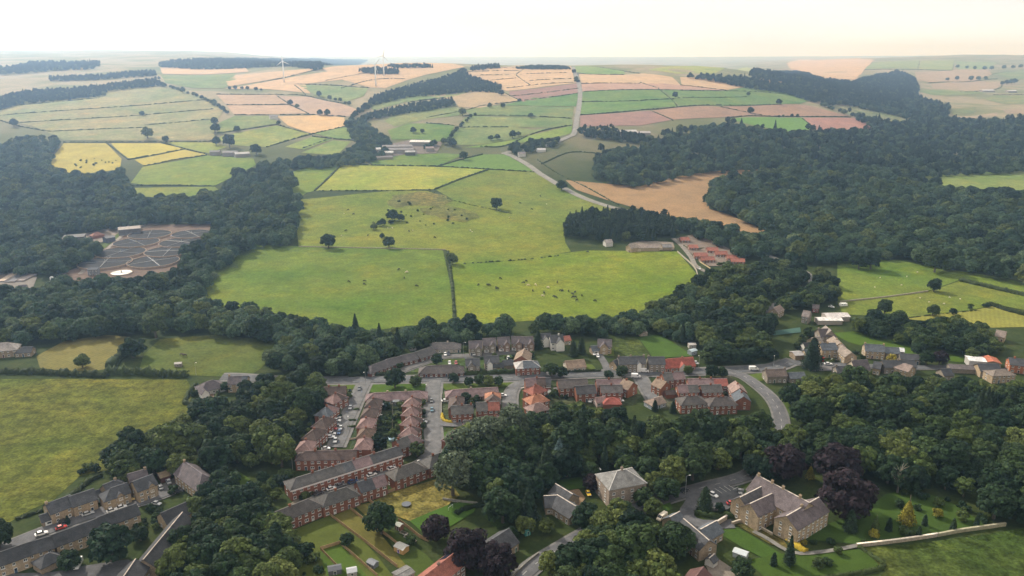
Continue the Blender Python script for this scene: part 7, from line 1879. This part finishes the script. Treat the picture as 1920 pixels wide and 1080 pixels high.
def works(label, a, b_, **k):
    k.setdefault('mat', 'stone'); k.setdefault('wall', (0.2, 0.2, 0.21)); k.setdefault('roof', (0.2, 0.2, 0.21)); k.setdefault('wins', False); k.setdefault('cat', 'works building'); k.setdefault('name', 'works_building')
    return house(label, a, b_, **k)
works('grey control house beside the nearest filter bed', (166,503), (184,502), D=7, He=5, Hr=5.6, wall=(0.24, 0.245, 0.27), roof=(0.08, 0.085, 0.10), wins=True)
works('dark concrete tank block behind the works wood', (120,443), (158,440), D=14, He=6, Hr=6.4, wall=(0.14, 0.15, 0.17), roof=(0.17, 0.17, 0.17))
works('long flat grey works building behind the filter beds', (222,428), (262,424), D=14, He=6, Hr=6.5, wall=(0.16, 0.16, 0.17), roof=(0.36, 0.32, 0.29))
works('grey shed with lean-to roof by the works road', (196,444), (211,441), D=8, He=5, Hr=6, wall=(0.13, 0.14, 0.18))
works('red brown domed hut at the works', (178,436), (184,435), D=8, He=3, Hr=5.6, hip=(1, 1), wall=(0.28, 0.13, 0.1), roof=(0.3, 0.15, 0.12))
works('slate roofed hut below the settling tanks', (35,535), (48,534), D=6, He=2.8, Hr=5, roof=(0.16, 0.155, 0.17), wall=(0.3, 0.28, 0.27))
for i, (a, b_) in enumerate([((-20,528), (10,514)), ((0,530), (28,514)), ((18,531), (46,514)), ((36,529), (62,516))]):
    P = [unproj(*a), unproj(*b_)]
    d = (P[1] - P[0]); ang = math.atan2(d.y, d.x); Lq = math.hypot(d.x, d.y)
    e = empty('settling_tank', P[0], ang)
    mb = MB()
    mb.box(0, Lq, -3.5, -3.1, -0.5, 1.5); mb.box(0, Lq, 3.1, 3.5, -0.5, 1.5); mb.box(0, 0.4, -3.1, 3.1, -0.5, 1.5); mb.box(Lq - 0.4, Lq, -3.1, 3.1, -0.5, 1.5)
    obj('tank_wall', mb.mesh('tank_wall', [M['stone']]), e, color=(0.26, 0.235, 0.225))
    mb = MB(); mb.box(0.4, Lq - 0.4, -3.1, 3.1, 0.2, 1.0)
    obj('tank_bed', mb.mesh('tank_bed', [M['media']]), e, color=[(0.3, 0.25, 0.22), (0.42, 0.34, 0.27), (0.15, 0.15, 0.16), (0.3, 0.26, 0.25)][i])
    tag(e, 'long rectangular settling tank, %s from the left edge' % ['first', 'second', 'third', 'fourth'][i], 'tank', 'rectangular settling tanks')
for i, (x, y) in enumerate([(98,527), (104,529), (110,526), (117,528)]):
    p = unproj(x, y)
    mb = MB(); mb.lathe([(1.5, -0.3), (1.5, 3.2), (0.8, 3.9), (0.0, 4.0)], 16)
    o = obj('storage_tank', mb.mesh('storage_tank', [M['plain']], True), None, p, color=(0.6, 0.6, 0.6))
    tag(o, 'small pale storage tank by the works road, %s of four' % ['first', 'second', 'third', 'last'][i], 'tank', 'small pale storage tanks')

# ------------------------------------------------------------------ wind turbines
def turbine(base, hub, blade_px, a0, label):
    p = unproj(*base)
    d = math.hypot(p.x, p.y)
    Ht = (base[1] - hub[1]) / FOC * d * 1.02
    Rb = blade_px / FOC * d
    e = empty('wind_turbine', p)
    wm = M['white']
    mb = MB(); mb.tube((0, 0, -1), (0, 0, Ht), 1.7, 0.9, 14)
    obj('tower', mb.mesh('tower', [wm], True), e)
    mb = MB(); mb.box(-1.1, 1.1, -1.6, 3.2, -0.9, 1.1)
    obj('nacelle', mb.mesh('nacelle', [wm]), e, (0, 0, Ht + 0.6))
    mb = MB(); mb.tube((0, -2.6, 0), (0, -1.5, 0), 0.4, 1.0, 10)
    hb_ = obj('hub', mb.mesh('hub', [wm], True), e, (0, 0, Ht + 0.6))
    mb = MB()
    V = []
    for z, c, t in ((0.8, 0.7, 0.6), (Rb * 0.2, 1.5, 0.35), (Rb * 0.6, 0.95, 0.2), (Rb, 0.25, 0.08)):
        V += [(-c * 0.35, -t, z), (c * 0.65, 0, z), (-c * 0.35, t, z)]
    F = []
    for i in range(3):
        for k in range(3):
            F.append((i * 3 + k, i * 3 + (k + 1) % 3, (i + 1) * 3 + (k + 1) % 3, (i + 1) * 3 + k))
    F += [(2, 1, 0), (9, 10, 11)]
    bl_ = mesh('blade', V, F, [wm])
    for k in range(3):
        q = obj('blade', bl_, e, (0, -2.1, Ht + 0.6))
        q.rotation_euler = (0, a0 + k * 2 * math.pi / 3, 0)
        q.scale = (1.3, 1.3, 1)
    tag(e, label, 'wind turbine', 'wind turbines on the far ridge')
turbine((533,155), (531,120), 13, -0.1, 'white wind turbine standing alone on the left stubble')
turbine((705,162), (704,126), 14, 0.7, 'white wind turbine, nearer of the close pair')
turbine((720,143), (720,109), 14, 0.25, 'white wind turbine, farther of the close pair')

# ------------------------------------------------------------------ animals (one continuous skinned body each)
def skin_animal(name, joints, edges, mat):
    me = bpy.data.meshes.new(name)
    me.from_pydata([j[:3] for j in joints], edges, [])
    o = bpy.data.objects.new(name + '_src', me)
    COL.objects.link(o)
    md = o.modifiers.new('skin', 'SKIN')
    for i, j in enumerate(joints):
        me.skin_vertices[0].data[i].radius = (j[3], j[3])
    me.skin_vertices[0].data[0].use_root = True
    sb = o.modifiers.new('sub', 'SUBSURF'); sb.levels = 1; sb.render_levels = 1
    dg = bpy.context.evaluated_depsgraph_get()
    res = bpy.data.meshes.new_from_object(o.evaluated_get(dg))
    bpy.data.objects.remove(o)
    res.materials.clear(); res.materials.append(mat)
    res.name = name
    return res
def quad(L_, Hh, r_, head_drop, neck):
    j = [(0, 0, Hh, r_), (-L_ * 0.45, 0, Hh * 1.02, r_ * 0.85), (L_ * 0.42, 0, Hh * 0.99, r_ * 0.95),
         (L_ * 0.68, 0, Hh * neck, r_ * 0.5), (L_ * 0.88, 0, Hh * neck - head_drop, r_ * 0.42), (L_ * 1.02, 0, Hh * neck - head_drop * 1.5, r_ * 0.28)]
    e = [(0, 1), (0, 2), (2, 3), (3, 4), (4, 5)]
    for k, (par, x) in enumerate(((1, -L_ * 0.44), (2, L_ * 0.40))):
        for s in (-1, 1):
            n = len(j)
            kx = 0.10 * L_ * (-1 if par == 1 else 0.0)
            j += [(x, s * r_ * 0.62, Hh * 0.72, r_ * 0.36), (x + kx * 0.7, s * r_ * 0.62, Hh * 0.36, r_ * 0.2), (x + kx * 0.2, s * r_ * 0.62, 0.02, r_ * 0.15)]
            e += [(par, n), (n, n + 1), (n + 1, n + 2)]
    n = len(j)
    j += [(-L_ * 0.58, 0, Hh * 0.95, r_ * 0.12), (-L_ * 0.62, 0, Hh * 0.5, r_ * 0.08)]
    e += [(1, n), (n, n + 1)]
    return j, e
m_cow = simple('black_cattle_hide', (0.012, 0.011, 0.011), 0.7)
m_cowp = simple('cream_cattle_hide', (0.55, 0.47, 0.36), 0.8)
m_horse = simple('dark_horse_coat', (0.05, 0.03, 0.02), 0.6)
m_sheep = simple('sheep_fleece', (0.62, 0.58, 0.5), 0.95, var=0.1, scale=6)
j, e_ = quad(1.5, 1.0, 0.42, 0.5, 0.85); ME_COW = skin_animal('black_cow', j, e_, m_cow)
ME_COWP = ME_COW.copy(); ME_COWP.materials.clear(); ME_COWP.materials.append(m_cowp)
j, e_ = quad(0.85, 0.62, 0.30, 0.28, 0.95); ME_SHEEP = skin_animal('sheep', j, e_, m_sheep)
j, e_ = quad(1.6, 1.25, 0.36, 0.6, 1.0); ME_HORSE = skin_animal('horse', j, e_, m_horse)
def beast(me, x, y, label, cat, group, s=1.0):
    p = unproj(x, y, 0.0)
    o = obj(cat, me, None, (p.x, p.y, p.z + lift(p.y) + 0.1), rz=random.uniform(0, 6.28), scale=s)
    tag(o, label, cat, group)
for x, y in [(748,507),(758,523),(654,530),(683,529),(683,535),(781,538)]:
    beast(ME_COW, x, y, 'black cow in the large green pasture', 'cow', 'black cattle in the green pasture', 1.25)
for x, y in [(938,524),(897,536),(914,536),(917,536),(930,541),(933,543),(982,532),(987,529),(999,547),(1020,551),(1045,531),(1051,547),(1054,547),(1066,548),(1073,553),(1078,550),(1074,559),(1079,559),(1081,565),(1091,556),(1116,566),(1039,558),(1042,559),(1102,474)]:
    beast(ME_COW, x, y, 'black cow grazing the yellow green pasture', 'cow', 'black cattle in the yellow green pasture', 1.25)
for x, y in [(653,395),(663,403),(700,419),(975,382),(1013,369),(997,394),(649,434),(690,443),(815,447),(767,435)]:
    beast(ME_COW, x, y, 'black cow scattered over the tussocky pasture', 'cow', 'black cattle in the tussocky pasture', 1.25)
for x, y in [(990,537),(1004,536),(1028,541),(1017,557),(763,512)]:
    beast(ME_COWP, x, y, 'pale cream cow among the black cattle', 'cow', 'pale cattle', 1.25)
for x, y in [(885,436),(882,433),(955,409),(1025,384),(727,429),(735,428),(736,429),(774,433),(645,402),(640,443)]:
    beast(ME_SHEEP, x, y, 'white sheep on the tussocky pasture', 'sheep', 'white sheep on the tussocky pasture', 1.1)
for x, y in [(1700,520),(1720,512),(1650,522),(1690,536),(1725,560),(1742,568),(1780,559),(1800,562),(1770,571),(1640,540)]:
    beast(ME_SHEEP, x, y, 'white sheep on the pasture by the oak wood', 'sheep', 'white sheep by the oak wood', 1.05)
beast(ME_HORSE, 341, 668, 'dark horse in the paddock, left one', 'horse', None, 1.2)
beast(ME_HORSE, 347, 669, 'dark horse in the paddock, right one', 'horse', None, 1.2)

# ------------------------------------------------------------------ lamps, sheds and garden things
def lamp_post(x, y, h, label):
    p = unproj(x, y)
    e = empty('street_lamp', p, random.uniform(0, 6))
    mb = MB(); mb.tube((0, 0, -0.3), (0, 0, h), 0.1, 0.06, 8); mb.tube((0, 0, h), (1.2, 0, h + 0.25), 0.05, 0.05, 6)
    obj('post', mb.mesh('lamp_post', [M['metal']]), e)
    mb = MB(); mb.box(1.0, 1.75, -0.16, 0.16, h + 0.18, h + 0.36)
    obj('lamp_head', mb.mesh('lamp_head', [M['white']]), e)
    tag(e, label, 'street lamp')
for x, y, h, lab in [(1285,928,9,'street lamp on the manor road'), (549,882,7,'street lamp at the end of the brick terrace'), (1450,690,8,'street lamp by the road junction'), (686,722,8,'street lamp at the cul-de-sac mouth'), (800,742,7,'street lamp on the estate street corner'), (654,808,7,'street lamp beside the cul-de-sac'), (1310,690,8,'street lamp by the red tiled bungalow'), (869,668,9,'pole beside the modern stone houses'), (368,704,8,'telegraph pole beside the left paddock')]:
    lamp_post(x, y, h, lab)
def shed(x, y, w_, d, h, wallc, roofc, label, ang=0.4, name='garden_shed', doorc=None):
    p = unproj(x, y)
    e = empty(name, p, ang)
    mb = MB()
    mb.add([(-w_/2, -d/2, -0.2), (w_/2, -d/2, -0.2), (w_/2, d/2, -0.2), (-w_/2, d/2, -0.2), (-w_/2, -d/2, h), (w_/2, -d/2, h), (w_/2, d/2, h), (-w_/2, d/2, h), (-w_/2, 0, h + 0.5), (w_/2, 0, h + 0.5)],
           [(0, 1, 5, 4), (2, 3, 7, 6), (1, 2, 6, 9, 5), (3, 0, 4, 8, 7)])
    obj('wall', mb.mesh('shed_wall', [M['wood']]), e, color=wallc)
    mb = MB()
    for s in (-1, 1):
        mb.add([(-w_/2 - 0.15, s * (d/2 + 0.2), h - 0.1), (w_/2 + 0.15, s * (d/2 + 0.2), h - 0.1), (w_/2 + 0.15, 0, h + 0.55), (-w_/2 - 0.15, 0, h + 0.55),
                (-w_/2 - 0.15, s * (d/2 + 0.2), h - 0.02), (w_/2 + 0.15, s * (d/2 + 0.2), h - 0.02), (w_/2 + 0.15, 0, h + 0.63), (-w_/2 - 0.15, 0, h + 0.63)],
               [(0, 1, 2, 3), (7, 6, 5, 4), (0, 4, 5, 1), (1, 5, 6, 2), (3, 7, 4, 0)])
    obj('roof', mb.mesh('shed_roof', [M['plain']]), e, color=roofc)
    obj('door', ME_DOOR, e, (0, -d / 2 - 0.005, 0), rz=math.pi, scale=(0.9, 1, 1.8), color=doorc or tuple(k * 0.8 for k in wallc))
    tag(e, label, 'shed')
shed(749,992,2.6,2.2,2.1,(0.20,0.10,0.07),(0.30,0.32,0.28),'small brown shed with mossy roof beside the garden beds', -0.6)
shed(753,1034,4.6,3.4,2.4,(0.45,0.28,0.12),(0.40,0.39,0.36),'large tan garden shed with purple door', -0.6, doorc=(0.25,0.16,0.45))
shed(628,1074,4.6,3.2,2.2,(0.10,0.10,0.11),(0.08,0.085,0.10),'dark roofed summerhouse at the bottom edge', 0.3)
shed(660,1078,3.4,3.0,2.2,(0.3,0.28,0.25),(0.35,0.36,0.38),'grey roofed shed at the bottom edge', 0.3)
shed(699,1062,3.6,2.6,2.0,(0.14,0.15,0.16),(0.14,0.15,0.17),'dark tarpaulin covered shed between the fences', -0.6)
shed(984,991,2.8,2.2,2.2,(0.04,0.05,0.05),(0.6,0.62,0.62),'black shed with white roof above the bottom road', 0.5)
shed(988,1002,2.4,2.0,1.8,(0.06,0.25,0.22),(0.08,0.30,0.27),'small teal hut beside the black shed', 0.5)
shed(1388,1044,5.0,3.2,2.2,(0.3,0.33,0.33),(0.42,0.46,0.47),'glass greenhouse among the shrubs below the manor', -0.6, 'greenhouse')
shed(1297,652,4.5,3.5,2.6,(0.35,0.33,0.31),(0.42,0.40,0.38),'grey shed behind the red tiled bungalow', 0.1)
shed(1298,664,5,3.5,2.6,(0.3,0.34,0.38),(0.34,0.42,0.46),'blue grey lean-to behind the red tiled bungalow', 0.6)
shed(1205,629,5,4,2.4,(0.30,0.25,0.2),(0.3,0.25,0.22),'brown hut at the top of the strip garden', 0.2)
shed(812,647,4,3,2.4,(0.4,0.42,0.42),(0.5,0.54,0.55),'pale hut behind the stepped bungalows, upper', 0.3)
shed(774,656,4,3,2.2,(0.3,0.3,0.3),(0.4,0.44,0.42),'pale hut behind the stepped bungalows, lower', 0.3)
shed(715,765,3,2.5,2.1,(0.2,0.2,0.2),(0.28,0.31,0.34),'grey shed in the estate back gardens, upper', 0.1)
shed(711,786,3,2.2,2.0,(0.45,0.43,0.4),(0.55,0.54,0.52),'white shed in the estate back gardens', 0.1)
shed(743,758,3.2,2.4,2.1,(0.12,0.12,0.12),(0.2,0.21,0.22),'dark shed in the estate back gardens', 0.1)
shed(897,748,3.2,2.6,2.1,(0.3,0.4,0.48),(0.42,0.55,0.64),'pale blue shed in the second estate block', 0.0)
shed(1025,741,4.5,3,2.1,(0.4,0.42,0.38),(0.5,0.53,0.48),'pale green roofed shed behind the orange roofed house', 0.2)
shed(1044,735,3.5,2.6,2.1,(0.4,0.4,0.4),(0.5,0.5,0.5),'grey shed behind the brick hall', 0.2)
shed(335,690 - 3,4,3,2.2,(0.2,0.18,0.16),(0.3,0.28,0.26),'field shelter at the paddock hedge', 0.2)
# trampoline, pool, parasol, goal, tent, phone box
p = unproj(762, 948); e = empty('trampoline', p)
mb = MB(); mb.lathe([(1.95, 0.75), (1.95, 0.85), (1.7, 0.86), (0.0, 0.84)], 24); obj('bed', mb.mesh('trampoline_bed', [M['plain']]), e, color=(0.09, 0.10, 0.12))
for k in range(6):
    a = k * math.pi / 3; mb = MB(); mb.tube((math.cos(a) * 1.9, math.sin(a) * 1.9, 0.8), (math.cos(a) * 1.9, math.sin(a) * 1.9, -0.1), 0.05, 0.05, 5); obj('leg', mb.mesh('leg', [M['metal']]), e)
tag(e, 'round grey trampoline on the straw coloured meadow', 'trampoline')
p = unproj(733, 825); e = empty('paddling_pool', p)
mb = MB(); mb.lathe([(1.6, 0), (1.7, 1.1), (1.55, 1.1), (1.5, 0.9)], 24); mb.f.pop(); mb.m.pop(); obj('side_wall', mb.mesh('pool_side', [M['plain']]), e, color=(0.30, 0.50, 0.62))
mb = MB(); mb.lathe([(1.5, 0.8), (0.0, 0.92)], 24); obj('water', mb.mesh('pool_water', [M['plain']]), e, color=(0.45, 0.62, 0.70))
tag(e, 'round pale blue garden pool behind the estate houses', 'pool')
p = unproj(1119, 888); e = empty('garden_parasol', p)
mb = MB(); mb.lathe([(1.9, 2.2), (1.8, 2.3), (0.0, 2.9)], 16); obj('canopy', mb.mesh('canopy', [M['white']]), e)
mb = MB(); mb.tube((0, 0, 0), (0, 0, 2.8), 0.05, 0.05, 6); obj('pole', mb.mesh('pole', [M['metal']]), e)
tag(e, 'white round parasol behind the square stone house', 'parasol')
p = unproj(845, 956); e = empty('goal_post', p, 1.0)
for s in (-1, 1):
    mb = MB(); mb.tube((s * 1.5, 0, 0), (s * 1.5, 0, 1.8), 0.06, 0.06, 6); obj('post', mb.mesh('goal_upright', [M['white']]), e)
mb = MB(); mb.tube((-1.5, 0, 1.8), (1.5, 0, 1.8), 0.06, 0.06, 6); obj('crossbar', mb.mesh('goal_crossbar', [M['white']]), e)
tag(e, 'small white goal on the bright green lawn', 'goal')
p = unproj(1172, 937); e = empty('garden_tent', p, 0.6)
mb = MB(); mb.add([(-1.8, -1.4, 0), (1.8, -1.4, 0), (1.8, 1.4, 0), (-1.8, 1.4, 0), (-1.8, -1.0, 1.6), (1.8, -1.0, 1.6), (1.8, 1.0, 1.6), (-1.8, 1.0, 1.6), (-1.8, 0, 2.2), (1.8, 0, 2.2)],
       [(0, 1, 5, 4), (4, 5, 9, 8), (8, 9, 6, 7), (7, 6, 2, 3), (1, 2, 6, 9, 5), (0, 4, 8, 7, 3)])
obj('canvas', mb.mesh('canvas', [M['plain']]), e, color=(0.06, 0.30, 0.55))
mb = MB(); mb.tube((-1.9, 0, 2.22), (1.9, 0, 2.22), 0.04, 0.04, 5); obj('ridge_pole', mb.mesh('ridge_pole', [M['metal']]), e)
tag(e, 'bright blue tent in front of the square stone house', 'tent')
p = unproj(1543, 677); e = empty('telephone_box', p, 0.3)
mb = MB(); mb.box(-0.45, 0.45, -0.45, 0.45, 0, 2.3); mb.box(-0.5, 0.5, -0.5, 0.5, 2.3, 2.45); mb.lathe([(0.45, 2.45), (0.2, 2.6), (0, 2.62)], 8)
obj('cabin', mb.mesh('cabin', [M['plain']]), e, color=(0.5, 0.03, 0.02))
for s, a in ((1, 0), (-1, math.pi)):
    q = obj('window', ME_PANE, e, (0, s * 0.45, 1.3), rz=a, scale=(0.7, 1, 1.6))
tag(e, 'red telephone box beside the village square', 'telephone box')
# solar panels on the red tiled terrace: each panel a part
hs = [o for o in COL.objects if o.get('label', '').startswith('red tiled terrace')][0]
mb = MB(); mb.box(-0.5, 0.5, -0.82, 0.82, 0, 0.05)
ME_SOL = mb.mesh('solar_panel', [simple('solar_cell', (0.015, 0.025, 0.05), 0.2, spec=0.6)])
pit = math.atan((8.2 - 5.2) / 4.5)
Lr_ = 0
for i in range(4):
    for k in range(2):
        yy = 1.4 + k * 1.75
        q = obj('solar_panel', ME_SOL, hs, (14.0 + i * 1.06, yy, 8.2 + 0.28 - yy * math.tan(pit)))
        q.rotation_euler = (-pit, 0, 0)
# low raised beds and patio clutter behind the estate houses: real boxes, each its own thing
bed_rnd = random.Random(5)
for i, (x, y, lab) in enumerate([(757,1000,'raised vegetable bed beside the fence, upper'), (765,1008,'raised vegetable bed beside the fence, middle'), (773,1014,'raised vegetable bed beside the fence, lower')]):
    p = unproj(x, y); e = empty('raised_bed', p, -0.6)
    mb = MB(); mb.box(-1.6, 1.6, -0.8, -0.7, 0, 0.4); mb.box(-1.6, 1.6, 0.7, 0.8, 0, 0.4); mb.box(-1.6, -1.5, -0.7, 0.7, 0, 0.4); mb.box(1.5, 1.6, -0.7, 0.7, 0, 0.4)
    obj('frame', mb.mesh('bed_frame', [M['wood']]), e, color=(0.3, 0.28, 0.25))
    mb = MB(); mb.box(-1.5, 1.5, -0.7, 0.7, 0, 0.33); obj('soil', mb.mesh('bed_soil', [M['soil']]), e, color=(0.05, 0.045, 0.03))
    tag(e, lab, 'planter')
p = unproj(1000, 722)
e = empty('flower_bed', unproj(977, 725))
mb = MB(); mb.lathe([(2.6, -0.1), (2.6, 0.35), (2.2, 0.35), (2.1, 0.2)], 20); mb.f.pop(); mb.m.pop(); obj('kerb', mb.mesh('bed_kerb', [M['stone']]), e, color=(0.6, 0.55, 0.5))
mb = MB(); mb.lathe([(2.15, 0.1), (1.0, 0.4), (0, 0.5)], 16); obj('soil', mb.mesh('round_soil', [M['soil']]), e, color=(0.06, 0.06, 0.03))
tag(e, 'round kerbed flower bed beside the estate street', 'flower bed')

# ------------------------------------------------------------------ garden planting round the estate
GARD = [
 ('small shrub in the gardens of the left estate row', [(560,850),(590,785),(610,745),(650,735),(664,732),(636,795),(612,845)], 26),
 ('small shrub in the back gardens of the estate block', [(690,840),(700,760),(712,748),(762,748),(756,800),(745,815),(725,840)], 34),
 ('small shrub in the front gardens along the estate street', [(786,745),(800,745),(800,812),(786,815)], 12),
 ('small shrub in the gardens of the second estate block', [(862,748),(900,748),(905,775),(862,778)], 14),
 ('small shrub behind the left estate row', [(556,848),(585,780),(600,735),(612,732),(590,790),(566,850)], 16),
 ('small shrub in the gardens beside the orange roofed houses', [(1012,725),(1075,722),(1075,745),(1030,755),(1014,750)], 18),
 ('small shrub in the yards of the purple roofed houses', [(1240,718),(1370,712),(1375,745),(1250,750)], 16),
 ('small shrub round the modern stone houses', [(870,655),(1000,650),(1000,695),(870,697)], 22),
 ('small shrub round the stepped bungalows', [(700,690),(760,672),(800,660),(812,672),(760,695)], 16),
 ('small shrub between the village cottages', [(1480,640),(1520,620),(1570,660),(1640,665),(1720,672),(1720,690),(1600,690),(1500,675)], 40),
 ('small shrub in the terrace front gardens', [(560,930),(650,898),(740,872),(742,880),(650,910),(565,940)], 16),
 ('small shrub in the stone terrace gardens', [(250,960),(290,955),(310,975),(280,1010),(250,1010)], 14),
 ('small shrub along the fenced gardens', [(545,1040),(600,1040),(600,1080),(548,1080)], 10),
 ('small shrub in the manor garden border', [(1660,925),(1700,918),(1760,928),(1850,975),(1840,985),(1760,940)], 14),
 ('small shrub in the tussocky pasture', [(720,395),(740,375),(850,385),(900,410),(870,425),(740,425)], 26),
 ('small thorn bush in the sunlit yellow field', [(130,310),(150,295),(220,300),(222,312),(140,322)], 16),
]
for gi_, (lab, pts, n) in enumerate(GARD):
    poly = pxpoly(pts)
    rnd = random.Random(50 + gi_)
    xs = [p[0] for p in poly]; ys = [p[1] for p in poly]
    k = 0; tries = 0
    while k < n and tries < 900:
        tries += 1
        x, y = rnd.uniform(min(xs), max(xs)), rnd.uniform(min(ys), max(ys))
        a1, a2 = np.array([x]), np.array([y])
        if not inside(poly, a1, a2)[0] or not foot_clear(a1, a2, -0.5)[0] or not road_clear(a1, a2, 0.5)[0]: continue
        plant(rnd.choice(['shrub', 'shrub', 'shrub', 'shrub_light']), (x, y, gz(x, y)), rnd.uniform(0.7, 1.9), lab, 'shrub', 'shrub', lab.replace('small shrub', 'small shrubs').replace('small thorn bush', 'small thorn bushes'))
        k += 1
for i, y in enumerate((757, 768, 780, 806, 818)):
    hedge([(706 + i * -2, y + 2), (735 - i, y)], 1.3, 1.2, 'low garden hedge behind the second estate row, %s from the top' % ['first', 'second', 'third', 'fourth', 'fifth'][i])
    hedge([(738 - i, y + 1), (760 - i, y - 1)], 1.2, 1.0, 'low garden hedge behind the pink roofed row, %s from the top' % ['first', 'second', 'third', 'fourth', 'fifth'][i])
for i, (a, b_) in enumerate([((785,758), (798,757)), ((784,772), (798,771)), ((783,784), (798,783)), ((782,800), (797,799)), ((655,790), (668,789)), ((652,802), (666,801)), ((662,770), (674,769))]):
    hedge([a, b_], 1.2, 0.9, 'short front garden hedge beside the estate streets', group='short front garden hedges')
for i, (a, b_) in enumerate([((737,752), (735,835)), ((884,765), (886,785))]):
    fence([a, b_], 'grey timber fence %s' % ['down the middle of the estate back gardens', 'between the second block gardens'][i], (0.2, 0.18, 0.15), 0.9)
fence([(828,740), (828,775)], 'low pale garden wall panels along the estate street', (0.45, 0.42, 0.38), 0.5)
# ------------------------------------------------------------------ haze
mb = MB()
mb.box(-11800, 11800, -390, 13900, -6.0, 262.0)
hz = bpy.data.materials.new('haze_air')
hz.use_nodes = True
nt = hz.node_tree
nt.nodes.clear()
o_ = nt.nodes.new('ShaderNodeOutputMaterial')
pv = nt.nodes.new('ShaderNodeVolumePrincipled')
pv.inputs['Color'].default_value = (*HAZE_COLOR, 1)
pv.inputs['Absorption Color'].default_value = (1, 1, 1, 1)
pv.inputs['Density'].default_value = HAZE_DENSITY
pv.inputs['Anisotropy'].default_value = HAZE_G
nt.links.new(pv.outputs['Volume'], o_.inputs['Volume'])
hzo = obj('haze', mb.mesh('haze', [hz]))
tag(hzo, 'pale summer haze over the whole valley', None, None, 'stuff')
